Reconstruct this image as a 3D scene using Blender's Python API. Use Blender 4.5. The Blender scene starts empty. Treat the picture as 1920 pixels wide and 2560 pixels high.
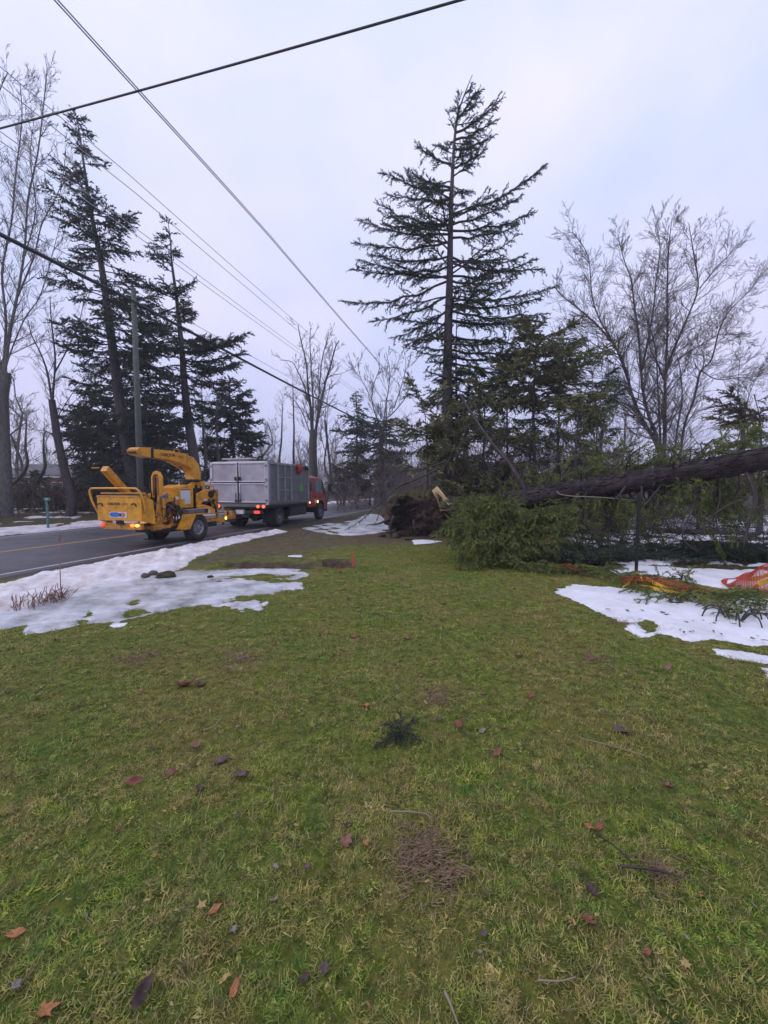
import bpy, math, random
import numpy as np
from mathutils import Vector, Matrix, noise as mnoise

scene = bpy.context.scene
COL = scene.collection
R_ = math.radians
# ---------------------------------------------------------------- camera
FPX = 1000.0
PITCH = math.atan(60 / FPX)
EYE = 1.6
cam_d = bpy.data.cameras.new('camera')
cam_d.sensor_fit = 'VERTICAL'; cam_d.sensor_height = 36.0
cam_d.lens = 36.0 * FPX / 2560.0
cam_d.clip_start = 0.05; cam_d.clip_end = 3000
cam = bpy.data.objects.new('camera', cam_d)
cam.location = (0, 0, EYE); cam.rotation_euler = (math.pi / 2 - PITCH, 0, 0)
COL.objects.link(cam); scene.camera = cam
# ---------------------------------------------------------------- sky
SUN_EL, SUN_AZ = R_(38), R_(250)
world = bpy.data.worlds.new('World'); scene.world = world; world.use_nodes = True
nt = world.node_tree; nt.nodes.clear()
def wn(t, **k):
    n = nt.nodes.new(t)
    for a, b in k.items(): setattr(n, a, b)
    return n
def ramp(n, pts):
    e = n.color_ramp.elements
    while len(e) < len(pts): e.new(0.5)
    for i, (p, c) in enumerate(pts):
        e[i].position = p; e[i].color = tuple(c) + (1,)
out = wn('ShaderNodeOutputWorld'); bg = wn('ShaderNodeBackground'); bg2 = wn('ShaderNodeBackground')
sky = wn('ShaderNodeTexSky', sky_type='NISHITA', sun_disc=False, sun_elevation=SUN_EL, sun_rotation=SUN_AZ)
nt.links.new(sky.outputs[0], bg.inputs[0]); bg.inputs[1].default_value = 0.06
tc = wn('ShaderNodeTexCoord')
mp = wn('ShaderNodeMapping'); mp.inputs['Scale'].default_value = (1.0, 1.0, 1.6); mp.inputs['Location'].default_value = (0.3, 0.2, 0.15)
nt.links.new(tc.outputs['Generated'], mp.inputs[0])
n1 = wn('ShaderNodeTexNoise'); n1.inputs['Scale'].default_value = 2.3; n1.inputs['Detail'].default_value = 4; n1.inputs['Roughness'].default_value = 0.45
nt.links.new(mp.outputs[0], n1.inputs['Vector'])
r1 = wn('ShaderNodeValToRGB'); ramp(r1, [(0.32, (0.55, 0.62, 0.90)), (0.46, (0.63, 0.685, 0.95)), (0.58, (0.71, 0.725, 0.98)), (0.70, (0.79, 0.76, 0.98)), (0.82, (0.81, 0.73, 0.87))])
nt.links.new(n1.outputs[0], r1.inputs[0])
sx = wn('ShaderNodeSeparateXYZ'); nt.links.new(tc.outputs['Generated'], sx.inputs[0])
r2 = wn('ShaderNodeValToRGB'); ramp(r2, [(0.0, (0.86, 0.80, 0.84)), (0.18, (0.90, 0.88, 0.93)), (0.55, (1.0, 1.0, 1.0)), (0.95, (1.1, 1.1, 1.05))])
nt.links.new(sx.outputs[2], r2.inputs[0])
mx = wn('ShaderNodeMix', data_type='RGBA', blend_type='MULTIPLY'); mx.inputs[0].default_value = 1
nt.links.new(r1.outputs[0], mx.inputs[6]); nt.links.new(r2.outputs[0], mx.inputs[7])
nt.links.new(mx.outputs[2], bg2.inputs[0]); bg2.inputs[1].default_value = 1.13
ms = wn('ShaderNodeMixShader'); ms.inputs[0].default_value = 0.93
nt.links.new(bg.outputs[0], ms.inputs[1]); nt.links.new(bg2.outputs[0], ms.inputs[2]); nt.links.new(ms.outputs[0], out.inputs[0])
# ---------------------------------------------------------------- weak veiled sun
sl = bpy.data.lights.new('sun', 'SUN'); sl.energy = 0.9; sl.angle = R_(30); sl.color = (1.0, 0.93, 0.86)
so = bpy.data.objects.new('sun', sl); COL.objects.link(so)
dirv = Vector((math.sin(SUN_AZ) * math.cos(SUN_EL), math.cos(SUN_AZ) * math.cos(SUN_EL), math.sin(SUN_EL)))
so.rotation_euler = dirv.to_track_quat('Z', 'Y').to_euler(); so.location = (0, 0, 60)
vs = scene.view_settings
vs.view_transform = 'Standard'; vs.look = 'None'; vs.exposure = 0.17; vs.gamma = 1.0; vs.use_curve_mapping = False
scene.render.engine = 'CYCLES'
scene.cycles.max_bounces = 6; scene.cycles.diffuse_bounces = 3; scene.cycles.transparent_max_bounces = 6

# ---------------------------------------------------------------- measuring helpers
def P(px, py, Y):
    """world point at distance Y (metres along +Y) seen at photo pixel px, py"""
    dx = (px - 960) / FPX; u = (1280 - py) / FPX
    dy = math.cos(PITCH) + u * math.sin(PITCH); dz = -math.sin(PITCH) + u * math.cos(PITCH)
    return Vector((dx / dy * Y, Y, EYE + dz / dy * Y))
def G(px, py, z=0.0):
    dx = (px - 960) / FPX; u = (1280 - py) / FPX
    dy = math.cos(PITCH) + u * math.sin(PITCH); dz = -math.sin(PITCH) + u * math.cos(PITCH)
    k = (z - EYE) / dz
    return Vector((dx * k, dy * k, z))
TH = math.atan(270 / FPX); CT, ST = math.cos(TH), math.sin(TH)
def RD(s, t, z=0.0):
    """road frame: s metres left of the camera's line, t metres along the road"""
    return Vector((t * ST - s * CT, t * CT + s * ST, z))
def ss(e0, e1, x):
    t = np.clip((x - e0) / (e1 - e0), 0, 1); return t * t * (3 - 2 * t)
def wob(x, y, k=1.0, seed=0.0):
    return (np.sin(1.31 * k * x + 0.7 * k * y + seed) + np.sin(-0.83 * k * x + 1.57 * k * y + 2.1 + seed * 1.7)
            + np.sin(2.3 * k * x + 1.1 * k * y + 4.2 + seed * .6) * .6 + np.sin(1.2 * k * x - 2.9 * k * y + seed * 2.2) * .5) / 3.1
def fbm(x, y, k=1.0, seed=0.0):
    return wob(x, y, k, seed) * .5 + wob(x + 3.1, y - 1.7, k * 2.13, seed + 1) * .28 + wob(x - 5, y + 9, k * 4.4, seed + 2) * .16 + wob(x + 1, y + 4, k * 9.1, seed + 5) * .09
def sdist(poly, x, y):
    """signed distance to polygon in metres, positive inside"""
    pts = np.array([(p[0], p[1]) for p in poly]); n = len(pts)
    d = np.full(x.shape, 1e9); ins = np.zeros(x.shape, bool)
    for i in range(n):
        ax, ay = pts[i]; bx_, by_ = pts[(i + 1) % n]
        ex, ey = bx_ - ax, by_ - ay
        t = np.clip(((x - ax) * ex + (y - ay) * ey) / (ex * ex + ey * ey + 1e-12), 0, 1)
        d = np.minimum(d, np.hypot(x - ax - t * ex, y - ay - t * ey))
        c = ((ay > y) != (by_ > y)) & (x < (bx_ - ax) * (y - ay) / ((by_ - ay) if abs(by_ - ay) > 1e-12 else 1e-12) + ax)
        ins ^= c
    return np.where(ins, d, -d)
def gpoly(pts): return [G(a, b) for a, b in pts]
DITCH = gpoly([(565, 1412), (640, 1409), (720, 1411), (790, 1413), (805, 1419), (780, 1424), (700, 1423), (600, 1422), (560, 1419)])
LIP = gpoly([(545, 1406), (640, 1396), (740, 1398), (800, 1403), (800, 1413), (640, 1409), (560, 1412)])
HOLE = gpoly([(806, 1410), (830, 1403), (870, 1404), (890, 1412), (880, 1424), (845, 1428), (812, 1424)])
MUD = gpoly([(455, 1425), (470, 1398), (560, 1365), (650, 1343), (725, 1325), (800, 1306), (860, 1297), (960, 1330), (1080, 1345), (1230, 1345), (1180, 1362), (1000, 1362), (860, 1368), (760, 1385), (700, 1400), (560, 1412)])
def gz(x, y):
    x = np.asarray(x, float); y = np.asarray(y, float)
    s = -x * CT + y * ST
    z = 0.014 * fbm(x, y, 1.3, 1.0) + 0.014 * fbm(x, y, 5.0, 3.0)
    near = (y > 0) & (y < 30) & (np.abs(x) < 30)
    if near.any():
        xx, yy = x[near], y[near]
        zz = z[near]
        zz = zz - 0.17 * ss(0.0, .16, sdist(DITCH, xx, yy) + .03 * fbm(xx, yy, 9)) + 0.07 * ss(-.25, .15, sdist(LIP, xx, yy) + .05 * fbm(xx, yy, 7))
        zz = zz - 0.30 * ss(-.02, .2, sdist(HOLE, xx, yy) + .03 * fbm(xx, yy, 9)) + .05 * ss(-.35, -.05, sdist(HOLE, xx, yy)) * (sdist(HOLE, xx, yy) < 0)
        z = z.copy(); z[near] = zz
    road = ss(8.15, 8.45, s) * (1 - ss(15.75, 16.1, s))
    z = z * (1 - road) - 0.05 * road
    z = z + 0.25 * ss(17, 26, s) * ss(0, 10, y)
    return z
def gz1(x, y): return float(gz(np.array([x]), np.array([y]))[0])

# ---------------------------------------------------------------- object helpers
def tag(o, label=None, cat=None, group=None, kind=None):
    if label: o['label'] = label
    if cat: o['category'] = cat
    if group: o['group'] = group
    if kind: o['kind'] = kind
    return o
def thing(name, loc, rz, label, cat, group=None):
    o = bpy.data.objects.new(name, None); COL.objects.link(o)
    o.empty_display_size = .2
    o.location = loc; o.rotation_euler = (0, 0, rz)
    return tag(o, label, cat, group)
def fast_mesh(name, verts, faces, smooth=False, attrs=None):
    """verts (N,3), faces (M,k) numpy arrays, one k"""
    me = bpy.data.meshes.new(name)
    verts = np.ascontiguousarray(verts, np.float32); faces = np.ascontiguousarray(faces, np.int32)
    k = faces.shape[1]
    me.vertices.add(len(verts)); me.vertices.foreach_set('co', verts.ravel())
    me.loops.add(faces.size); me.loops.foreach_set('vertex_index', faces.ravel())
    me.polygons.add(len(faces)); me.polygons.foreach_set('loop_start', np.arange(0, faces.size, k, dtype=np.int32))
    if smooth: me.polygons.foreach_set('use_smooth', np.ones(len(faces), bool))
    me.update(calc_edges=True)
    if attrs:
        for nme, vals in attrs.items():
            a = me.attributes.new(nme, 'FLOAT', 'POINT'); a.data.foreach_set('value', np.ascontiguousarray(vals, np.float32))
    return me
def link_mesh(name, me, mat, parent=None):
    o = bpy.data.objects.new(name, me); COL.objects.link(o)
    if mat: me.materials.append(mat)
    if parent is not None: o.parent = parent
    return o
class MB:
    def __init__(s): s.v = []; s.f = []; s.sm = []
    def add(s, vs_, fs_, smooth=False, M=None):
        b = len(s.v)
        for v in vs_:
            v = Vector(v)
            s.v.append(M @ v if M is not None else v)
        for f in fs_: s.f.append([b + i for i in f]); s.sm.append(smooth)
        return s
    def box(s, c, d, M=None, taper=None):
        x, y, z = d[0] / 2, d[1] / 2, d[2] / 2; c = Vector(c)
        v = [c + Vector((sx_ * x, sy * y, sz * z)) for sz in (-1, 1) for sy in (-1, 1) for sx_ in (-1, 1)]
        return s.add(v, [(0, 2, 3, 1), (4, 5, 7, 6), (0, 1, 5, 4), (2, 6, 7, 3), (0, 4, 6, 2), (1, 3, 7, 5)], M=M)
    def prism(s, pts, axis, a0, a1, M=None):
        """polygon in the two other axes, extruded along axis ('x','y','z') from a0 to a1"""
        n = len(pts)
        def mk(p, a):
            if axis == 'x': return (a, p[0], p[1])
            if axis == 'y': return (p[0], a, p[1])
            return (p[0], p[1], a)
        v = [mk(p, a0) for p in pts] + [mk(p, a1) for p in pts]
        f = [tuple(range(n))[::-1], tuple(range(n, 2 * n))] + [(i, (i + 1) % n, n + (i + 1) % n, n + i) for i in range(n)]
        return s.add(v, f, M=M)
    def tube(s, pts, r, n=8, cap=True, M=None):
        pts = [Vector(p) for p in pts]
        rs = r if isinstance(r, (list, tuple)) else [r] * len(pts)
        v = []; f = []; up = None
        for i, p in enumerate(pts):
            d = (pts[min(i + 1, len(pts) - 1)] - pts[max(i - 1, 0)]).normalized()
            if up is None: up = d.orthogonal().normalized()
            up = (up - d * up.dot(d)); up = up.normalized() if up.length > 1e-6 else d.orthogonal().normalized()
            w = d.cross(up)
            for k in range(n):
                a = 2 * math.pi * k / n
                v.append(p + (up * math.cos(a) + w * math.sin(a)) * rs[i])
        for i in range(len(pts) - 1):
            for k in range(n):
                f.append((i * n + k, i * n + (k + 1) % n, (i + 1) * n + (k + 1) % n, (i + 1) * n + k))
        s.add(v, f, smooth=True, M=M)
        if cap:
            b = len(s.v) - len(v)
            s.f.append([b + k for k in range(n)][::-1]); s.sm.append(False)
            s.f.append([b + (len(pts) - 1) * n + k for k in range(n)]); s.sm.append(False)
        return s
    def lathe(s, prof, n=32, axis='y', c=(0, 0, 0), M=None, smooth=True):
        """prof = [(radius, along)] closed loop round the axis"""
        v = []; f = []; m = len(prof); c = Vector(c)
        for k in range(n):
            a = 2 * math.pi * k / n; ca, sa = math.cos(a), math.sin(a)
            for (r, h) in prof:
                if axis == 'y': v.append(c + Vector((r * ca, h, r * sa)))
                elif axis == 'x': v.append(c + Vector((h, r * ca, r * sa)))
                else: v.append(c + Vector((r * ca, r * sa, h)))
        for k in range(n):
            k2 = (k + 1) % n
            for i in range(m):
                i2 = (i + 1) % m
                f.append((k * m + i, k * m + i2, k2 * m + i2, k2 * m + i))
        return s.add(v, f, smooth=smooth, M=M)
    def build(s, name, mat, parent=None, bevel=0):
        me = bpy.data.meshes.new(name); me.from_pydata([tuple(v) for v in s.v], [], s.f)
        me.polygons.foreach_set('use_smooth', s.sm)
        me.update()
        o = link_mesh(name, me, mat, parent)
        if bevel:
            m = o.modifiers.new('bevel', 'BEVEL'); m.width = bevel; m.segments = 2; m.limit_method = 'ANGLE'; m.angle_limit = R_(40)
        return o
def cyl(mb, p0, p1, r, n=14): return mb.tube([p0, p1], r, n)
def smooth_path(pts, k=4):
    pts = [Vector(p) for p in pts]; o = []
    for i in range(len(pts) - 1):
        p0 = pts[max(i - 1, 0)]; p1 = pts[i]; p2 = pts[i + 1]; p3 = pts[min(i + 2, len(pts) - 1)]
        for j in range(k):
            t = j / k
            o.append(.5 * ((2 * p1) + (-p0 + p2) * t + (2 * p0 - 5 * p1 + 4 * p2 - p3) * t * t + (-p0 + 3 * p1 - 3 * p2 + p3) * t ** 3))
    o.append(pts[-1]); return o
# ---------------------------------------------------------------- materials
def newmat(name):
    m = bpy.data.materials.new(name); m.use_nodes = True
    t = m.node_tree; b = t.nodes['Principled BSDF']
    return m, t, b
def mat(name, col, rough=.6, metal=0, var=.15, scale=6, bump=0, bscale=60, dirt=None, dirtamt=.5, dscale=3, emit=None, coat=0, alpha=None, geo=False):
    m, t, b = newmat(name); N = t.nodes; L = t.links
    b.inputs['Roughness'].default_value = rough; b.inputs['Metallic'].default_value = metal
    b.inputs['Coat Weight'].default_value = coat
    if geo: src = N.new('ShaderNodeNewGeometry').outputs['Position']
    else: src = N.new('ShaderNodeTexCoord').outputs['Object']
    n = N.new('ShaderNodeTexNoise'); n.inputs['Scale'].default_value = scale; n.inputs['Detail'].default_value = 6
    L.new(src, n.inputs['Vector'])
    r = N.new('ShaderNodeValToRGB'); c = col
    ramp(r, [(.3, tuple(x * (1 - var) for x in c)), (.7, tuple(min(1, x * (1 + var)) for x in c))]); L.new(n.outputs[0], r.inputs[0])
    colout = r.outputs[0]
    if dirt:
        n2 = N.new('ShaderNodeTexNoise'); n2.inputs['Scale'].default_value = dscale; n2.inputs['Detail'].default_value = 8; n2.inputs['Roughness'].default_value = .7
        L.new(src, n2.inputs['Vector'])
        rr = N.new('ShaderNodeValToRGB'); ramp(rr, [(.45, (0, 0, 0)), (.72, (dirtamt,) * 3)]); L.new(n2.outputs[0], rr.inputs[0])
        x = N.new('ShaderNodeMix'); x.data_type = 'RGBA'; L.new(rr.outputs[0], x.inputs[0]); L.new(colout, x.inputs[6]); x.inputs[7].default_value = tuple(dirt) + (1,)
        colout = x.outputs[2]
    L.new(colout, b.inputs['Base Color'])
    if bump:
        n3 = N.new('ShaderNodeTexNoise'); n3.inputs['Scale'].default_value = bscale; n3.inputs['Detail'].default_value = 5; L.new(src, n3.inputs['Vector'])
        bp = N.new('ShaderNodeBump'); bp.inputs['Strength'].default_value = bump; bp.inputs['Distance'].default_value = .02
        L.new(n3.outputs[0], bp.inputs['Height']); L.new(bp.outputs[0], b.inputs['Normal'])
    if emit:
        b.inputs['Emission Color'].default_value = tuple(emit[0]) + (1,); b.inputs['Emission Strength'].default_value = emit[1]
    return m
def foliage_mat(name, dark, light, rough=.75, warm=None, ns=.9):
    m, t, b = newmat(name); N = t.nodes; L = t.links
    at = N.new('ShaderNodeAttribute'); at.attribute_name = 'rnd'
    geo = N.new('ShaderNodeNewGeometry')
    n = N.new('ShaderNodeTexNoise'); n.inputs['Scale'].default_value = ns; n.inputs['Detail'].default_value = 4; L.new(geo.outputs['Position'], n.inputs['Vector'])
    ad = N.new('ShaderNodeMath'); ad.operation = 'MULTIPLY_ADD'; L.new(at.outputs['Fac'], ad.inputs[0]); ad.inputs[1].default_value = .45; L.new(n.outputs[0], ad.inputs[2])
    r = N.new('ShaderNodeValToRGB'); pts = [(.40, dark), (.85, light)]
    if warm: pts.append((1.0, warm))
    ramp(r, pts); L.new(ad.outputs[0], r.inputs[0]); L.new(r.outputs[0], b.inputs['Base Color'])
    b.inputs['Roughness'].default_value = rough; b.inputs['Specular IOR Level'].default_value = .25
    return m
def bark_mat(name, dark, light, sc=14, wet=.7):
    m, t, b = newmat(name); N = t.nodes; L = t.links
    geo = N.new('ShaderNodeNewGeometry'); mp_ = N.new('ShaderNodeMapping'); mp_.inputs['Scale'].default_value = (1, 1, .3)
    L.new(geo.outputs['Position'], mp_.inputs[0])
    n = N.new('ShaderNodeTexNoise'); n.inputs['Scale'].default_value = sc; n.inputs['Detail'].default_value = 7; n.inputs['Roughness'].default_value = .7; L.new(mp_.outputs[0], n.inputs['Vector'])
    r = N.new('ShaderNodeValToRGB'); ramp(r, [(.35, dark), (.68, light)]); L.new(n.outputs[0], r.inputs[0]); L.new(r.outputs[0], b.inputs['Base Color'])
    bp = N.new('ShaderNodeBump'); bp.inputs['Strength'].default_value = .8; bp.inputs['Distance'].default_value = .03; L.new(n.outputs[0], bp.inputs['Height']); L.new(bp.outputs[0], b.inputs['Normal'])
    b.inputs['Roughness'].default_value = wet
    return m
YEL = mat('yellow_paint', (.78, .35, .022), .45, var=.16, scale=3, dirt=(.13, .07, .03), dirtamt=.85, dscale=6, bump=.08, bscale=30, coat=.2)
YELW = mat('worn_yellow_paint', (.58, .26, .035), .55, var=.25, scale=8, dirt=(.06, .04, .03), dirtamt=.9, dscale=7)
BLK = mat('black_steel', (.012, .011, .012), .55, var=.4)
DRK = mat('greasy_dark_metal', (.035, .025, .022), .5, metal=.5, var=.5, scale=14)
RUB = mat('tyre_rubber', (.022, .022, .026), .8, var=.3, bump=.3, bscale=50, dirt=(.07, .065, .065), dirtamt=.5)
RIM = mat('grey_wheel_rim', (.30, .30, .32), .45, metal=.3, dirt=(.08, .06, .05), dirtamt=.8, dscale=9)
ALU = mat('dull_aluminium_sheet', (.42, .39, .43), .42, metal=.25, var=.14, scale=2.5, dirt=(.22, .17, .17), dirtamt=.5, dscale=2)
ALUF = mat('aluminium_frame', (.60, .57, .62), .4, metal=.3, var=.1, dirt=(.2, .17, .17), dirtamt=.4)
GREY = mat('weathered_grey_steel', (.15, .15, .17), .6, var=.35, scale=4, dirt=(.13, .09, .075), dirtamt=.7, dscale=4, metal=.1)
GREYF = mat('grey_steel_rib', (.25, .25, .28), .55, var=.2, dirt=(.12, .09, .08), dirtamt=.6, dscale=4)
RED = mat('red_cab_paint', (.36, .030, .026), .35, var=.12, dirt=(.08, .03, .025), dirtamt=.5, dscale=3, coat=.4)
PINKW = mat('pale_snow_dusted_red', (.55, .30, .32), .7, var=.25, scale=9)
GLASS = mat('window_glass', (.04, .055, .06), .08, var=.1, coat=.5)
GLASSL = mat('cab_side_glass', (.16, .24, .25), .1, var=.3, scale=4)
WHT = mat('white_decal', (.62, .60, .66), .6, var=.06)
BLU = mat('blue_decal', (.03, .15, .52), .5, var=.1)
REDD = mat('faded_red_decal', (.50, .14, .18), .6, var=.3, scale=20)
GRN = mat('green_decal', (.03, .42, .035), .6, var=.1)
LET = mat('brown_lettering', (.09, .035, .008), .6, var=.2)
LR = mat('lit_red_lamp', (.6, .02, .02), .4, emit=((1, .05, .03), 1.6))
LO = mat('lit_orange_lamp', (.7, .12, .02), .4, emit=((1, .16, .02), 2.6))
LA = mat('lit_amber_lamp', (.8, .45, .05), .4, emit=((1, .60, .10), 2.6))
LW = mat('lit_warm_marker', (.8, .7, .5), .4, emit=((1, .75, .4), 2.0))
REDH = mat('red_rubber_glove', (.38, .03, .025), .6)
HOSE = mat('hydraulic_hose', (.02, .018, .018), .5)
HOSR = mat('red_cable', (.30, .03, .02), .5)
WOODP = mat('weathered_pole_wood', (.095, .10, .09), .85, var=.25, scale=12, bump=.3, geo=True)
WIRE = mat('wire_aluminium', (.50, .50, .56), .6, var=.1)
CABLE = mat('black_cable', (.02, .02, .024), .6, var=.1)
BARKG = bark_mat('grey_brown_bark', (.035, .030, .028), (.115, .10, .092))
BARKD = bark_mat('dark_wet_bark', (.016, .011, .013), (.075, .052, .058), sc=11, wet=.6)
BARKL = bark_mat('pale_grey_bark', (.07, .066, .064), (.19, .18, .17))
TWIG = bark_mat('twig_bark', (.10, .078, .074), (.22, .18, .17))
FSPR = foliage_mat('dark_spruce_needles', (.022, .034, .026), (.065, .088, .052))
FLEFT = foliage_mat('blackish_spruce_needles', (.020, .027, .024), (.058, .070, .050))
FHEM = foliage_mat('hemlock_foliage', (.060, .066, .034), (.18, .19, .080), warm=(.24, .18, .11), ns=1.6)
FNEAR = foliage_mat('near_spruce_foliage', (.028, .040, .014), (.19, .235, .052), warm=(.30, .26, .11), ns=2.6)
FBRN = foliage_mat('brown_green_brush', (.050, .040, .026), (.13, .11, .062), warm=(.15, .10, .07))
SOIL = mat('root_ball_soil', (.050, .030, .022), .95, var=.6, scale=5, bump=1.0, bscale=18, dirt=(.11, .065, .05), dirtamt=.7, dscale=6, geo=True)
SOILD = mat('wet_dark_soil', (.022, .014, .011), .9, var=.5, scale=9, bump=.8, bscale=25, geo=True)
SPLIT = mat('fresh_split_wood', (.62, .44, .26), .7, var=.25, scale=14)
ORNG = mat('orange_plastic_net', (.48, .050, .018), .6, var=.25, scale=5)
ORNS = mat('orange_stake', (.60, .09, .03), .6, var=.2)
TAPE = mat('yellow_barrier_tape', (.78, .47, .06), .45, var=.15, scale=3)
ROCK = mat('rock', (.09, .075, .07), .85, var=.4, scale=9, bump=.5, bscale=30)
SOD = mat('sod_clump', (.045, .038, .018), .95, var=.5, scale=14, bump=.9, bscale=40)
TEAL = mat('teal_sign_post', (.06, .17, .16), .6, var=.2)
# ================================================================ GROUND
def ground_axis(lo, hi, f0, f1, fine):
    a = list(np.arange(f0, f1 + 1e-6, fine)); st = fine; v = f1
    while v < hi: st *= 1.18; v += st; a.append(v)
    st = fine; v = f0; b = []
    while v > lo: st *= 1.18; v -= st; b.append(v)
    return np.array(b[::-1] + a)
gxs = ground_axis(-900, 900, -7.5, 7.5, .055); gys = ground_axis(-60, 1500, .8, 15.5, .055)
def grid_mesh(name, xs, ys, zf, smooth=True, attrs_f=None, keep=None):
    X, Y = np.meshgrid(xs, ys); Z = zf(X, Y)
    nx, ny = len(xs), len(ys)
    idx = np.arange(nx * ny).reshape(ny, nx)
    F = np.stack([idx[:-1, :-1], idx[:-1, 1:], idx[1:, 1:], idx[1:, :-1]], -1).reshape(-1, 4)
    V = np.stack([X, Y, Z], -1).reshape(-1, 3)
    if keep is not None:
        kv = keep(X, Y, Z).reshape(-1); fk = kv[F].any(1); F = F[fk]
        used = np.zeros(len(V), bool); used[F.ravel()] = True
        remap = np.cumsum(used) - 1; V = V[used]; F = remap[F]
        at = {k: v.reshape(-1)[used] for k, v in attrs_f(X, Y).items()} if attrs_f else None
    else: at = {k: v.reshape(-1) for k, v in attrs_f(X, Y).items()} if attrs_f else None
    return fast_mesh(name, V, F, smooth, at)
def mudf(X, Y):
    d = sdist(MUD, X, Y) + .30 * fbm(X, Y, 2.2, 4)
    m = ss(-.3, .5, d + .35 * fbm(X, Y, 7, 9)) * .85
    m = np.maximum(m, ss(-.12, .05, sdist(DITCH, X, Y))); m = np.maximum(m, ss(-.16, .03, sdist(HOLE, X, Y)))
    m = np.maximum(m, ss(-.1, .1, sdist(LIP, X, Y)) * .5)
    s = -X * CT + Y * ST
    m = np.maximum(m, ss(7.9, 8.3, s) * (1 - ss(16.5, 17.5, s)))
    # worn thatch spot close to the camera
    c = G(1060, 2130); m = np.maximum(m, .35 * ss(.20, .03, np.hypot(X - c.x, (Y - c.y)) + .05 * fbm(X, Y, 12)))
    return m
def duff(X, Y):
    s = -X * CT + Y * ST
    d = np.maximum(ss(9.5, 15, Y + .8 * fbm(X, Y, .8) - 0.15 * np.abs(X)), ss(18, 24, s) * .7)
    right = ss(2.6, 3.6, X + .5 * fbm(X, Y, 1.1)) * ss(6.9, 7.6, Y + .4 * fbm(X, Y, 1.3, 2))
    return np.maximum(d, right)
gm = grid_mesh('ground', gxs, gys, gz, attrs_f=lambda X, Y: {'mud': mudf(X, Y), 'duff': duff(X, Y)})
m, t, b = newmat('lawn_soil_and_moss'); N = t.nodes; L = t.links
geo = N.new('ShaderNodeNewGeometry')
def tn(sc, det=6, ro=.6):
    n = N.new('ShaderNodeTexNoise'); n.inputs['Scale'].default_value = sc; n.inputs['Detail'].default_value = det; n.inputs['Roughness'].default_value = ro; L.new(geo.outputs['Position'], n.inputs['Vector']); return n
def rmp(n, pts, o=0):
    r = N.new('ShaderNodeValToRGB'); ramp(r, pts); L.new(n.outputs[o], r.inputs[0]); return r
def mixc(f, a, c2):
    x = N.new('ShaderNodeMix'); x.data_type = 'RGBA'
    if hasattr(f, 'is_linked') or not isinstance(f, float): L.new(f, x.inputs[0])
    else: x.inputs[0].default_value = f
    L.new(a, x.inputs[6]); L.new(c2, x.inputs[7]); return x.outputs[2]
big = rmp(tn(1.1, 6, .65), [(.41, (.065, .155, .016)), (.51, (.165, .20, .028)), (.61, (.27, .20, .070))])
fine = rmp(tn(26, 7, .8), [(.36, (.035, .048, .010)), (.46, (.12, .16, .022)), (.55, (.22, .21, .040)), (.66, (.36, .30, .10))])
c1 = mixc(.60, big.outputs[0], fine.outputs[0])
lum = rmp(tn(12, 6, .75), [(.36, (.38, .38, .40)), (.50, (.85, .85, .85)), (.64, (1.2, 1.15, 1.0))]); xx_ = N.new('ShaderNodeMix'); xx_.data_type = 'RGBA'; xx_.blend_type = 'MULTIPLY'; xx_.inputs[0].default_value = 1; L.new(c1, xx_.inputs[6]); L.new(lum.outputs[0], xx_.inputs[7]); c1 = xx_.outputs[2]
mudc = rmp(tn(5, 9, .78), [(.34, (.040, .028, .022)), (.46, (.095, .068, .052)), (.54, (.12, .10, .048)), (.62, (.15, .115, .09)), (.72, (.21, .17, .14))])
dufc = rmp(tn(14, 8, .75), [(.32, (.035, .026, .018)), (.5, (.070, .055, .030)), (.6, (.075, .080, .028)), (.75, (.13, .085, .06))])
am = N.new('ShaderNodeAttribute'); am.attribute_name = 'mud'; ad = N.new('ShaderNodeAttribute'); ad.attribute_name = 'duff'
c2 = mixc(ad.outputs['Fac'], c1, dufc.outputs[0]); c3 = mixc(am.outputs['Fac'], c2, mudc.outputs[0])
L.new(c3, b.inputs['Base Color']); b.inputs['Roughness'].default_value = .95; b.inputs['Specular IOR Level'].default_value = .2
bp = N.new('ShaderNodeBump'); bp.inputs['Strength'].default_value = .9; bp.inputs['Distance'].default_value = .03; L.new(tn(45, 8, .8).outputs[0], bp.inputs['Height']); L.new(bp.outputs[0], b.inputs['Normal'])
tag(link_mesh('ground', gm, m), kind='structure')

# ---------------------------------------------------------------- road
def road_sheet(name, s0, s1, t0, t1, z, m, dt=1.0, edge=0.0, seed=0):
    ts = np.arange(t0, t1 + dt, dt); n = len(ts)
    e0 = s0 + edge * fbm(ts, ts * 0, 1.7, seed); e1 = s1 + edge * fbm(ts, ts * 0, 1.9, seed + 3)
    V = []
    for i, tt in enumerate(ts):
        V.append(RD(e0[i], tt, z)); V.append(RD(e1[i], tt, z))
    F = [(2 * i, 2 * i + 2, 2 * i + 3, 2 * i + 1) for i in range(n - 1)]
    me = fast_mesh(name, np.array([tuple(v) for v in V]), np.array(F))
    o = link_mesh(name, me, m); tag(o, kind='structure'); return o
m, t, b = newmat('damp_asphalt'); N = t.nodes; L = t.links; geo = N.new('ShaderNodeNewGeometry')
a1 = rmp(tn(70, 5, .8), [(.3, (.055, .050, .058)), (.7, (.110, .100, .115))]); a2 = rmp(tn(.7, 6), [(.35, (.6, .6, .6)), (.65, (1, 1, 1))])
x = N.new('ShaderNodeMix'); x.data_type = 'RGBA'; x.blend_type = 'MULTIPLY'; x.inputs[0].default_value = 1; L.new(a1.outputs[0], x.inputs[6]); L.new(a2.outputs[0], x.inputs[7]); L.new(x.outputs[2], b.inputs['Base Color'])
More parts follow.
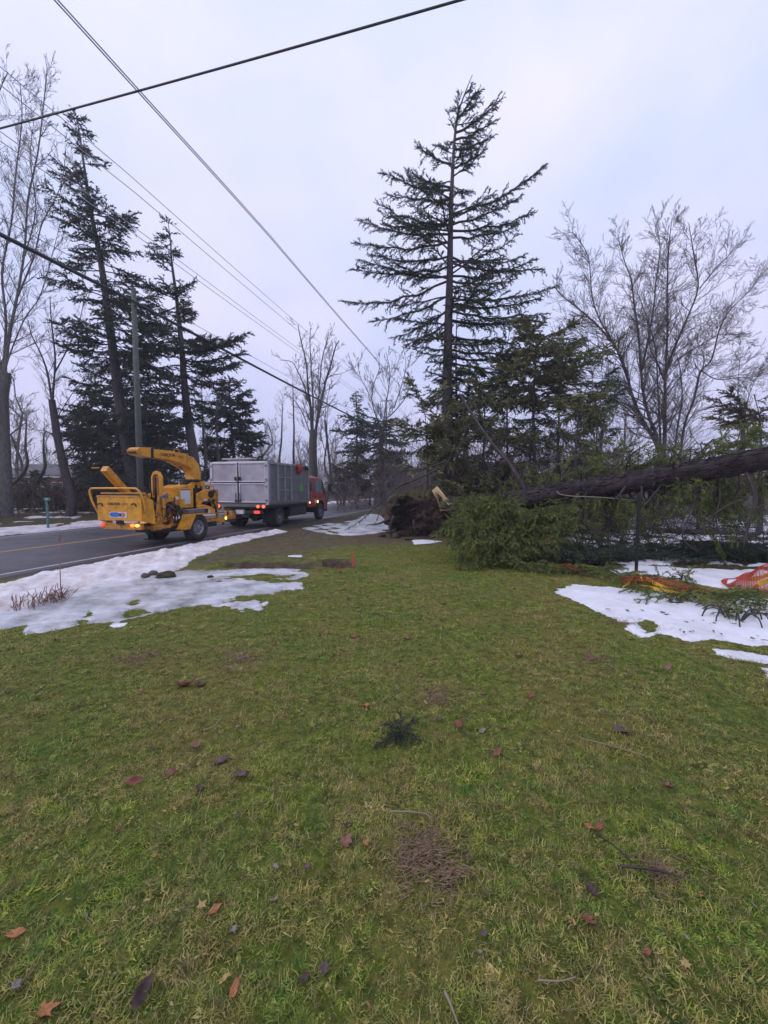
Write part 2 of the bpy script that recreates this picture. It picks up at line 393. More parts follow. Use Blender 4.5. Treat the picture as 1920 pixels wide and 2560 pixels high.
r = rmp(tn(.9, 5), [(.4, (.42,) * 3), (.65, (.62,) * 3)]); L.new(r.outputs[0], b.inputs['Roughness'])
bp = N.new('ShaderNodeBump'); bp.inputs['Strength'].default_value = .25; bp.inputs['Distance'].default_value = .01; L.new(tn(160, 3).outputs[0], bp.inputs['Height']); L.new(bp.outputs[0], b.inputs['Normal'])
ASPH = m
road_sheet('road', 8.45, 15.75, -30, 420, 0.0, ASPH, .5, .05)
GRAV = mat('gravel_shoulder', (.060, .048, .046), .9, var=.6, scale=40, bump=.8, bscale=60, geo=True)
road_sheet('shoulder', 7.9, 8.50, -30, 200, -0.004, GRAV, .5, .07, 5)
YLN = mat('worn_yellow_line', (.50, .27, .07), .7, var=.2, scale=30, dirt=(.12, .09, .07), dirtamt=.7, dscale=12, geo=True)
WLN = mat('worn_white_line', (.42, .38, .40), .7, var=.2, scale=30, dirt=(.11, .09, .09), dirtamt=.8, dscale=10, geo=True)
road_sheet('yellow_road_line', 11.75, 11.87, -30, 420, .004, YLN, 1)
road_sheet('white_road_line', 8.68, 8.79, -30, 420, .004, WLN, 1)
road_sheet('white_road_line', 15.20, 15.31, -30, 420, .004, WLN, 1)

# ---------------------------------------------------------------- snow and ice
def snow_mat(name, base, dirtc, amt, rough=.55, dsc=1.6, bump=.6):
    global N, L, geo
    m, t, b = newmat(name); N = t.nodes; L = t.links; geo = N.new('ShaderNodeNewGeometry')
    f = rmp(tn(dsc, 8, .7), [(.42, (0, 0, 0)), (.68, (amt,) * 3)]); r1_ = rmp(tn(7, 5), [(.3, tuple(c * .93 for c in base)), (.7, base)])
    r2_ = rmp(tn(13, 5), [(.3, tuple(c * .7 for c in dirtc)), (.7, dirtc)])
    sp2 = rmp(tn(42, 4, .7), [(.64, (0, 0, 0)), (.72, (.75,) * 3)]); r3_ = rmp(tn(3, 2), [(.3, (.12, .085, .06)), (.7, (.20, .15, .11))])
    L.new(mixc(sp2.outputs[0], mixc(f.outputs[0], r1_.outputs[0], r2_.outputs[0]), r3_.outputs[0]), b.inputs['Base Color'])
    b.inputs['Roughness'].default_value = rough
    bp = N.new('ShaderNodeBump'); bp.inputs['Strength'].default_value = bump; bp.inputs['Distance'].default_value = .03; L.new(tn(16, 8, .75).outputs[0], bp.inputs['Height']); L.new(bp.outputs[0], b.inputs['Normal'])
    return m
SNOWP = snow_mat('ploughed_snow', (.80, .76, .79), (.50, .38, .33), .85, dsc=2.6)
SNOW = snow_mat('old_snow', (.86, .86, .92), (.60, .58, .60), .5)
ICE = snow_mat('grey_ice', (.66, .65, .70), (.20, .195, .19), 1.0, rough=.30, dsc=1.9, bump=.35)
SNOWD = snow_mat('dirty_far_snow', (.66, .62, .66), (.30, .24, .22), .8)
SNOWFN = []
def snow(name, polys, hmax, mtl, res=.05, slope=.3, edge=.18, k=2.5, lump=.03, lk=4.0, holes=(), seed=0, patch=None, cover=True):
    allp = [p for q in polys for p in q]
    x0, x1 = min(p[0] for p in allp) - .4, max(p[0] for p in allp) + .4; y0, y1 = min(p[1] for p in allp) - .4, max(p[1] for p in allp) + .4
    def h(X, Y):
        d = np.full(X.shape, -9.0)
        for q in polys: d = np.maximum(d, sdist(q, X, Y))
        for q in holes: d = np.minimum(d, -sdist(q, X, Y))
        d = d + edge * (fbm(X, Y, k, seed) + .55 * fbm(X + 2, Y, k * 3.7, seed + 4) + .25 * fbm(X, Y + 5, k * 9, seed + 6))
        if patch is not None: d = np.minimum(d, (fbm(X, Y, patch[0], seed + 7) + patch[1]) * patch[2])
        hh = np.where(d > 0, hmax * (1 - np.exp(-np.maximum(d, 0) * slope / hmax)), d * .5)
        return hh + lump * (fbm(X, Y, lk, seed + 9)) * ss(0, .25, d) 
    def zf(X, Y): return gz(X, Y) + np.maximum(h(X, Y), -.06)
    me = grid_mesh(name, np.arange(x0, x1, res), np.arange(y0, y1, res), zf, keep=lambda X, Y, Z: h(X, Y) > -.03)
    o = link_mesh(name, me, mtl); tag(o, kind='structure')
    if cover: SNOWFN.append((x0, x1, y0, y1, h))
    return o
BANK = gpoly([(-260, 1505), (0, 1461), (100, 1437), (250, 1406), (400, 1378), (500, 1358), (600, 1340), (690, 1326), (722, 1329), (650, 1344), (560, 1366), (520, 1384), (472, 1402), (450, 1424), (400, 1440), (330, 1452), (200, 1478), (80, 1512), (-60, 1545), (-300, 1600)])
snow('snow_bank', [BANK], .085, SNOWP, res=.042, slope=.42, edge=.16, lump=.075, lk=8.5, seed=1)
ICEP = gpoly([(-300, 1590), (0, 1530), (120, 1495), (260, 1462), (420, 1432), (470, 1424), (560, 1426), (650, 1419), (735, 1420), (768, 1436), (748, 1446), (560, 1448), (620, 1452), (760, 1456), (745, 1470), (712, 1474), (690, 1486), (640, 1484), (600, 1496), (668, 1508), (640, 1520), (570, 1522), (500, 1514), (440, 1522), (380, 1535), (325, 1553), (250, 1562), (180, 1552), (100, 1556), (0, 1575), (-260, 1640)])
holes = [gpoly([(205, 1545), (240, 1538), (245, 1530), (215, 1532)]), gpoly([(300, 1530), (360, 1522), (370, 1532), (320, 1540)]), gpoly([(295, 1512), (335, 1505), (330, 1512)]),
         gpoly([(570, 1440), (740, 1436), (735, 1446), (600, 1448)]), gpoly([(575, 1490), (655, 1487), (650, 1502), (580, 1506)])]
snow('ice_sheet', [ICEP], .022, ICE, res=.03, slope=.22, edge=.19, k=4.2, lump=.014, lk=9, holes=holes, seed=2)
snow('ice_patch', [gpoly([(70, 1560), (170, 1548), (200, 1562), (120, 1580), (60, 1585)]), gpoly([(160, 1555), (190, 1552), (192, 1562), (165, 1565)])], .015, ICE, res=.03, slope=.2, edge=.06, k=7, lump=.006, seed=5)
snow('snow_patch', [gpoly([(272, 1563), (320, 1556), (318, 1564), (280, 1570)])], .012, SNOW, res=.02, slope=.2, edge=.03, k=9, lump=.004, seed=6)
snow('snow_patch', [gpoly([(640, 1512), (672, 1502), (670, 1510), (648, 1518)])], .012, SNOW, res=.02, slope=.2, edge=.03, k=9, lump=.004, seed=6)
RS = gpoly([(1385, 1479), (1430, 1462), (1500, 1466), (1560, 1472), (1680, 1478), (1800, 1490), (1925, 1500), (2200, 1520), (2200, 1650), (1925, 1610), (1860, 1612), (1790, 1602), (1730, 1608), (1670, 1590), (1640, 1583), (1600, 1592), (1560, 1562), (1500, 1531), (1430, 1502)])
snow('snow_patch', [RS], .05, SNOW, res=.03, slope=.3, edge=.11, k=4.5, lump=.02, seed=3, holes=[gpoly([(1600, 1562), (1625, 1553), (1645, 1562), (1640, 1580), (1620, 1588), (1600, 1578)])])
snow('snow_patch', [gpoly([(1575, 1562), (1595, 1562), (1620, 1580), (1610, 1583)])], .015, SNOW, res=.02, slope=.2, edge=.03, k=9, lump=.004, seed=6)
snow('snow_patch', [gpoly([(1780, 1622), (1850, 1625), (1925, 1640), (2150, 1670), (2150, 1720), (1925, 1662), (1850, 1650), (1790, 1636)])], .03, SNOW, res=.025, slope=.25, edge=.06, k=6, lump=.01, seed=4)
snow('snow_patch', [gpoly([(1895, 1668), (1990, 1680), (1990, 1720), (1920, 1700)])], .02, SNOW, res=.025, slope=.25, edge=.06, k=6, lump=.01, seed=14)
snow('snow_patch', [gpoly([(1515, 1424), (1580, 1413), (1680, 1420), (1800, 1424), (2200, 1440), (2200, 1500), (1925, 1478), (1800, 1470), (1700, 1452), (1560, 1440)])], .07, SNOW, res=.05, slope=.35, edge=.2, k=3, lump=.03, seed=8)
snow('snow_patch', [gpoly([(1395, 1400), (1400, 1330), (1500, 1292), (1800, 1288), (2300, 1295), (2500, 1400), (2000, 1420), (1500, 1410)])], .06, SNOW, res=.09, slope=.3, edge=.4, k=1.3, lump=.03, seed=9, patch=(1.9, .02, 1.2))
snow('snow_patch', [gpoly([(842, 1329), (880, 1303), (925, 1283), (962, 1290), (975, 1310), (962, 1330), (900, 1338), (850, 1338)])], .035, ICE, res=.05, slope=.15, edge=.3, k=2.0, lump=.03, seed=10)
snow('snow_patch', [gpoly([(755, 1322), (800, 1310), (880, 1303), (900, 1330), (830, 1336)])], .03, ICE, res=.05, slope=.2, edge=.25, k=3, lump=.02, seed=11, patch=(3.0, .05, .6))
snow('snow_patch', [gpoly([(1030, 1351), (1060, 1349), (1104, 1354), (1080, 1359), (1034, 1361)])], .03, SNOW, res=.035, slope=.3, edge=.08, k=6, lump=.01, seed=12)
snow('snow_patch', [gpoly([(718, 1389), (755, 1388), (754, 1393), (722, 1393)])], .02, SNOW, res=.03, slope=.3, edge=.03, k=6, lump=.005, seed=13)
far = [RD(15.95, -6), RD(15.95, 60), RD(17.4, 60), RD(18.2, 30), RD(18.7, -6)]
snow('roadside_snow', [far], .09, SNOWD, res=.10, slope=.3, edge=.5, k=1.2, lump=.06, seed=15, patch=(.9, .35, 1.5))
far = [RD(15.95, 60), RD(15.95, 160), RD(19, 160), RD(18, 60)]
snow('roadside_snow', [far], .12, SNOW, res=.25, slope=.3, edge=.4, k=.6, lump=.05, seed=16)
snow('snow_patch', [[RD(20, 5), RD(20, 40), RD(30, 40), RD(30, 5)]], .05, SNOWD, res=.15, slope=.2, edge=.5, k=1.2, lump=.03, seed=17, patch=(1.3, -.18, 1.2))
def covered(x, y, lim=.006):
    c = np.zeros(x.shape, bool)
    for (x0, x1, y0, y1, h) in SNOWFN:
        q = (x > x0) & (x < x1) & (y > y0) & (y < y1)
        if q.any(): c[q] |= h(x[q], y[q]) > lim
    return c

# ---------------------------------------------------------------- lawn grass: tufts of blades on points
rng = np.random.default_rng(7)
def tuft_mesh(i, nbl, spread, hmin, hmax, lean, w):
    V, F, A = [], [], []
    for _ in range(nbl):
        a = rng.uniform(0, 6.283); rr = spread * math.sqrt(rng.uniform()); x, y = rr * math.cos(a), rr * math.sin(a)
        h = rng.uniform(hmin, hmax); ln = rng.uniform(*lean); la = rng.uniform(0, 6.283); ww = w * rng.uniform(.6, 1.3)
        d = np.array([math.cos(la), math.sin(la), 0]); sd = np.array([-d[1], d[0], 0]) * ww
        b0 = np.array([x, y, -.008]); L_ = h
        p2 = b0 + np.array([0, 0, L_]) * max(.12, 1 - ln * .62) + d * L_ * ln
        p1 = b0 + (p2 - b0) * .5 + np.array([0, 0, L_ * .10]) + sd * rng.normal() * 2
        k = len(V); V += [b0 - sd, b0 + sd, p1 + sd * .8, p1 - sd * .8, p2]; F += [(k, k + 1, k + 2), (k, k + 2, k + 3), (k + 3, k + 2, k + 4)]
        A += [rng.uniform()] * 5
    return fast_mesh('grass_tuft', np.array(V), np.array(F), False, {'rnd': np.array(A)})
m, t, b = newmat('grass_blades'); N = t.nodes; L = t.links; geo = N.new('ShaderNodeNewGeometry')
at = N.new('ShaderNodeAttribute'); at.attribute_name = 'rnd'
g1 = rmp(at, [(0.0, (.075, .145, .012)), (.4, (.160, .265, .018)), (.72, (.26, .30, .028)), (.92, (.36, .33, .07)), (1, (.42, .36, .14))], o=2)
g2 = rmp(at, [(0.0, (.11, .10, .026)), (.3, (.23, .20, .040)), (.6, (.32, .25, .080)), (.85, (.38, .29, .11)), (1, (.44, .34, .17))], o=2)
g3 = rmp(at, [(0.0, (.035, .100, .012)), (.6, (.080, .200, .018)), (1, (.18, .28, .03))], o=2)
big = rmp(tn(.9, 5, .68), [(.41, (0, 0, 0)), (.53, (1, 1, 1))]); mid = rmp(tn(6.5, 5, .7), [(.43, (0, 0, 0)), (.58, (1, 1, 1))]); b3 = rmp(tn(2.2, 4, .65), [(.45, (0, 0, 0)), (.56, (.95,) * 3)])
mxm = N.new('ShaderNodeMath'); mxm.operation = 'MULTIPLY_ADD'; L.new(mid.outputs[0], mxm.inputs[0]); mxm.inputs[1].default_value = .50
mx2 = N.new('ShaderNodeMath'); mx2.operation = 'MULTIPLY'; L.new(big.outputs[0], mx2.inputs[0]); mx2.inputs[1].default_value = .55; L.new(mx2.outputs[0], mxm.inputs[2]); mxm.use_clamp = True
cc = mixc(mxm.outputs[0], mixc(b3.outputs[0], g1.outputs[0], g3.outputs[0]), g2.outputs[0])
lum = rmp(tn(15, 5, .7), [(.36, (.50, .50, .55)), (.50, (.95, .95, .95)), (.66, (1.38, 1.34, 1.2))]); xx_ = N.new('ShaderNodeMix'); xx_.data_type = 'RGBA'; xx_.blend_type = 'MULTIPLY'; xx_.inputs[0].default_value = 1; L.new(cc, xx_.inputs[6]); L.new(lum.outputs[0], xx_.inputs[7]); cc = xx_.outputs[2]
L.new(cc, b.inputs['Base Color']); b.inputs['Roughness'].default_value = .6; b.inputs['Specular IOR Level'].default_value = .3
GRASSM = m
tcol = bpy.data.collections.new('grass_tufts')
for i, a in enumerate([(74, .060, .010, .030, (.8, 1.5), .0015), (70, .055, .012, .034, (.6, 1.4), .0016), (74, .06, .008, .024, (.9, 1.6), .0022), (46, .05, .016, .048, (.5, 1.2), .0014), (60, .06, .006, .015, (.9, 1.5), .0042)]):
    me = tuft_mesh(i, *a); me.materials.append(GRASSM); o = bpy.data.objects.new('grass_tuft', me); tcol.objects.link(o)
pts = []
for (y0, y1, dens) in [(.75, 2.2, 1500), (2.2, 4, 950), (4, 7, 420), (7, 13.5, 150)]:
    hw = y1 * 1.05 + .3
    n = int((y1 - y0) * 2 * hw * dens); xx = rng.uniform(-hw, hw, n); yy = rng.uniform(y0, y1, n)
    q = np.abs(xx) < yy * 1.03 + .4; pts.append(np.stack([xx[q], yy[q], np.full(q.sum(), 1.0 if y0 < 4 else (1.25 if y0 < 7 else 1.5))], 1))
pts = np.concatenate(pts)
sx_ = -pts[:, 0] * CT + pts[:, 1] * ST
mud = mudf(pts[:, 0], pts[:, 1]); q = (sx_ < 7.9) & (mud < rng.uniform(.1, .9, len(pts))) & (duff(pts[:, 0], pts[:, 1]) < rng.uniform(.15, 1.2, len(pts))) & ~(covered(pts[:, 0], pts[:, 1]) & (rng.uniform(size=len(pts)) > .015)) & ~covered(pts[:, 0], pts[:, 1], .03)
q &= (fbm(pts[:, 0] + .3, pts[:, 1], 16, 5) + .5 * fbm(pts[:, 0], pts[:, 1], 37, 8)) > rng.uniform(-.75, -.05, len(pts))
pts = pts[q]; z = gz(pts[:, 0], pts[:, 1])
me = bpy.data.meshes.new('grass'); me.vertices.add(len(pts)); me.vertices.foreach_set('co', np.stack([pts[:, 0], pts[:, 1], z], 1).astype(np.float32).ravel())
a = me.attributes.new('sc', 'FLOAT', 'POINT'); a.data.foreach_set('value', (pts[:, 2] * rng.uniform(.6, 1.25, len(pts)) * (1 + .25 * fbm(pts[:, 0], pts[:, 1], 3.0, 2) + .65 * fbm(pts[:, 0], pts[:, 1], 13.0, 6))).astype(np.float32))
grass = link_mesh('grass', me, GRASSM); tag(grass, 'short green and straw coloured lawn grass covering the foreground', 'grass', kind='stuff')
ng = bpy.data.node_groups.new('grass_scatter', 'GeometryNodeTree'); ng.is_modifier = True
ng.interface.new_socket('Geometry', in_out='INPUT', socket_type='NodeSocketGeometry'); ng.interface.new_socket('Geometry', in_out='OUTPUT', socket_type='NodeSocketGeometry')
gi = ng.nodes.new('NodeGroupInput'); go = ng.nodes.new('NodeGroupOutput'); ci = ng.nodes.new('GeometryNodeCollectionInfo'); ci.inputs['Collection'].default_value = tcol; ci.inputs['Separate Children'].default_value = True; ci.inputs['Reset Children'].default_value = True
m2p = ng.nodes.new('GeometryNodeMeshToPoints'); iop = ng.nodes.new('GeometryNodeInstanceOnPoints'); iop.inputs['Pick Instance'].default_value = True
rv = ng.nodes.new('FunctionNodeRandomValue'); rv.data_type = 'FLOAT_VECTOR'; rv.inputs[0].default_value = (-.15, -.15, 0); rv.inputs[1].default_value = (.15, .15, 6.283)
na = ng.nodes.new('GeometryNodeInputNamedAttribute'); na.data_type = 'FLOAT'; na.inputs['Name'].default_value = 'sc'
l = ng.links.new
l(gi.outputs[0], m2p.inputs[0]); l(m2p.outputs[0], iop.inputs['Points']); l(ci.outputs[0], iop.inputs['Instance']); l(rv.outputs[0], iop.inputs['Rotation']); l(na.outputs[0], iop.inputs['Scale']); l(iop.outputs[0], go.inputs[0])
md = grass.modifiers.new('scatter', 'NODES'); md.node_group = ng
print('tufts', len(pts))
# ================================================================ TREES
def seg_mesh(name, segs, sides=3):
    """segs: array (n,8) p0(3) p1(3) r0 r1 -> tapered prisms"""
    S = np.array(segs, float).reshape(-1, 8); p0, p1 = S[:, :3], S[:, 3:6]; d = p1 - p0; ln = np.linalg.norm(d, axis=1, keepdims=True); d = d / np.maximum(ln, 1e-9)
    ref = np.where(np.abs(d[:, 2:3]) > .9, np.array([[1., 0, 0]]), np.array([[0, 0, 1.]])); u = np.cross(d, ref); u /= np.linalg.norm(u, axis=1, keepdims=True); w = np.cross(d, u)
    n = len(S); V = np.zeros((n, 2 * sides, 3)); p1e = p1 + d * S[:, 7:8] * .3
    for k in range(sides):
        a = 2 * math.pi * k / sides; o = u * math.cos(a) + w * math.sin(a)
        V[:, k] = p0 + o * S[:, 6:7]; V[:, sides + k] = p1e + o * S[:, 7:8]
    F = np.array([(k, (k + 1) % sides, sides + (k + 1) % sides, sides + k) for k in range(sides)])
    F = (F[None] + (np.arange(n) * 2 * sides)[:, None, None]).reshape(-1, 4)
    return fast_mesh(name, V.reshape(-1, 3), F, sides > 4)
def npath(pts, k=4): return [np.array(p) for p in smooth_path(pts, k)]
def trunk_obj(path, radii, mtl, parent, name='trunk', n=12, rough=.06, seed=0):
    """one continuous tapering, slightly knobbly trunk"""
    pts = [Vector(p) for p in path]; m = len(pts); v = []; f = []; up = None
    for i, p in enumerate(pts):
        d = (pts[min(i + 1, m - 1)] - pts[max(i - 1, 0)]).normalized()
        if up is None: up = d.orthogonal().normalized()
        up = (up - d * up.dot(d)).normalized(); w = d.cross(up)
        for k in range(n):
            a = 2 * math.pi * k / n
            rr = radii[i] * (1 + rough * 2.2 * mnoise.noise(Vector((p.x * 2 + math.cos(a) * 1.5 + seed, p.y * 2 + math.sin(a) * 1.5, p.z * 1.1))))
            v.append(tuple(p + (up * math.cos(a) + w * math.sin(a)) * rr))
    for i in range(m - 1):
        for k in range(n): f.append((i * n + k, i * n + (k + 1) % n, (i + 1) * n + (k + 1) % n, (i + 1) * n + k))
    me = fast_mesh(name, np.array(v), np.array(f), True); return link_mesh(name, me, mtl, parent)
def rnd_perp(d, r):
    v = np.array([r.gauss(0, 1), r.gauss(0, 1), r.gauss(0, 1)]); v -= d * v.dot(d); return v / (np.linalg.norm(v) + 1e-9)
def nrm(v): return v / (np.linalg.norm(v) + 1e-9)
def twig(segs, p, d, L_, r, lev, rr, up=.25, ang=(.5, .9), kids=5, wig=.075, rmin=.004):
    ns = 4 if lev > 0 else 2; st = L_ / ns; r0 = r
    for i in range(ns):
        d = nrm(d + wig * np.array([rr.gauss(0, 1), rr.gauss(0, 1), rr.gauss(0, 1)]) + np.array([0, 0, up * .35]))
        q = p + d * st; r1 = max(rmin, r * (1 - .8 * (i + 1) / ns)); segs.append((*p, *q, r0, r1)); r0 = r1
        if lev > 0:
            nk = max(1, int(round(kids / ns + rr.uniform(-.4, .6))))
            for _ in range(nk):
                a = rr.uniform(*ang); t = rr.random(); pp = p + (q - p) * t; dd = nrm(d * math.cos(a) + rnd_perp(d, rr) * math.sin(a))
                twig(segs, pp, dd, L_ * rr.uniform(.35, .62) * (1 - .45 * (i + t) / ns), max(rmin, r1 * .55), lev - 1, rr, up, ang, kids, wig, rmin)
        p = q
def limb(segs, path, r0, r1, rr, L0, L1, start=.15, dens=3.0, lev=2, up=.25, kids=5, ang=(.5, 1.0), rmin=.004, flat=None):
    """segments of one limb following a path, with twigs growing from it"""
    n = len(path); cum = [0]
    for i in range(n - 1): cum.append(cum[-1] + np.linalg.norm(path[i + 1] - path[i]))
    T = cum[-1]
    for i in range(n - 1):
        a, b_ = cum[i] / T, cum[i + 1] / T
        segs.append((*path[i], *path[i + 1], r0 + (r1 - r0) * a, r0 + (r1 - r0) * b_))
        if b_ > start:
            m = (cum[i + 1] - cum[i]) * dens; m = int(m) + (rr.random() < m - int(m))
            for _ in range(m):
                t = rr.random(); f = a + (b_ - a) * t
                if f < start: continue
                d = nrm(path[i + 1] - path[i]); an = rr.uniform(*ang); pd = rnd_perp(d, rr)
                if flat is not None: pd = nrm(pd * np.array([1, flat, 1]))
                dd = nrm(d * math.cos(an) + pd * math.sin(an)); LL = L0 + (L1 - L0) * f
                twig(segs, path[i] + (path[i + 1] - path[i]) * t, dd, LL * rr.uniform(.6, 1.25), max(rmin, (r0 + (r1 - r0) * f) * .42), lev, rr, up, ang=(.35, .75), kids=kids, rmin=rmin)
def px_path(pts, Y0, Y1=None, k=4):
    Y1 = Y0 if Y1 is None else Y1; n = len(pts)
    return npath([P(a, b_, Y0 + (Y1 - Y0) * i / max(1, n - 1)) for i, (a, b_) in enumerate(pts)], k)
def bare_tree(label, base, trunk_pts, Y, r0, r1, limbs, seed, mtl=BARKG, tm=TWIG, L0=2.2, L1=.8, dens=2.0, lev=2, kids=5, group=None, name='bare_tree', rmin=.005, up=.25, tstart=.45, limbk=.8):
    """trunk_pts and limbs are measured pixel paths; limbs: (pts, dY at tip, r0, r1)"""
    rr = random.Random(seed)
    gp = G(*base) if isinstance(base, tuple) else base
    root = thing(name, (0, 0, 0), 0, label, 'tree', group)
    tp = [np.array((gp.x, Y, gz1(gp.x, Y) - .15))] + [np.array(P(a, b_, Y)) for a, b_ in trunk_pts]
    tp = npath(tp, 5); n = len(tp); o0 = Vector(tp[0]); root.location = o0
    rad = [(r0 + (r1 - r0) * i / (n - 1)) * (1 + .35 * math.exp(-i / 1.5)) for i in range(n)]
    trunk_obj([Vector(p) - o0 for p in tp], rad, mtl, root, seed=seed)
    segs = []
    limb(segs, tp[int(n * tstart):], r1 * .3, r1 * .2, rr, L0, L1, start=0, dens=dens * .5, lev=lev, kids=kids, rmin=rmin, up=up)
    big = []
    for (pts, dY, a, c) in limbs:
        pp_ = [np.array(P(x, y, Y + dY * i / (len(pts) - 1))) for i, (x, y) in enumerate(pts)]
        if np.linalg.norm(pp_[0] - tp[-1]) < 1.3: pp_ = [tp[-4]] + pp_
        path = npath(pp_, 4)
        nb = len(path); s2 = []
        a, c = a * limbk, c * limbk
        limb(s2, path, a, c, rr, L0, L1, start=.12, dens=dens * 1.9, lev=lev, kids=kids, rmin=rmin, up=up)
        trunk_obj([Vector(q) - o0 for q in path], [a + (c - a) * (i / (nb - 1)) ** .75 for i in range(nb)], mtl, root, 'limb', 8, .04, seed)
        segs += s2[0:0] + [q for q in s2 if q[6] < a * .55 or q[6] < .02]
    S = np.array(segs); S[:, :3] -= np.array(o0); S[:, 3:6] -= np.array(o0)
    tag(link_mesh('twigs', seg_mesh('twigs', S, 3), tm, root), kind='stuff')
    return root
# ---- sprays of needles
def spray_base(seed, n=14, L_=.16, w=.011, spread=.9, flat=.5, droop=.15):
    r = np.random.default_rng(seed); V = []; F = []; A = []
    for i in range(n):
        t = (i + .5) / n; base = np.array([L_ * t * .85, 0, -droop * L_ * t * t]); a = r.uniform(0, 6.283)
        nd = np.array([.75, math.cos(a) * spread, math.sin(a) * spread * flat]); nd /= np.linalg.norm(nd); ln = L_ * r.uniform(.28, .5)
        sd = np.cross(nd, np.array([r.normal(), r.normal(), r.normal()])); sd /= np.linalg.norm(sd); k = len(V)
        V += [base - sd * w, base + sd * w, base + nd * ln]; F.append((k, k + 1, k + 2)); A += [r.uniform()] * 3
    return np.array(V), np.array(F), np.array(A)
def sprays_mesh(name, Pn, Dn, Sn, bases, seed=0, rup=.35):
    """needle sprays at points Pn along directions Dn with scale Sn"""
    r = np.random.default_rng(seed); Pn, Dn, Sn = np.array(Pn), np.array(Dn), np.array(Sn)
    Dn = Dn / np.linalg.norm(Dn, axis=1, keepdims=True); up = np.array([[0, 0, 1.]]) + rup * r.normal(size=Dn.shape)
    Y_ = np.cross(up, Dn); Y_ /= np.linalg.norm(Y_, axis=1, keepdims=True); Z_ = np.cross(Dn, Y_)
    VV, FF, AA = [], [], []; off = 0; pick = r.integers(0, len(bases), len(Pn))
    for bi, (bv, bf, ba) in enumerate(bases):
        q = np.where(pick == bi)[0]
        if not len(q): continue
        M = np.stack([Dn[q], Y_[q], Z_[q]], 1) * Sn[q][:, None, None]
        V = np.einsum('vk,nkj->nvj', bv, M) + Pn[q][:, None, :]
        F = bf[None] + (np.arange(len(q)) * len(bv))[:, None, None] + off
        cl = r.uniform(0, 1, len(q))[:, None] * .55; A = ba[None] * .45 + cl
        VV.append(V.reshape(-1, 3)); FF.append(F.reshape(-1, 3)); AA.append(A.reshape(-1)); off += V.shape[0] * V.shape[1]
    return fast_mesh(name, np.concatenate(VV), np.concatenate(FF), False, {'rnd': np.concatenate(AA)})
BFAR = [spray_base(i, 9, .34, .030, .95, .6, .2) for i in range(4)]
BMID = [spray_base(10 + i, 12, .22, .014, .9, .6, .2) for i in range(4)]
BNEAR = [spray_base(20 + i, 20, .12, .0062, 1.0, .8, .2) for i in range(5)]
BFLAT = [spray_base(30 + i, 12, .24, .0165, 1.0, .35, .35) for i in range(5)]
class Fol:
    def __init__(s): s.p = []; s.d = []; s.s = []; s.segs = []
    def bough(s, path, r0, rr, sub=.32, subL=.5, sp=.12, start=.25, scale=1.0, droop=.0, fwd=.75, thick=1.0, side_flat=.25, taper=.6, rmin=.003, hang=0.0, subprob=1.0):
        """one conifer branch: woody path + side branchlets + sprays"""
        n = len(path); cum = [0]
        for i in range(n - 1): cum.append(cum[-1] + np.linalg.norm(path[i + 1] - path[i]))
        T = cum[-1]
        for i in range(n - 1): s.segs.append((*path[i], *path[i + 1], max(rmin, r0 * (1 - .85 * cum[i] / T)), max(rmin, r0 * (1 - .85 * cum[i + 1] / T))))
        def at(f):
            x = f * T; i = min(n - 2, max(0, int(np.searchsorted(cum, x) - 1))); t = (x - cum[i]) / (cum[i + 1] - cum[i] + 1e-9)
            return path[i] + (path[i + 1] - path[i]) * t, nrm(path[i + 1] - path[i])
        x = start * T; side = 1
        while x < T:
            f = x / T; p, d = at(f)
            s.p.append(p); s.d.append(nrm(d + .25 * rnd_perp(d, rr))); s.s.append(scale * rr.uniform(.7, 1.2))
            x += sp
        x = start * T
        while x < T:
            f = x / T; p, d = at(f); side = -side; x += sub * rr.uniform(.5, 1.1)
            if rr.random() > subprob: continue
            h = nrm(np.cross(d, np.array([0, 0, 1.])) + 1e-6) * side
            env = (1 - f) ** taper * .85 + .18
            ll = subL * env * rr.uniform(.6, 1.3); dd = nrm(h * (1 - fwd * .5) + d * fwd + np.array([0, 0, rr.gauss(0, side_flat) - droop]))
            q = p.copy(); k = max(1, int(ll / sp)); prev = q
            for j in range(k):
                dd = nrm(dd + np.array([rr.gauss(0, .1), rr.gauss(0, .1), rr.gauss(0, .08) - hang])); nq = prev + dd * sp
                s.p.append(prev + dd * sp * .3); s.d.append(nrm(dd + .3 * rnd_perp(dd, rr))); s.s.append(scale * rr.uniform(.65, 1.15)); s.segs.append((*prev, *nq, rmin * 1.6, rmin)); prev = nq
    def make(s, parent, fmat, wmat, bases, origin=(0, 0, 0), seed=0, name='crown', bname='branches'):
        o = np.array(origin)
        if s.p: tag(link_mesh(name, sprays_mesh(name, np.array(s.p) - o, s.d, s.s, bases, seed), fmat, parent), kind='stuff')
        S = np.array(s.segs); S[:, :3] -= o; S[:, 3:6] -= o
        big = S[:, 6] > .02
        if big.any(): tag(link_mesh(bname, seg_mesh(bname, S[big], 6), wmat, parent), kind='stuff')
        if (~big).any(): tag(link_mesh('branchlets', seg_mesh('branchlets', S[~big], 3), wmat, parent), kind='stuff')
def arc(p0, p1, bend, k=6, rr=None, jit=.0):
    """curved path from p0 to p1; bend = vertical bulge"""
    p0, p1 = np.array(p0, float), np.array(p1, float); o = []
    for i in range(k + 1):
        t = i / k; q = p0 + (p1 - p0) * t; q[2] += bend * 4 * t * (1 - t)
        if rr and 0 < i < k: q += np.array([rr.gauss(0, jit), rr.gauss(0, jit), rr.gauss(0, jit)])
        o.append(q)
    return o
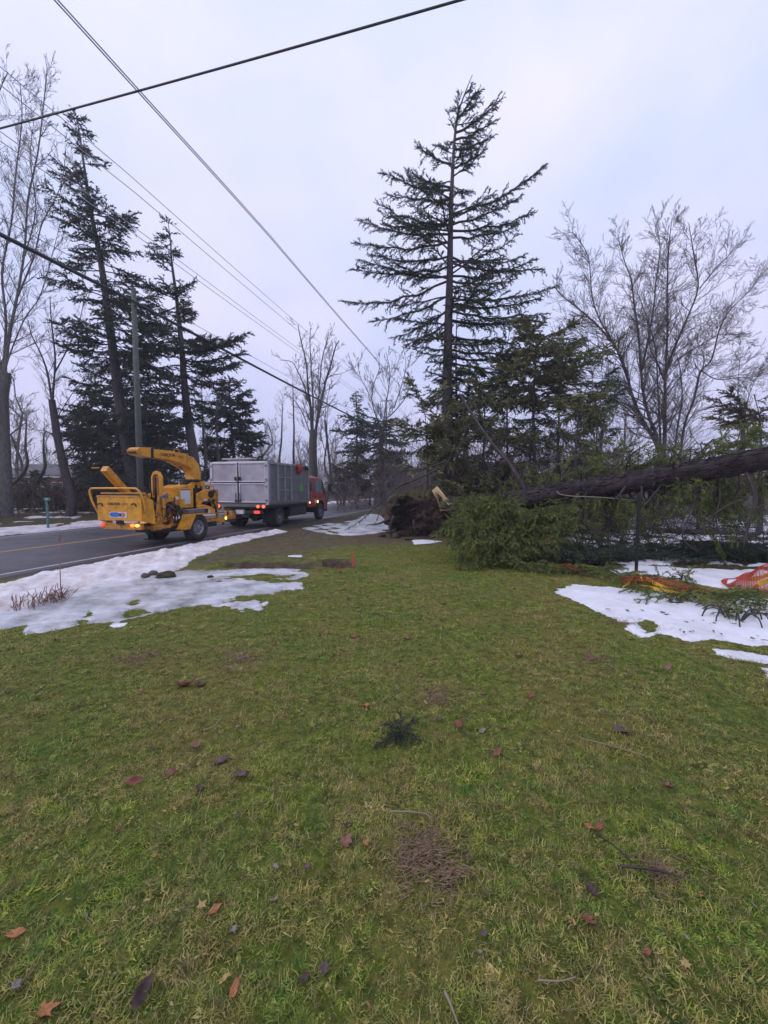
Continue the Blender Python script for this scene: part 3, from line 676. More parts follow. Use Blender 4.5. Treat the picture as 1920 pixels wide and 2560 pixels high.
def conifer(label, Y, trunk_px, r0, prof, seed, fmat=FSPR, wmat=BARKD, bases=BFAR, dens=7.0, tilt=(.25, -.15), name='spruce_tree', custom=(), sub=.30, subL=.6, sp=.15, scale=1.0, group=None, rb=.03, gap=.0, droop=.05, sbias=None, hang=0, z0=None, subprob=1.0, depth=.85, cat='tree', rag=0):
    """trunk_px: measured trunk points bottom to top; prof: (py, left_px, right_px) half widths of crown by height; custom: (attach_y, tip_px, tip_py, dY)"""
    rr = random.Random(seed); b0 = P(trunk_px[0][0], trunk_px[0][1], Y)
    base = np.array((b0.x, Y, (gz1(b0.x, Y) if z0 is None else z0) - .1))
    tp = [base] + [np.array(P(a, b_, Y)) for a, b_ in trunk_px if P(a, b_, Y).z > .3]
    tp = npath(tp, 5); n = len(tp); root = thing(name, tp[0], 0, label, cat, group); o0 = Vector(tp[0])
    zs = np.array([p[2] for p in tp]); xs_ = np.array([p[0] for p in tp]); ztop = zs[-1]
    def rad(z): return max(.012, r0 * (1 - ((z - base[2]) / (ztop - base[2])) ** 1.0 * .96))
    trunk_obj([Vector(p) - o0 for p in tp], [rad(p[2]) * (1 + .3 * math.exp(-i / 1.2)) for i, p in enumerate(tp)], wmat, root, seed=seed)
    F = Fol()
    pz = np.array([P(0, a[0], Y).z for a in prof])[::-1]; pl = np.array([a[1] / FPX * Y for a in prof])[::-1]; pr = np.array([a[2] / FPX * Y for a in prof])[::-1]
    z = pz[0]
    while z < min(pz[-1], ztop - .1):
        z += rr.uniform(.6, 1.4) / dens
        if rr.random() < gap: z += rr.uniform(.1, .5)
        l_, r_ = np.interp(z, pz, pl), np.interp(z, pz, pr); az = rr.uniform(0, 2 * math.pi) if sbias is None else rr.choice([rr.uniform(-1, 1) * sbias, math.pi + rr.uniform(-1, 1) * sbias])
        cx = math.cos(az); w = r_ if cx > 0 else l_; wy = (l_ + r_) / 2 * depth
        L_ = 1 / math.sqrt((cx / max(w, .05)) ** 2 + (math.sin(az) / max(wy, .05)) ** 2) * rr.uniform(.62, 1.08) * (1 if not rag else rr.choice([.45, .7, .9, 1.1, 1.45]))
        if L_ < .12: continue
        f = (z - pz[0]) / (pz[-1] - pz[0]); x = np.interp(z, zs, xs_); tz = tilt[1] + (tilt[0] - tilt[1]) * f + rr.gauss(0, .08 + .25 * rag)
        p0 = np.array((x, Y, z)); p1 = p0 + np.array((cx * L_, math.sin(az) * L_, L_ * tz))
        F.bough(arc(p0, p1, -L_ * .05 + rr.gauss(0, .02) * L_, 5, rr, L_ * .015), min(rb, rb * L_ / 2 + .008), rr, sub, min(subL, L_ * .45), sp, .18 if L_ < 1.5 else .28, scale, droop, hang=hang, subprob=subprob, rmin=.004)
    for c in custom:
        ay, tx, ty, dY = c[:4]; za = P(0, ay, Y).z; x = np.interp(za, zs, xs_); tip = np.array(P(tx, ty, Y + dY)); p0 = np.array((x, Y, za)); L_ = np.linalg.norm(tip - p0)
        F.bough(arc(p0, tip, -L_ * .06, 7, rr, L_ * .012), rb * 1.3, rr, sub * .85, min(subL * 1.15, L_ * .35), sp * .9, .15, scale, droop, hang=hang, rmin=.005)
    F.make(root, fmat, wmat, bases, o0, seed); return root

# ---- central spruce
cust = [(411, 1041, 360, .4), (470, 1024, 429, -.3), (475, 958, 434, .5), (498, 967, 484, -.6), (563, 946, 510, .3), (586, 900, 554, -.4), (604, 891, 609, .6), (664, 881, 673, -.3), (701, 858, 752, .2), (738, 932, 803, -.5), (775, 983, 844, .6), (798, 1015, 863, -.9), (690, 900, 650, 1.2), (640, 930, 640, -1.2), (560, 960, 560, 1.5),
        (300, 1195, 226, .3), (332, 1255, 245, -.3), (374, 1227, 341, .4), (350, 1240, 300, -.5), (420, 1209, 378, -.3), (540, 1359, 418, .3), (563, 1297, 494, -.5), (577, 1331, 533, .6), (595, 1294, 563, -.3), (641, 1306, 641, .8), (655, 1356, 674, -.4), (690, 1335, 650, 1.0), (700, 1280, 700, -1.0), (743, 1393, 717, .2), (760, 1350, 745, 1.2), (775, 1366, 784, -.5), (800, 1330, 800, .8), (840, 1400, 830, .4), (872, 1453, 849, -.3), (890, 1400, 880, .9), (905, 1330, 930, -.6), (860, 1250, 850, -1.2), (940, 1340, 960, .4)]
conifer('tall dark spruce with bare lower trunk standing alone behind the uprooted tree', 17.0, [(1119, 1300), (1119, 1130), (1119, 900), (1124, 700), (1127, 560), (1133, 400), (1142, 300), (1158, 245), (1181, 187)], .30,
        [(230, 6, 22), (300, 28, 60), (400, 50, 70), (470, 90, 80), (560, 150, 125), (660, 190, 180), (760, 190, 205), (830, 120, 210), (900, 100, 180), (1000, 90, 120), (1080, 40, 60)], 5,
        bases=BMID, dens=5.6, tilt=(.6, -.2), custom=cust, sub=.16, subL=.62, sp=.12, scale=1.15, rb=.038, droop=.10, hang=.03)
# second thin trunk beside it
conifer('thin half bare spruce growing right beside the tall central spruce', 17.8, [(1140, 1290), (1142, 1100), (1140, 900), (1143, 780), (1150, 700)], .10,
        [(700, 10, 20), (780, 30, 60), (900, 70, 110), (1000, 80, 130), (1080, 60, 90)], 6, bases=BMID, dens=9, tilt=(.1, -.25), sub=.16, subL=.45, sp=.12, scale=1.2, rb=.02, gap=.3)
# ---- left spruce group
conifer('tallest spruce on the left, blackish with its trunk leaning left', 23.0, [(352, 1260), (338, 1209), (312, 1084), (286, 902), (265, 746), (250, 642), (229, 538), (213, 434), (198, 330), (188, 282)], .38,
        [(285, 6, 8), (330, 26, 24), (370, 40, 60), (420, 40, 50), (455, 70, 75), (500, 55, 35), (540, 90, 95), (600, 80, 95), (660, 85, 70), (750, 120, 130), (850, 110, 165), (920, 150, 160), (1000, 150, 140), (1080, 160, 130), (1160, 150, 110), (1210, 130, 90)], 11,
        fmat=FLEFT, dens=25, tilt=(.30, -.22), sub=.2, subL=.95, sp=.17, scale=1.2, rb=.035, gap=.22, droop=.10, hang=.05)
conifer('one sided pine with layered boughs left of the grey truck, leaning left', 24.0, [(500, 1260), (490, 1180), (465, 1000), (455, 880), (442, 750), (430, 660), (426, 600), (420, 556)], .34,
        [(558, 18, 6), (590, 40, 6), (620, 80, 8), (660, 105, 12), (720, 135, 14), (800, 150, 50), (860, 150, 70), (930, 150, 60), (1000, 130, 50), (1060, 60, 20)], 12,
        fmat=FLEFT, dens=27, tilt=(.25, -.05), sub=.2, subL=.95, sp=.17, scale=1.2, rb=.035, gap=.22, droop=-.04, name='pine_tree',
        custom=[(720, 487, 705, .5), (740, 470, 716, -.5), (880, 622, 832, .2), (870, 600, 845, -.7), (900, 610, 880, .6), (905, 590, 915, -.4), (930, 600, 905, 1), (850, 540, 845, 0), (940, 560, 960, .4)])
conifer('small conical spruce just behind the rear of the grey truck', 29.0, [(592, 1270), (585, 1150), (578, 1050), (572, 944)], .2,
        [(946, 5, 6), (980, 40, 45), (1020, 60, 60), (1060, 75, 75), (1100, 90, 85), (1150, 95, 90), (1200, 90, 90)], 13, fmat=FLEFT, dens=17, tilt=(.3, -.3), sub=.2, subL=.9, sp=.18, scale=1.5, rb=.045, hang=.03)
conifer('dense low hemlock filling the shade between the left spruce trunks', 27.0, [(300, 1260), (300, 1150), (290, 1040), (285, 960)], .2,
        [(970, 40, 40), (1010, 90, 100), (1060, 120, 130), (1130, 130, 140), (1200, 140, 150), (1250, 120, 150)], 14, fmat=FLEFT, dens=20, tilt=(.2, -.3), sub=.28, subL=1.0, sp=.22, scale=1.5, rb=.04, name='hemlock_tree', hang=.05)
conifer('dark hemlock low behind the wood chipper chute', 30.0, [(410, 1265), (412, 1150), (415, 1030)], .18,
        [(1030, 20, 20), (1080, 70, 60), (1140, 90, 80), (1220, 90, 90), (1255, 80, 80)], 15, fmat=FLEFT, dens=20, tilt=(.2, -.3), sub=.3, subL=1.0, sp=.24, scale=1.5, rb=.04, name='hemlock_tree', hang=.05)
# ---- middle distance evergreen and shrubs behind the road
conifer('wide flat topped pine beyond the road, right of the red cab', 34.0, [(960, 1265), (955, 1150), (950, 1080), (945, 1045)], .28,
        [(1046, 60, 40), (1070, 120, 50), (1090, 110, 60), (1120, 120, 70), (1150, 60, 60)], 21, fmat=FLEFT, dens=16, tilt=(.10, -.15), sub=.32, subL=1.3, sp=.26, scale=1.7, rb=.06, name='pine_tree')
conifer('slim ragged spruce beyond the flat topped pine', 46.0, [(892, 1262), (892, 1120), (892, 980)], .2, [(980, 4, 4), (1010, 26, 26), (1060, 34, 34), (1120, 40, 40), (1200, 38, 38)], 22, fmat=FLEFT, dens=7, tilt=(.2, -.2), sub=.4, subL=1.1, sp=.35, scale=1.8, rb=.04)
for (x_, y_, Y, w_, top, sd, fm, lb) in [(925, 1250, 38, 70, 1150, 23, FBRN, 'brown green shrub beside the white van across the road'), (860, 1250, 36, 45, 1165, 24, FBRN, 'low brown shrub behind the front of the red cab'),
                                       (985, 1245, 44, 50, 1150, 25, FBRN, 'dull bush behind the white van')]:
    conifer(lb, Y, [(x_, y_), (x_, (y_ + top) // 2), (x_, top)], .1, [(top, w_ * .4, w_ * .4), ((top + y_) // 2, w_, w_), (y_ - 8, w_ * .9, w_ * .9)], sd, fmat=fm, dens=22, tilt=(.5, .1), sub=.35, subL=.9, sp=.26, scale=1.5, rb=.03, name='shrub', cat='shrub')
for (x_, y_, Y, w_, top, sd, fm, lb) in [(30, 1306, 23.5, 80, 1205, 84, FBRN, 'brown hedge like shrub at the far left across the road'), (120, 1304, 24.5, 70, 1215, 85, FBRN, 'brown shrub behind the teal sign post'), (200, 1302, 25, 65, 1222, 86, FBRN, 'low brown shrub in front of the brick bungalow'), (75, 1300, 27, 60, 1185, 87, FLEFT, 'dark bush behind the brown shrubs at the far left'), (265, 1300, 26, 55, 1215, 88, FBRN, 'brownish shrub left of the chipper guard rail')]:
    conifer(lb, Y, [(x_, y_), (x_, (y_ + top) // 2), (x_, top)], .08, [(top, w_ * .4, w_ * .4), ((top + y_) // 2, w_, w_), (y_ - 5, w_ * .9, w_ * .9)], sd, fmat=fm, dens=16, tilt=(.6, .05), sub=.25, subL=.8, sp=.2, scale=1.1, rb=.02, name='shrub', cat='shrub')
# ---- green mass right of the central spruce
MASS = [
    ('drooping hemlock in front of the tall central spruce trunk', 14.6, [(1068, 1290), (1066, 1150), (1062, 1040), (1058, 960)], .07, [(950, 16, 20), (1000, 45, 40), (1060, 55, 50), (1120, 60, 55), (1200, 60, 60), (1260, 40, 60)], 31, FHEM, 8.5),
    ('bushy young hemlock between the spruce trunk and the leaning dead pole', 15.2, [(1205, 1290), (1205, 1150), (1208, 1020), (1205, 925)], .12, [(930, 15, 20), (980, 55, 50), (1050, 80, 75), (1130, 90, 85), (1220, 90, 90), (1260, 70, 80)], 32, FHEM, 8.0),
    ('tall rounded hemlock behind the leaning dead pole', 16.0, [(1345, 1290), (1343, 1150), (1340, 1000), (1335, 860), (1330, 790)], .16, [(795, 12, 20), (850, 60, 70), (900, 85, 95), (960, 100, 120), (1040, 110, 125), (1120, 115, 120), (1200, 110, 120), (1260, 90, 100)], 33, FHEM, 8.0),
    ('dense hemlock behind the middle of the fallen trunk', 14.0, [(1445, 1290), (1446, 1150), (1450, 1040), (1450, 960)], .12, [(960, 12, 15), (1000, 40, 50), (1060, 75, 75), (1120, 95, 95), (1200, 95, 100), (1260, 80, 90)], 34, FHEM, 7.5),
    ('low spreading yew below the bare maple stems', 15.0, [(1600, 1290), (1602, 1190), (1605, 1115)], .10, [(1112, 20, 20), (1150, 60, 60), (1200, 80, 85), (1250, 70, 80)], 35, FHEM, 7.0),
    ('feathery dark evergreen behind the fallen trunk, left of the right edge', 15.5, [(1745, 1290), (1745, 1180), (1748, 1110)], .09, [(1112, 10, 12), (1150, 50, 45), (1200, 65, 60), (1250, 60, 60)], 36, FBRN, 6.5),
    ('rough evergreen at the right edge rising above the fallen trunk', 13.5, [(1900, 1300), (1902, 1180), (1905, 1060), (1908, 985)], .13, [(990, 10, 15), (1040, 45, 50), (1100, 75, 80), (1170, 90, 90), (1250, 90, 90)], 37, FBRN, 7.5),
    ('thin dark hemlock behind the tall rounded one', 19.0, [(1270, 1290), (1272, 1100), (1275, 900), (1275, 830)], .12, [(835, 10, 12), (900, 45, 40), (1000, 60, 60), (1100, 70, 70), (1220, 70, 70)], 38, FSPR, 5.0),
    ('ragged hemlock filling the gap right of the central spruce', 18.0, [(1170, 1290), (1172, 1100), (1172, 900)], .09, [(905, 12, 15), (960, 45, 50), (1050, 70, 75), (1150, 85, 85), (1240, 80, 80)], 40, FHEM, 6.5),
    ('broad hemlock between the tall rounded one and the maple', 17.5, [(1400, 1290), (1402, 1100), (1402, 900)], .10, [(905, 12, 15), (950, 50, 60), (1050, 85, 95), (1150, 100, 105), (1250, 95, 100)], 81, FHEM, 6.5),
    ('low green hemlock right behind the root ball', 15.6, [(1120, 1295), (1122, 1200), (1122, 1080)], .07, [(1085, 15, 15), (1120, 50, 50), (1180, 75, 70), (1250, 80, 75)], 82, FHEM, 8.0),
    ('low feathery hemlock under the trunk left of the metal post', 12.8, [(1520, 1310), (1522, 1230), (1522, 1130)], .06, [(1135, 15, 15), (1180, 60, 60), (1240, 85, 85), (1300, 90, 90)], 83, FHEM, 8.0),
    ('spindly spruce behind the hemlocks, left of the bare maple', 20.0, [(1490, 1280), (1490, 1100), (1495, 960), (1496, 900)], .1, [(905, 6, 6), (980, 30, 30), (1060, 45, 45), (1200, 55, 55)], 39, FSPR, 4.0)]
for (lb, Y, tp_, r0, pf, sd, fm, dn) in MASS:
    r3 = random.Random(sd); tp_ = [tp_[0]] + [(a_ + r3.gauss(0, 9) * (k_ + 1) * .6, b_) for k_, (a_, b_) in enumerate(tp_[1:])]; r0 *= .7; pf = [(q0 + 25 if k_ == 0 else q0, q1 * 1.1 + 14 * (k_ < 3), q2 * 1.1 + 14 * (k_ < 3)) for k_, (q0, q1, q2) in enumerate(pf)]
    conifer(lb, Y, tp_, r0, pf, sd, fmat=fm, bases=BFLAT, dens=dn * 3.6, tilt=(.35, -.45), sub=.16, subL=1.0, sp=.13, scale=1.5, rb=.02, name='hemlock_tree' if fm is FHEM else 'evergreen_tree', hang=.07, gap=.15, rag=1)
# ---- bare trees
BT = bare_tree
BT('big grey bare tree cut by the left edge of the picture', G(8, 1300), [(6, 1150), (2, 1010), (10, 930)], 20.0, .36, .27,
   [([(10, 940), (25, 830), (45, 730), (62, 620), (70, 500), (95, 380), (110, 250), (118, 170)], .8, .17, .03), ([(4, 940), (-20, 800), (-40, 650), (-30, 450), (-10, 260), (20, 180)], -.8, .16, .03), ([(8, 930), (15, 800), (5, 680), (28, 560), (40, 430), (55, 300), (50, 210)], 1.2, .14, .03),
    ([(45, 740), (85, 640), (105, 560), (150, 470), (165, 380)], -.6, .08, .02), ([(20, 900), (60, 800), (100, 740), (130, 640), (150, 560)], .5, .08, .02), ([(62, 640), (90, 520), (75, 400), (85, 300)], .6, .06, .02), ([(5, 900), (40, 880), (95, 850), (140, 800)], .3, .05, .015)], 41, L0=2.0, L1=1.1, dens=1.6, lev=2, kids=5, mtl=BARKL, rmin=.006, limbk=.55)
BT('dark forked bare tree leaning left in front of the spruces', G(185, 1295), [(182, 1250), (165, 1190), (145, 1100), (130, 1000)], 21.0, .24, .15,
   [([(130, 1005), (118, 930), (100, 880), (80, 840), (70, 800)], .3, .09, .02), ([(132, 1000), (138, 900), (128, 800), (125, 740)], -.4, .09, .02), ([(138, 930), (170, 870), (200, 800), (210, 740)], .3, .05, .015), ([(150, 1110), (120, 1080), (90, 1075), (40, 1070)], -.3, .035, .01), ([(140, 1050), (170, 1000), (200, 960), (240, 940)], .3, .04, .01)], 42, L0=1.4, L1=.7, dens=1.6, lev=2, kids=4, mtl=BARKD)
BT('thick forked bare tree right above the red truck cab', G(785, 1262), [(783, 1190), (782, 1120), (784, 1075)], 36.0, .42, .33,
   [([(780, 1080), (776, 1010), (770, 975), (766, 910), (752, 850), (745, 812)], .5, .21, .04), ([(788, 1080), (800, 1020), (815, 950), (825, 920), (838, 870), (848, 852)], -.5, .21, .05), ([(776, 1020), (762, 970), (745, 930), (730, 905), (700, 900)], .8, .10, .03), ([(782, 1060), (782, 990), (778, 920), (775, 860), (776, 820)], -.8, .14, .03),
    ([(792, 1060), (798, 980), (805, 900), (818, 850), (822, 830)], 1, .12, .03), ([(780, 1100), (760, 1040), (735, 1000), (710, 985)], -1, .09, .03), ([(808, 960), (825, 940), (850, 935), (862, 930)], .6, .07, .02), ([(800, 1020), (825, 1015), (850, 1008)], -.6, .06, .02)], 43, L0=2.0, L1=1.2, dens=1.0, lev=2, kids=4, rmin=.012)
BT('slender bare tree just right of the truck cab', G(830, 1262), [(826, 1200), (820, 1120), (812, 1050)], 33.0, .13, .08,
   [([(812, 1050), (818, 1000), (826, 960)], .5, .05, .02), ([(816, 1140), (805, 1100), (800, 1070)], -.4, .05, .02), ([(822, 1160), (835, 1100), (850, 1060)], .4, .05, .02)], 44, L0=2, L1=1, dens=1.2, lev=2, kids=4, rmin=.012)
BT('pale bare tree left of the tall spruce, above the road', G(948, 1255), [(946, 1180), (952, 1110), (958, 1080)], 42.0, .34, .25,
   [([(958, 1085), (965, 1050), (985, 1030), (1010, 1000), (1020, 980)], .5, .14, .04), ([(956, 1085), (940, 1040), (930, 1000), (935, 960), (950, 920)], -.5, .14, .03), ([(958, 1080), (962, 1030), (970, 980), (975, 930), (965, 880)], 1, .12, .03), ([(930, 1000), (915, 970), (900, 940), (895, 900)], .5, .07, .02), ([(975, 1050), (1000, 1052), (1020, 1055)], -.4, .06, .02), ([(985, 1020), (1005, 960), (1015, 910), (1010, 880)], .8, .08, .02)], 45, L0=3.0, L1=1.6, dens=.9, lev=2, kids=4, mtl=BARKL, rmin=.014)
BT('large spreading bare maple with many stems on the right', G(1655, 1290), [(1657, 1230), (1655, 1180), (1652, 1140)], 22.0, .42, .34,
   [([(1645, 1120), (1628, 1085), (1600, 1040), (1578, 980), (1568, 940), (1545, 880), (1500, 820), (1450, 775), (1405, 740), (1385, 715)], .8, .20, .02), ([(1570, 950), (1540, 870), (1500, 800), (1480, 740), (1470, 640), (1430, 580)], -.8, .09, .018),
    ([(1648, 1120), (1640, 1085), (1622, 1040), (1608, 980), (1602, 920), (1595, 830), (1585, 760), (1578, 700), (1560, 650), (1545, 590)], -.6, .18, .02), ([(1602, 930), (1620, 850), (1635, 760), (1640, 700), (1650, 620), (1640, 560)], 1.0, .10, .018), ([(1652, 1120), (1650, 1080), (1645, 980), (1638, 870), (1615, 790), (1590, 720)], 1.5, .12, .02),
    ([(1660, 1120), (1662, 1080), (1662, 1010), (1664, 920), (1668, 840), (1668, 720), (1672, 620), (1680, 545)], .3, .20, .02), ([(1664, 930), (1690, 860), (1720, 790), (1745, 720), (1735, 640), (1722, 560)], -1.0, .11, .02), ([(1750, 720), (1790, 670), (1820, 640), (1835, 620)], -.5, .05, .012), ([(1660, 950), (1640, 900), (1625, 870), (1618, 800)], -.4, .08, .02),
    ([(1690, 1290), (1700, 1150), (1712, 1060), (1735, 1000), (1750, 930), (1778, 900), (1800, 820), (1830, 770), (1880, 720), (1915, 660)], .8, .12, .018), ([(1755, 930), (1760, 890), (1740, 850)], .5, .05, .015), ([(1685, 1290), (1690, 1100), (1705, 1000), (1700, 920), (1690, 880)], -1, .09, .015), ([(1690, 900), (1740, 870), (1790, 840), (1850, 830)], .8, .06, .012), ([(1752, 925), (1790, 948), (1840, 945), (1900, 940), (1930, 925)], -.6, .05, .012),
    ([(1590, 1040), (1540, 1000), (1490, 980), (1450, 990)], -.5, .06, .012), ([(1570, 970), (1530, 950), (1480, 945), (1440, 950)], .5, .05, .012), ([(1555, 890), (1500, 870), (1450, 840), (1400, 850)], -.7, .05, .012)], 46, L0=2.5, L1=1.1, dens=2.9, lev=2, kids=6, rmin=.0056, tstart=.9, up=.08, limbk=.68)
BT('thin twin stemmed bare tree left of the big maple', G(1505, 1285), [(1500, 1180), (1505, 1080)], 24.0, .12, .09, [([(1505, 1080), (1520, 1020), (1530, 960), (1540, 900)], .4, .06, .012), ([(1505, 1085), (1530, 1050), (1548, 1000), (1560, 950)], -.5, .05, .012), ([(1500, 1100), (1485, 1000), (1478, 920), (1470, 850)], .5, .05, .012)], 47, L0=1.4, L1=.8, dens=1.6, lev=2, kids=4, rmin=.006)
BT('bare young tree behind the right edge evergreen', G(1850, 1285), [(1852, 1150), (1860, 1050)], 25.0, .14, .1, [([(1860, 1050), (1875, 980), (1905, 920)], .5, .06, .012), ([(1858, 1060), (1845, 980), (1850, 900)], .5, .06, .012)], 48, L0=1.8, L1=1, dens=1.6, lev=2, kids=5, rmin=.007)
# slim bare stems behind the chipper and the truck
for i, (x_, yt, Y, lean, lb) in enumerate([(512, 985, 26, -8, 'slim straight bare stem right of the leaning pine trunk'), (545, 1020, 27, -4, 'thin bare stem in front of the small conical spruce'), (702, 1010, 38, 4, 'dead spruce stem with short side twigs above the box truck'), (738, 960, 37, -6, 'taller dead stem with level twigs between truck box and forked tree'), (60, 1050, 26, 6, 'thin bare stem at the left above the brown brush'), (108, 1080, 27, 2, 'crooked thin stem left of the dark forked tree'), (815, 1030, 48, 3, 'faint thin stem above the road bend'), (1330, 1000, 24, 4, 'thin grey stem showing through the hemlocks'), (1400, 930, 25, -5, 'upright thin bare stem above the hemlocks'), (1560, 1040, 26, 3, 'short thin bare stem beside the maple base')]):
    BT(lb, G(x_, 1275), [(x_, 1180), (x_ + lean * .5, (1180 + yt) // 2), (x_ + lean, yt)], Y, .09 + .002 * Y, .03, [([(x_ + lean, yt), (x_ + lean * 1.4, yt - 40)], .2, .03, .01)], 50 + i, L0=1.6, L1=.8, dens=2.6, lev=1, kids=5, rmin=.008, up=-.02, tstart=.12)
# ---- wood behind: four shapes, each copied
def copy_tree(o, parent=None):
    c = o.copy(); COL.objects.link(c); c.parent = parent
    for ch in list(o.children): copy_tree(ch, c)
    return c
protos = []
for k in range(5):
    rr = random.Random(200 + k); root = thing('bare_tree', (0, 0, 0), 0, 'thin bare tree in the wood far behind the road', 'tree', 'bare trees of the far wood')
    H = rr.uniform(9, 13); path = [np.array((rr.gauss(0, .1) * i, rr.gauss(0, .1) * i, H * i / 7)) for i in range(8)]; path[0][2] = -.3
    trunk_obj([Vector(p) for p in path], [.16 * (1 - i / 8) + .02 for i in range(8)], BARKG, root, n=7)
    s = []; limb(s, path[1:], .02, .02, rr, 2.8, 1.3, start=.1, dens=3.0, lev=2, kids=4, up=.35, rmin=.014); S = np.array(s); tag(link_mesh('twigs', seg_mesh('twigs', S, 3), TWIG, root), kind='stuff'); protos.append(root)
rr = random.Random(77); used = set()
for i in range(110):
    if i < 70: t_ = rr.uniform(14, 130); s_ = rr.uniform(24, 60) + t_ * .05; p = RD(s_, t_)
    elif i < 95: y = rr.uniform(42, 110); p = Vector((rr.uniform(.1, 1.1) * y, y, 0))
    else: y = rr.uniform(70, 160); p = Vector((rr.uniform(-.2, .25) * y, y, 0))
    if abs(-p.x * CT + p.y * ST - 12) < 7 and p.y < 150: p = p + RD(14, 0)
    k = i % 5; o = protos[k] if k not in used else copy_tree(protos[k]); used.add(k)
    o.location = (p.x, p.y, gz1(p.x, p.y) - .1); o.rotation_euler = (0, 0, rr.uniform(0, 6.28)); q = rr.uniform(.65, 1.15); o.scale = (q, q, q)
BRUSHM = bark_mat('brown_brush', (.035, .028, .020), (.11, .085, .062))
HAZET = bark_mat('far_twigs', (.09, .075, .085), (.17, .15, .165))
# far wood as one mass of fine vertical growth + undergrowth
def brush(name, label, n, place, hr, r=.02, mtl=TWIG, seed=0, k=4):
    rr = random.Random(seed); s = []
    for _ in range(n):
        p = place(rr); z = gz1(p.x, p.y) - .05; h = rr.uniform(*hr)
        q = np.array((p.x, p.y, z)); d = nrm(np.array((rr.gauss(0, .25), rr.gauss(0, .25), 1)))
        for j in range(k):
            d = nrm(d + np.array((rr.gauss(0, .25), rr.gauss(0, .25), .05))); q2 = q + d * h / k; s.append((*q, *q2, r, r * .7)); 
            for _ in range(2): dd = nrm(d + np.array((rr.gauss(0, .8), rr.gauss(0, .8), rr.gauss(.1, .4)))); s.append((*q2, *(q2 + dd * h * .22), r * .6, r * .3))
            q = q2
    o = link_mesh(name, seg_mesh(name, s, 3), mtl); tag(o, label, 'undergrowth', kind='stuff')
brush('undergrowth', 'tangled brown undergrowth along the wood across the road', 2400, lambda r: RD(r.uniform(21, 34), r.uniform(-2, 90)), (.5, 2.0), .02, BRUSHM, 1)
brush('undergrowth', 'grey brush at the far end of the road and behind the hemlocks', 2400, lambda r: (lambda y: Vector((r.uniform(-.12, 1.15) * y, y, 0)))(r.uniform(26, 60)), (.8, 3.2), .02, TWIG, 2)
brush('far_wood', 'distant grey mass of bare trees along the horizon', 2600, lambda r: (lambda y: Vector((r.uniform(-1.3, 1.3) * y, y, 0)))(r.uniform(110, 165)), (5, 11), .06, HAZET, 3, 5)
brush('brush_thicket', 'thicket of fine bare stems among the hemlocks behind the root ball', 900, lambda r: (lambda y: Vector((r.uniform(.06, .62) * y, y, 0)))(r.uniform(15, 21)), (1.5, 5.0), .009, TWIG, 6, 5)
brush('brush_thicket', 'low dead brush and bracken behind the fallen trunk', 1500, lambda r: (lambda y: Vector((r.uniform(.2, 1.05) * y, y, 0)))(r.uniform(12.5, 22)), (.25, 1.0), .006, BRUSHM, 4)
# ================================================================ POLE, WIRES
def wire(name, label, s_, h0, slope_h, t0, t1, r, mtl, sag=.25, span=45, cat='wire', group=None):
    mb = MB(); pts = []; tt = t0
    while tt <= t1:
        u = ((tt - 15.2) % span) / span; pts.append(RD(s_, tt, h0 - 4 * sag * u * (1 - u))); tt += 3
    mb.tube(pts, r, 6); o = mb.build(name, mtl); tag(o, label, cat, group); return o
wire('overhead_wire', 'uppermost of the two thin wires strung over the truck', 15.9, 15.6, 0, -12, 150, .016, WIRE, .3)
wire('overhead_wire', 'lower of the two thin wires strung high over the truck', 15.4, 14.6, 0, -12, 150, .016, WIRE, .3)
wire('overhead_wire', 'upper strand of the lower wire pair passing the pine top', 15.9, 13.45, 0, -12, 150, .015, WIRE, .2)
wire('overhead_wire', 'lower strand of the lower wire pair passing the pine top', 15.7, 13.0, 0, -12, 150, .015, WIRE, .2)
wire('telephone_cable', 'thick black cable sagging across the left trees towards the root ball', 15.75, 10.0, 0, -12, 150, .075, CABLE, .18)
wire('telephone_cable', 'thin cable running just above the thick black cable', 15.75, 10.5, 0, -12, 150, .012, CABLE, .1)
wire('overhead_wire', 'left strand of the pale double wire running down from the top edge', 9.5, 12.5, 0, -8, 130, .017, WIRE, .25)
wire('overhead_wire', 'right strand of the pale double wire running down from the top edge', 9.47, 12.55, 0, -8, 130, .017, WIRE, .25)
mb = MB(); A_, B_ = P(-420, 430, 15), P(1560, -118, 8.5); pp = []
for i in range(25):
    u = i / 24; q = A_ + (B_ - A_) * u; q.z -= .10 * 4 * u * (1 - u); pp.append(q)
mb.tube(pp, .024, 6); mb.tube([p + Vector((0, .02, .045)) for p in pp], .014, 6)
tag(mb.build('service_cable', CABLE), 'dark twisted cable crossing the sky at the upper left', 'cable')
def pole(label, s_, t_, h, lean=0, arm=True):
    root = thing('utility_pole', RD(s_, t_, 0), math.pi / 2 - TH, label, 'utility pole', 'utility poles along the road')
    mb = MB(); mb.tube([(0, 0, -.3), (0, lean * .5, h * .5), (0, lean, h)], [.15, .13, .105], 14); mb.build('shaft', WOODP, root)
    if not arm: B('cable_clamp', BLK, [('box', (0, -.2, 10.0), (.08, .12, .2)), ('box', (0, -.2, 10.5), (.08, .10, .1))], root); return root
    mb = MB(); mb.box((.02, lean, h - .45), (.10, 1.7, .11)); mb.build('crossarm', WOODP, root, .01)
    for b_ in (-.7, -.15, .35, .75):
        mb = MB(); mb.lathe([(0, 0), (.03, 0), (.05, .05), (.03, .08), (.045, .12), (0, .14)], 10, 'z', (.02, lean + b_, h - .39)); mb.build('insulator', GREYF, root)
    return root
pole('utility pole farther along the road beyond the truck', 15.9, 60.2, 15.4)
pole('farthest utility pole standing by the road bend', 15.9, 105.2, 15.4)

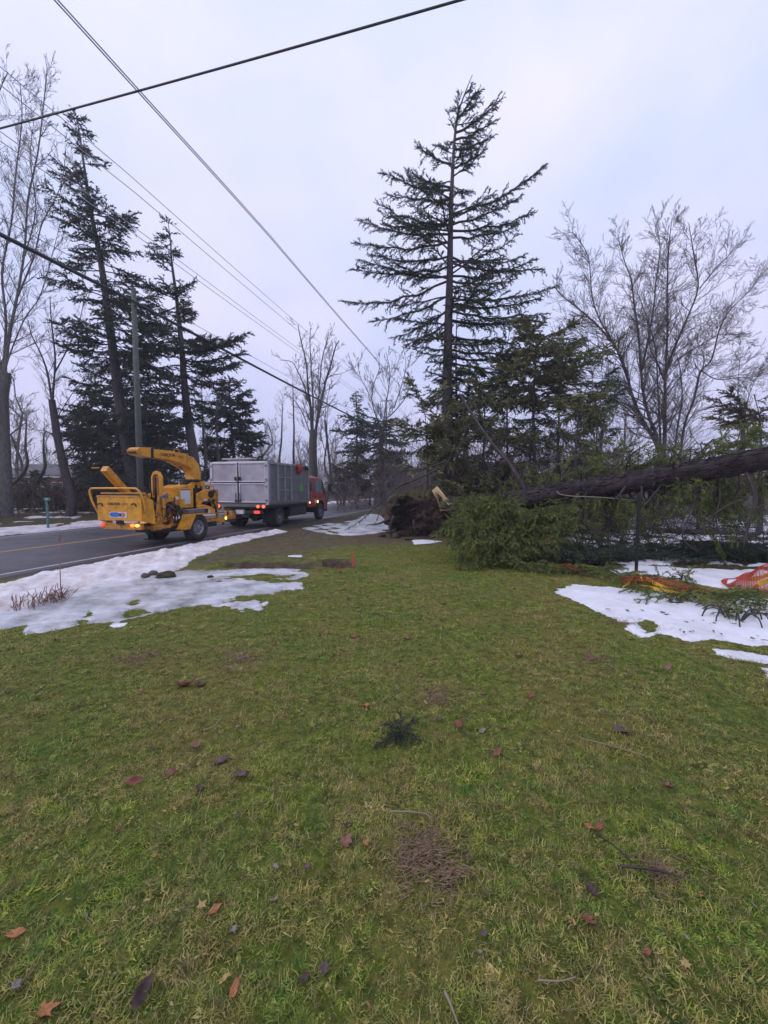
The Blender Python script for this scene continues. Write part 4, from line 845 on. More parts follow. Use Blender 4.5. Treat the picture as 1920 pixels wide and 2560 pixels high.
# ================================================================ WHEELS
def wheel(parent, x, y, r, w, rim_r, out=-1, dual=False, rimm=None):
    """axis along local y; out=-1 the rim faces -y"""
    e = bpy.data.objects.new('wheel', None); COL.objects.link(e); e.parent = parent; e.location = (x, y, r)
    prof = [(rim_r, -w / 2 * .85), (rim_r + (r - rim_r) * .45, -w / 2), (r * .93, -w / 2 * .95), (r * .985, -w / 2 * .75), (r, -w * .3), (r, w * .3), (r * .985, w / 2 * .75), (r * .93, w / 2 * .95), (rim_r + (r - rim_r) * .45, w / 2), (rim_r, w / 2 * .85)]
    mb = MB(); mb.lathe(prof, 48, 'y')
    n = 40
    for k in range(n):
        a = 2 * math.pi * k / n; M = Matrix.Rotation(-a, 4, 'Y')
        for q in (-1, 1): mb.box((r + .004, q * w * .24, 0), (.014, w * .36, 2 * math.pi * r / n * .55), M)
    mb.build('tyre', RUB, e)
    o = out; mb = MB()
    mb.lathe([(rim_r * 1.01, o * w * .44), (rim_r * .96, o * w * .47), (rim_r * .90, o * w * .40), (rim_r * .82, o * w * .18), (rim_r * .60, o * w * .22), (rim_r * .35, o * w * .26), (.001, o * w * .26), (.001, -o * w * .1), (rim_r * .95, -o * w * .1), (rim_r * 1.01, -o * w * .4)], 40, 'y')
    mb.build('rim', rimm or RIM, e)
    mb = MB(); mb.lathe([(.001, o * w * .20), (rim_r * .30, o * w * .20), (rim_r * .30, o * w * .46), (rim_r * .22, o * w * .52), (.001, o * w * .52)], 20, 'y'); mb.build('hub', GREYF, e)
    for k in range(8):
        a = 2 * math.pi * k / 8
        mb = MB(); mb.lathe([(.001, 0), (.012, 0), (.012, o * .03), (.001, o * .03)], 6, 'y', (rim_r * .5 * math.cos(a), o * w * .23, rim_r * .5 * math.sin(a))); mb.build('wheel_nut', GREYF, e)
    for k in range(8):
        a = 2 * math.pi * (k + .5) / 8
        mb = MB(); mb.lathe([(.001, 0), (rim_r * .10, 0), (rim_r * .10, o * .008), (.001, o * .008)], 12, 'y', (rim_r * .70 * math.cos(a), o * w * .225, rim_r * .70 * math.sin(a))); mb.build('vent_hole', BLK, e)
    return e
def text(name, body, size, loc, X, Z, mtl, parent, ext=.002, bold=0.0, spacing=1.0, align='CENTER'):
    cu = bpy.data.curves.new(name, 'FONT'); cu.body = body; cu.size = size; cu.extrude = ext; cu.offset = bold; cu.align_x = align; cu.align_y = 'CENTER'; cu.space_character = spacing; cu.resolution_u = 3
    o = bpy.data.objects.new(name, cu); COL.objects.link(o); cu.materials.append(mtl); o.parent = parent
    X = Vector(X).normalized(); Y_ = Vector(Z).normalized(); W = X.cross(Y_)
    M = Matrix((X, Y_, W)).transposed().to_4x4(); M.translation = Vector(loc)
    me = bpy.data.meshes.new_from_object(o); me.transform(M); bpy.data.objects.remove(o)
    me.materials.clear(); return link_mesh(name, me, mtl, parent)
RZ = math.pi / 2 - TH
# ================================================================ WOOD CHIPPER (x forward, y left, z up; origin under the axle)
ch = thing('wood_chipper', RD(9.38, 10.2, 0.0), RZ, 'yellow towed wood chipper with raised discharge chute hitched behind the grey truck', 'wood chipper')
def B(name, mtl, parts, parent=None, bevel=.008):
    mb = MB()
    for p in parts:
        if p[0] == 'box': mb.box(p[1], p[2])
        elif p[0] == 'cyl': cyl(mb, p[1], p[2], p[3], p[4] if len(p) > 4 else 16)
        elif p[0] == 'tube': mb.tube(smooth_path(p[1], 4) if len(p) > 4 and p[4] else p[1], p[2], p[3])
        elif p[0] == 'prism': mb.prism(p[1], p[2], p[3], p[4])
    return mb.build(name, mtl, parent if parent is not None else PAR, bevel)
PAR = ch
pole('grey wooden utility pole behind the wood chipper', 15.95, 15.2, 10.7, arm=False)
wheel(ch, 0, -.70, .405, .25, .215, -1); wheel(ch, 0, .70, .405, .25, .215, 1)
B('axle', BLK, [('cyl', (0, -.62, .37), (0, .62, .37), .05)], bevel=0)
B('chassis_rail', YELW, [('box', (.15, -.42, .50), (3.0, .10, .14))]); B('chassis_rail', YELW, [('box', (.15, .42, .50), (3.0, .10, .14))])
B('under_tray', BLK, [('box', (.1, 0, .42), (2.3, .95, .16))])
# mudguards
for sy, y0, y1 in ((-1, -.86, -.56), (1, .56, .86)):
    B('mudguard', YEL, [('prism', [(-.66, .42), (-.60, .42), (-.36, .80), (-.30, .83), (.30, .83), (.30, .80), (-.28, .80), (-.34, .76), (-.60, .40), (-.66, .40)][::-1], 'y', y0, y1)], bevel=0)
B('mudguard_plate', YEL, [('prism', [(-.68, .40), (-.44, .40), (-.17, .83), (-.42, .83)], 'y', -.88, -.865)], bevel=0)
# folded feed tray at the rear
B('feed_tray', YEL, [('box', (-1.93, 0, 1.05), (.05, 1.44, .62))], bevel=.012)
tr = B('tray_side', YEL, [('prism', [(-1.92, .74), (-1.52, .62), (-1.60, 1.28), (-1.86, 1.40)], 'y', -.745, -.715)]); B('tray_side', YEL, [('prism', [(-1.92, .74), (-1.52, .62), (-1.60, 1.28), (-1.86, 1.40)], 'y', .715, .745)])
B('tray_lip', YEL, [('box', (-1.90, .02, 1.385), (.14, 1.40, .035))]); B('tray_slot', BLK, [('box', (-1.84, .0, 1.42), (.10, 1.28, .045))], bevel=0); B('tray_lip', YEL, [('box', (-1.80, .02, 1.462), (.16, 1.32, .04))])
for yy, sg in ((-.52, 1), (.58, -1)):
    B('hook', DRK, [('tube', [(-1.965, yy - .05, 1.12), (-1.975, yy - .03, 1.19), (-1.975, yy + .05, 1.20), (-1.975, yy + .09, 1.16)], .013, 8, True)], bevel=0)
B('latch', BLK, [('box', (-1.97, -.04, .70), (.05, .22, .09)), ('cyl', (-1.99, -.12, .74), (-1.99, .06, .74), .03, 10)])
text('lettering', 'CARLTON', .088, (-1.958, .165, 1.185), (0, -1, 0), (0, 0, 1), LET, ch, .002, .004, 1.0); text('lettering', '1712', .085, (-1.958, -.21, 1.180), (0, -1, 0), (0, 0, 1), mat('light_brown_lettering', (.20, .09, .02), .6), ch, .002, .001)
B('decal', WHT, [('box', (-1.957, .03, .90), (.004, .56, .145))], bevel=0)
mb = MB()
for y0, z0, rx, rz in ((.145, .905, .155, .060),):
    v = [(-1.9605, y0 + rx * math.copysign(abs(math.cos(a)) ** .6, math.cos(a)), z0 + rz * math.copysign(abs(math.sin(a)) ** .6, math.sin(a))) for a in [2 * math.pi * k / 32 for k in range(32)]]
    mb.add(v, [tuple(range(32))[::-1]]); 
mb.build('decal_emblem', BLU, ch)
mb = MB(); v = [(-1.9605, -.125 + .080 * math.cos(a), .90 + .055 * math.sin(a)) for a in [2 * math.pi * k / 24 for k in range(24)]]; mb.add(v, [tuple(range(24))[::-1]]); mb.build('decal_emblem', REDD, ch)
mb = MB(); v = [(-1.961, -.040 + .035 * math.cos(a), .90 + .045 * math.sin(a)) for a in [2 * math.pi * k / 20 for k in range(20)]]; mb.add(v, [tuple(range(20))[::-1]]); mb.build('decal_emblem', BLK, ch)
# rear bumper beam and lamps
B('rear_bumper', YELW, [('box', (-1.88, -.02, .60), (.10, 1.30, .17))])
for yy, m_, w_ in ((.58, LR, .13), (-.42, LO, .13), (-.57, LA, .11)):
    mb = MB(); M = Matrix.Translation((-1.945, yy, .63)) @ Matrix.Diagonal((1, 1, .62, 1)); mb.lathe([(.001, -.03), (w_ / 2, -.02), (w_ / 2, 0), (w_ / 2 * .8, .02), (.001, .03)], 18, 'x', M=M); mb.build('tail_lamp', m_, ch)
# guard hoop
B('guard_hoop', YEL, [('tube', [(-1.80, .70, .72), (-1.95, .84, 1.15), (-2.0, .90, 1.48), (-2.0, .84, 1.57), (-2.0, .72, 1.59), (-2.0, -.50, 1.59), (-2.0, -.66, 1.56), (-1.97, -.74, 1.45), (-1.90, -.76, 1.20), (-1.86, -.76, .95)], .027, 10, True)], bevel=0)
# tray arm rising to the left
mb = MB(); mb.box((0, 0, 0), (1.30, .16, .17), Matrix.Translation((-1.58, .40, 1.70)) @ Matrix.Rotation(R_(14), 4, 'Z') @ Matrix.Rotation(R_(38), 4, 'Y') @ Matrix.Translation((0, 0, 0))); mb.build('feed_chute_arm', YEL, ch, .012)
mb = MB(); mb.box((0, 0, 0), (.03, .25, .02), Matrix.Translation((-2.12, .52, 2.12))); mb.build('arm_lip', YEL, ch)
B('arm_pivot', YELW, [('cyl', (-1.15, .1, 1.32), (-1.15, .55, 1.32), .07), ('box', (-1.3, .28, 1.45), (.35, .42, .06))])
# pointed hoop plate with ram
B('lift_frame', YEL, [('prism', [(-.17, 1.40), (-.17, 1.93), (-.09, 2.06), (0, 2.10), (.09, 2.06), (.17, 1.93), (.17, 1.40), (.11, 1.40), (.11, 1.90), (.06, 1.98), (0, 2.00), (-.06, 1.98), (-.11, 1.90), (-.11, 1.40)][::-1], 'x', -.74, -.64)])
B('lift_plate', YELW, [('prism', [(-.11, 1.40), (-.11, 1.88), (-.05, 1.96), (.05, 1.96), (.11, 1.88), (.11, 1.40)][::-1], 'x', -.68, -.66)], bevel=0)
B('lift_ram', DRK, [('cyl', (-.76, 0, 1.2), (-.76, 0, 1.90), .03), ('cyl', (-.76, 0, 1.55), (-.76, 0, 1.97), .018)], bevel=0)
B('control_lever', BLK, [('tube', [(-.80, .09, 1.25), (-.82, .10, 1.50), (-.84, .11, 1.72)], .016, 8)], bevel=0)
# feed throat
B('feed_throat', YELW, [('prism', [(-1.55, .70), (-.75, .78), (-.75, 1.42), (-1.15, 1.40), (-1.55, 1.25)], 'y', .30, .36), ('prism', [(-1.1, .80), (-.75, .82), (-.75, 1.42), (-1.0, 1.38)], 'y', -.36, -.30), ('box', (-1.0, 0, .74), (1.0, .70, .04))])
B('feed_roller', DRK, [('cyl', (-.62, -.38, 1.02), (-.62, .34, 1.02), .19, 18), ('cyl', (-.95, -.34, .86), (-.95, .34, .86), .13, 16)], bevel=0)
B('roller_housing', YEL, [('box', (-.50, 0, 1.38), (.42, .66, .12)), ('box', (-.60, -.33, 1.20), (.30, .05, .30))])
B('feed_motor', DRK, [('cyl', (-.62, -.36, 1.02), (-.62, -.56, 1.02), .10, 14), ('box', (-.62, -.60, 1.02), (.15, .08, .15))], bevel=0)
B('motor_mount', YELW, [('box', (-.66, -.40, .72), (.12, .10, .40)), ('box', (-.92, -.44, .98), (.09, .05, .66)), ('box', (-.45, -.42, .85), (.3, .06, .10))])
B('swing_arm', YELW, [('prism', [(-.95, .62), (-.30, .92), (-.25, 1.02), (-.42, 1.05), (-.98, .74)], 'y', -.47, -.42)])
B('spring', DRK, [('tube', [(-.88 + .035 * math.cos(a), -.50 + .035 * math.sin(a), .55 + a * .011) for a in [k * .7 for k in range(60)]], .010, 6)], bevel=0)
B('valve_block', GREY, [('box', (-.86, -.36, 1.34), (.24, .14, .08)), ('cyl', (-.95, -.40, 1.36), (-.80, -.46, 1.44), .03, 10)])
B('gauge', WHT, [('cyl', (-.48, -.47, 1.30), (-.48, -.50, 1.30), .045, 16)], bevel=0)
rr = random.Random(9)
for k in range(11):
    a = Vector((rr.uniform(-1.0, -.4), -.42, rr.uniform(1.0, 1.35))); b_ = Vector((rr.uniform(-1.0, -.2), rr.uniform(-.52, -.36), rr.uniform(.5, .95))); mid_ = (a + b_) / 2 + Vector((rr.uniform(-.15, .15), -.12, rr.uniform(-.1, .15)))
    B('hydraulic_hose', HOSE if k % 4 else HOSR, [('tube', [a, mid_, b_], .017, 7, True)], bevel=0)
B('lower_roller_mount', YELW, [('prism', [(-1.20, .50), (-.95, .50), (-.98, .95), (-1.06, .98)], 'y', -.42, -.38), ('box', (-1.0, -.25, .5), (.5, .5, .08))])
B('jack_leg', BLK, [('cyl', (-1.12, -.1, .18), (-1.12, -.1, .62), .04, 10), ('box', (-1.12, -.1, .17), (.2, .2, .02))], bevel=0)
# drum housing with stickers
hs = B('drum_housing', YEL, [('box', (-.02, 0, 1.30), (.74, .70, .62)), ('prism', [(-.25, 1.61), (.36, 1.61), (.36, 1.70), (.05, 1.70)], 'y', -.33, .33)], bevel=.015)
B('sticker', WHT, [('box', (.01, -.353, 1.40), (.40, .004, .27))], hs, 0); B('sticker', WHT, [('box', (.09, -.353, 1.19), (.24, .004, .15))], hs, 0)
B('sticker_band', HOSR, [('box', (.01, -.3545, 1.545), (.40, .006, .025))], hs, 0)
text('sticker_print', '- - - -', .06, (.09, -.3565, 1.20), (1, 0, 0), (0, 0, 1), GREY, hs, .0005)
B('hinge', YELW, [('cyl', (-.30, -.36, 1.05), (-.30, -.36, 1.5), .016, 8)], bevel=0)
# chute
B('turntable', BLK, [('cyl', (.62, 0, 1.80), (.62, 0, 1.87), .30, 28), ('cyl', (.52, 0, 1.70), (.52, 0, 1.80), .24, 24)], bevel=0)
B('chute_base', YEL, [('prism', [(.18, 1.60), (.78, 1.60), (.82, 1.80), (.46, 1.80)], 'y', -.24, .24)], bevel=.012)
elb = [(.92, 1.87), (.93, 2.12), (.84, 2.38), (.62, 2.58), (.30, 2.64), (.26, 2.30), (.44, 2.26), (.56, 2.14), (.60, 2.00), (.60, 1.87)]
chu = MB(); chu.prism(elb, 'y', -.165, .165); ce = chu.build('chute_elbow', YEL, ch, .015)
chm = [(.34, 2.66), (-.30, 2.70), (-1.00, 2.70), (-1.00, 2.47), (-.30, 2.43), (.34, 2.30)]
B('chute', YEL, [('prism', chm, 'y', -.160, .160)], bevel=.012)
B('deflector_hood', YEL, [('prism', [(-1.00, 2.73), (-1.40, 2.70), (-1.52, 2.62), (-1.45, 2.50), (-1.02, 2.44)], 'y', -.172, .172)], bevel=.012)
B('hood_hinge', BLK, [('box', (-1.0, 0, 2.58), (.10, .352, .27))]); B('hood_mouth', BLK, [('box', (-1.475, 0, 2.585), (.05, .26, .12))])
B('chute_handle', YELW, [('tube', [(-.12, -.1, 2.69), (-.10, -.1, 2.77), (.06, -.1, 2.77), (.08, -.1, 2.67)], .013, 8, True)], bevel=0)
B('chute_flange', YELW, [('box', (.33, 0, 2.47), (.035, .37, .40))])
B('chute_strut', YEL, [('cyl', (-.45, 0, 2.46), (.42, 0, 2.12), .024, 10)], bevel=0)
text('lettering', 'CARLTON', .115, (-.42, -.164, 2.565), (1, 0, .02), (-.02, 0, 1), LET, ch, .003, .004); text('lettering', '1712', .105, (.08, -.164, 2.54), (1, 0, .02), (-.02, 0, 1), mat('light_brown_lettering', (.20, .09, .02), .6), ch, .003, .001)
# engine side
B('engine_cowl', YEL, [('prism', [(.36, .98), (.36, 1.42), (.70, 1.54), (1.02, 1.58), (1.22, 1.42), (1.26, 1.00), (1.10, .98), (1.02, 1.12), (.90, 1.18), (.62, 1.16), (.50, 1.06)], 'y', -.47, -.42)], bevel=.008)
B('engine_cowl', YEL, [('prism', [(.36, .98), (.36, 1.42), (.70, 1.54), (1.02, 1.58), (1.22, 1.42), (1.26, .98)], 'y', .42, .47)], bevel=.008)
B('engine_block', DRK, [('box', (.80, 0, 1.10), (.74, .70, .66)), ('cyl', (.60, -.2, 1.40), (.60, -.2, 1.70), .07), ('box', (.80, .1, 1.5), (.5, .4, .16))])
B('radiator', BLK, [('box', (1.28, 0, 1.20), (.10, .80, .66))]); B('front_frame', YELW, [('box', (1.36, -.42, 1.05), (.08, .06, 1.0)), ('box', (1.36, .42, 1.05), (.08, .06, 1.0)), ('box', (1.36, 0, 1.52), (.08, .80, .08))])
B('top_tank', YEL, [('box', (.96, -.18, 1.74), (.46, .36, .14)), ('box', (.80, -.34, 1.58), (.05, .04, .26))]); B('tank_label', WHT, [('box', (.98, -.365, 1.75), (.22, .004, .08))], bevel=0)
B('exhaust_pipe', DRK, [('cyl', (.70, .15, 1.5), (.70, .15, 2.0), .035, 10)], bevel=0)
B('air_filter', BLK, [('cyl', (.98, -.41, 1.40), (.98, -.54, 1.40), .115, 26)], bevel=.012)
B('belt_pulley', DRK, [('cyl', (1.10, -.47, 1.18), (1.10, -.52, 1.18), .06, 16), ('cyl', (.90, -.47, 1.22), (.90, -.49, 1.22), .03, 12)], bevel=0)
B('cowl_label', WHT, [('box', (.74, -.4725, 1.22), (.13, .004, .08))], bevel=0)
B('fan_ring', BLK, [('tube', [(.90 + .30 * math.cos(a), -.50, .86 + .30 * math.sin(a)) for a in [math.pi * k / 14 for k in range(-1, 15)]], .028, 8)], bevel=0)
B('flywheel_cover', YEL, [('prism', [(.38, .76), (.38, 1.02), (.55, 1.08), (.95, .98), (1.08, .90), (1.08, .74)], 'y', -.55, -.44)], bevel=.01)
B('cover_label', WHT, [('box', (.78, -.5525, .84), (.15, .004, .10))], bevel=0)
B('fuel_tank', GREY, [('box', (.05, -.60, .89), (.70, .24, .11))], bevel=.02); B('tank_rail', GREYF, [('box', (.05, -.60, .955), (.72, .26, .02))])
B('battery_box', BLK, [('box', (.50, -.56, .88), (.22, .22, .13))])
B('brake_cable', HOSR, [('tube', [(.42, -.66, .95), (.30, -.70, .84), (.22, -.70, .72)], .016, 8, True)], bevel=0)
# drawbar
B('drawbar', YELW, [('prism', [(.60, -.36), (.60, .36), (2.25, .07), (2.25, -.07)], 'z', .46, .58)], bevel=.01)
B('drawbar_tube', YELW, [('box', (2.45, 0, .52), (.9, .13, .13))]); B('coupler', BLK, [('box', (3.02, 0, .52), (.34, .16, .10)), ('cyl', (3.12, 0, .40), (3.12, 0, .56), .06, 14)])
B('parking_jack', GREYF, [('cyl', (2.0, -.16, .30), (2.0, -.16, .95), .04, 12), ('cyl', (2.0, -.16, .95), (2.0, -.32, .95), .015, 8)], bevel=0)
mb = MB(); mb.lathe([(.001, -.02), (.055, -.02), (.055, .01), (.001, .02)], 14, 'y', (1.95, -.30, .54)); mb.build('marker_lamp', LA, ch)
B('side_bracket', YELW, [('box', (1.72, -.28, .54), (.62, .06, .12))])
for k in range(4): B('coiled_cable', GREYF if k % 2 else WHT, [('tube', [(1.75 + .16 * math.cos(a), -.22 + .13 * math.sin(a), .70 + .045 * k) for a in [2 * math.pi * j / 12 for j in range(13)]], .018, 6)], bevel=0)

# ================================================================ CHIP TRUCK (origin under rear axle)
tk = thing('box_truck', RD(9.55, 14.8, 0.0), RZ, 'red cab truck with tall grey metal chip box standing on the road', 'truck')
PAR = tk; W2 = 1.25
for sy in (-1, 1):
    wheel(tk, 0, sy * .98, .39, .24, .22, sy, rimm=GREY); wheel(tk, 0, sy * .72, .39, .22, .22, sy, rimm=GREY); wheel(tk, 4.12, sy * .98, .40, .24, .22, sy, rimm=GREY)
B('rear_axle', BLK, [('cyl', (0, -.9, .39), (0, .9, .39), .07), ('cyl', (-.17, 0, .39), (.2, 0, .39), .17, 18)], bevel=0); B('front_axle', BLK, [('cyl', (4.12, -.9, .40), (4.12, .9, .40), .05)], bevel=0)
for yy in (-.40, .40): B('chassis_rail', BLK, [('box', (1.95, yy, .68), (6.0, .08, .20))])
B('side_skirt', BLK, [('box', (1.55, -1.02, .58), (1.5, .30, .38))]); B('fuel_tank', BLK, [('box', (1.55, 1.0, .58), (1.3, .30, .38))])
B('subframe', BLK, [('box', (.65, 0, .86), (3.55, 2.2, .14))])
x0, x1, z0, z1 = -1.15, 2.42, .96, 2.60
B('box_floor', GREY, [('box', ((x0 + x1) / 2, 0, z0 - .01), (x1 - x0, 2 * W2 - .02, .08))])
for sy in (-1, 1):
    side = B('box_side', GREY, [('box', ((x0 + x1) / 2, sy * (W2 - .03), (z0 + z1) / 2), (x1 - x0 - .02, .04, z1 - z0 - .03))], bevel=0)
    for xx, w_, in ((x0 + .12, .10), (x0 + .75, .14), (x0 + 1.30, .09), (x0 + 1.85, .10), (x1 - .07, .12)):
        B('side_rib', GREYF, [('box', (xx, sy * (W2 + .012), (z0 + z1) / 2), (w_, .05, z1 - z0 - .05))], side, .006)
    for zz in (1.52, 2.03): B('side_rib', GREYF, [('box', ((x0 + .82 + x0 + 1.80) / 2 , sy * (W2 + .008), zz), (.98, .035, .045))], side, .004)
    B('top_rail', GREYF, [('box', ((x0 + x1) / 2, sy * (W2 + .004), z1 - .03), (x1 - x0 - .01, .09, .09))], side, .008)
    B('bottom_rail', GREY, [('box', ((x0 + x1) / 2, sy * (W2 + .004), z0 + .07), (x1 - x0 - .01, .07, .12))], side, .008)
    if sy < 0:
        B('side_panel', GREY, [('box', ((x0 + 1.90 + x1 - .13) / 2, -W2 - .004, 1.76), (x1 - x0 - 2.06, .03, 1.50))], side, .004)
        B('step_slot', BLK, [('box', (1.62, -W2 - .022, 1.045), (1.25, .012, .05))], side, 0)
        g = MB(); cx, cz = 1.62, 1.62
        v = []
        for k in range(36):
            a = 2 * math.pi * k / 36 + math.pi / 2; q = .145 + .045 * math.cos(3 * (a - math.pi / 2)); v.append((cx + q * math.cos(a) * 1.05, -W2 - .022, cz + q * math.sin(a) * .95 - .01))
        g.add(v, [tuple(range(36))]); g.prism([(cx - .04, cz - .16), (cx + .04, cz - .16), (cx + .025, cz - .05), (cx - .025, cz - .05)], 'y', -W2 - .026, -W2 - .021)
        g.build('green_tree_emblem', GRN, side)
        for zz, w_ in ((1.37, .52), (1.24, .40), (1.12, .34)): B('faded_lettering', mat('faded_blue_grey_print', (.085, .09, .12), .7, var=.5, scale=30), [('box', (cx, -W2 - .021, zz), (w_, .004, .055))], side, 0)
B('box_front', GREY, [('box', (x1 - .02, 0, (z0 + z1) / 2), (.04, 2 * W2 - .1, z1 - z0 - .04))])
# rear: frame and two by two door panels
B('door_frame', ALUF, [('box', (x0 - .005, -W2 + .01, (z0 + z1) / 2), (.10, .10, z1 - z0 + .02)), ('box', (x0 - .005, W2 - .01, (z0 + z1) / 2), (.10, .10, z1 - z0 + .02))])
B('rear_sill', GREY, [('box', (x0 - .0, 0, z0 - .03), (.10, 2 * W2 - .12, .13))])
B('rear_header', ALUF, [('box', (x0 + .02, 0, z1 + .0), (.10, 2 * W2 - .12, .06))])
for sy in (-1, 1):
    dr = bpy.data.objects.new('rear_door', None); COL.objects.link(dr); dr.parent = tk
    c = sy * W2 / 2; w_ = W2 - .075
    for zc, hh in ((z0 + .45, .76), (z0 + 1.245, .76)):
        B('door_panel', ALU, [('box', (x0 - .035, c, zc), (.02, w_ - .06, hh - .05))], dr, 0)
        for dz in (-1, 1): B('panel_frame', ALUF, [('box', (x0 - .055, c, zc + dz * (hh / 2 - .025)), (.05, w_, .045))], dr, .005)
        for dy in (-1, 1): B('panel_frame', ALUF, [('box', (x0 - .053, c + dy * (w_ / 2 - .025), zc), (.045, .05, hh - .097))], dr, .005)
        B('hinge', GREYF, [('box', (x0 - .07, sy * (W2 - .02), zc + .25), (.06, .09, .07)), ('box', (x0 - .07, sy * (W2 - .02), zc - .28), (.06, .09, .07))], dr, .005)
    B('lock_rod', DRK, [('cyl', (x0 - .10, sy * .09, z0 + .1), (x0 - .10, sy * .09, z0 + .45), .014, 8), ('box', (x0 - .10, sy * .09, z0 + 1.0), (.05, .06, .14)), ('box', (x0 - .10, sy * .09, z0 + .14), (.05, .07, .08))], dr, 0)
B('roof_board', mat('pale_weathered_board', (.42, .40, .38), .8), [('box', (x0 + .25, .15, z1 + .14), (.35, 1.35, .07)), ('box', (x0 + .25, .1, z1 + .07), (.25, 1.0, .05))], bevel=.02)
B('top_beam', GREY, [('box', (x0 + .35, 0, z1 + .03), (.08, 2 * W2 - .05, .05))]); B('tarp_bow', GREY, [('box', (.6, 0, z1 + .0), (.06, 2 * W2 - .05, .05))])
# lamps, plate, bumper
for yy in (-.78, .80):
    mb = MB(); M = Matrix.Translation((x0 - .02, yy, .665)); mb.box((0, 0, 0), (.05, .24, .10), M); mb.build('tail_lamp', LR, tk, .015)
for yy in (-.86, -1.10, .90, 1.1):
    mb = MB(); mb.lathe([(.001, -.03), (.055, -.03), (.055, 0), (.001, .02)], 16, 'x', (x0 - .055, yy, .885), M=None); mb.build('marker_lamp', mat('lit_red_orange_lamp', (.7, .08, .02), .4, emit=((1, .10, .04), 3)), tk)
B('number_plate', WHT, [('box', (x0 - .03, -.02, .66), (.01, .34, .15))], bevel=0); B('plate_holder', GREY, [('box', (x0 - .01, -.02, .67), (.02, .42, .19))])
B('lamp_bar', BLK, [('box', (x0 + .02, 0, .66), (.06, 2.1, .13))]); B('tow_hitch', BLK, [('box', (x0 - .06, 0, .50), (.3, .16, .14)), ('box', (x0, 0, .5), (.1, .9, .1))])
B('tool_box', YELW, [('box', (x0 - .15, .42, .60), (.18, .50, .22))]); B('tool_box_strap', DRK, [('box', (x0 - .245, .36, .60), (.02, .08, .18))])
B('mud_flap', BLK, [('box', (-.52, -.86, .45), (.02, .5, .5))]); B('mud_flap', BLK, [('box', (-.52, .86, .45), (.02, .5, .5))])
for yy in (-W2 - .035,):
    mb = MB(); mb.lathe([(.001, -.02), (.045, -.02), (.045, .01), (.001, .02)], 14, 'y', (2.42, yy, .92)); mb.build('side_marker_lamp', LW, tk)
    mb = MB(); mb.box((3.78, -1.075, .92), (.09, .03, .12)); mb.build('side_marker_lamp', LW, tk)
# cab
def cab_side():
    return [(2.78, .66), (2.78, 2.02), (2.84, 2.12), (4.05, 2.14), (4.38, 2.08), (4.52, 1.96), (4.86, 1.30), (4.98, 1.12), (5.00, .50), (4.66, .50), (4.62, .74), (4.46, .92), (4.22, 1.00), (3.98, .98), (3.76, .86), (3.70, .66)]
cab = MB(); cab.prism(cab_side()[::-1], 'y', -1.02, 1.02); cb = cab.build('cab', RED, tk, .03)
B('cab_roof_snow', PINKW, [('box', (3.35, 0, 2.155), (1.05, 1.85, .035))], bevel=.015); B('roof_lamp', PINKW, [('box', (4.02, -.5, 2.19), (.16, .30, .07))], bevel=.02)
B('cab_rear_wall', BLK, [('box', (2.765, 0, 1.35), (.03, 1.98, 1.36))]); B('air_stack', BLK, [('box', (2.60, -.80, 1.40), (.18, .36, 1.25))], bevel=.03)
B('quarter_window', GLASS, [('prism', [(2.86, 1.42), (2.86, 1.90), (2.98, 1.96), (3.22, 1.96), (3.28, 1.88), (3.28, 1.52), (3.18, 1.42)], 'y', -1.032, -1.018)], bevel=0)
B('quarter_window', GLASS, [('prism', [(2.86, 1.42), (2.86, 1.90), (2.98, 1.96), (3.22, 1.96), (3.28, 1.88), (3.28, 1.52), (3.18, 1.42)], 'y', 1.018, 1.032)], bevel=0)
for sy in (-1, 1):
    e = bpy.data.objects.new('cab_door', None); COL.objects.link(e); e.parent = tk
    B('door_skin', RED, [('prism', [(3.44, 1.04), (3.44, 1.36), (4.82, 1.30), (4.90, 1.06)], 'y', sy * 1.024 - .008, sy * 1.024 + .008), ('prism', [(3.42, 1.36), (3.42, 2.06), (3.50, 2.06), (3.50, 1.36)], 'y', sy * 1.024 - .008, sy * 1.024 + .008)], e, 0)
    B('side_window', GLASSL, [('prism', [(3.60, 1.40), (3.60, 1.93), (3.68, 1.98), (4.22, 1.98), (4.34, 1.92), (4.50, 1.36)], 'y', sy * 1.026 - .008, sy * 1.026 + .008)], e, 0)
    B('door_handle', BLK, [('box', (3.60, sy * 1.04, 1.16), (.14, .03, .05)), ('box', (4.1, sy * 1.035, 1.12), (.10, .02, .08))], e, .005)
    B('window_pillar', BLK, [('prism', [(4.36, 1.96), (4.46, 1.96), (4.92, 1.26), (4.92, 1.10), (4.80, 1.14)], 'y', sy * 1.022 - .01, sy * 1.022 + .01)], e, 0)
    B('waist_trim', PINKW, [('box', (3.85, sy * 1.026, 1.035), (2.0, .012, .018))], e, 0)
    B('mirror', BLK, [('box', (4.86, sy * 1.28, 1.62), (.08, .16, .40)), ('cyl', (4.70, sy * 1.03, 1.80), (4.86, sy * 1.24, 1.78), .014, 8), ('cyl', (4.80, sy * 1.03, 1.30), (4.86, sy * 1.24, 1.44), .014, 8)], tk, .01)
    B('wheel_arch', BLK, [('tube', [(4.18 + .47 * math.cos(a), sy * 1.03, .52 + .47 * math.sin(a)) for a in [math.pi * k / 12 for k in range(0, 13)]], .03, 8)], bevel=0)
mb = MB(); mb.add([(4.53, -.92, 1.93), (4.53, .92, 1.93), (4.875, .92, 1.32), (4.875, -.92, 1.32)], [(0, 1, 2, 3)], M=Matrix.Translation((.012, 0, .006))); mb.build('windscreen', GLASS, tk)
B('front_bumper', GREY, [('box', (5.03, 0, .50), (.14, 2.08, .26))], bevel=.03)
for sy in (-1, 1): B('headlight', LW, [('box', (5.01, sy * .80, .84), (.03, .28, .16))], bevel=.01)
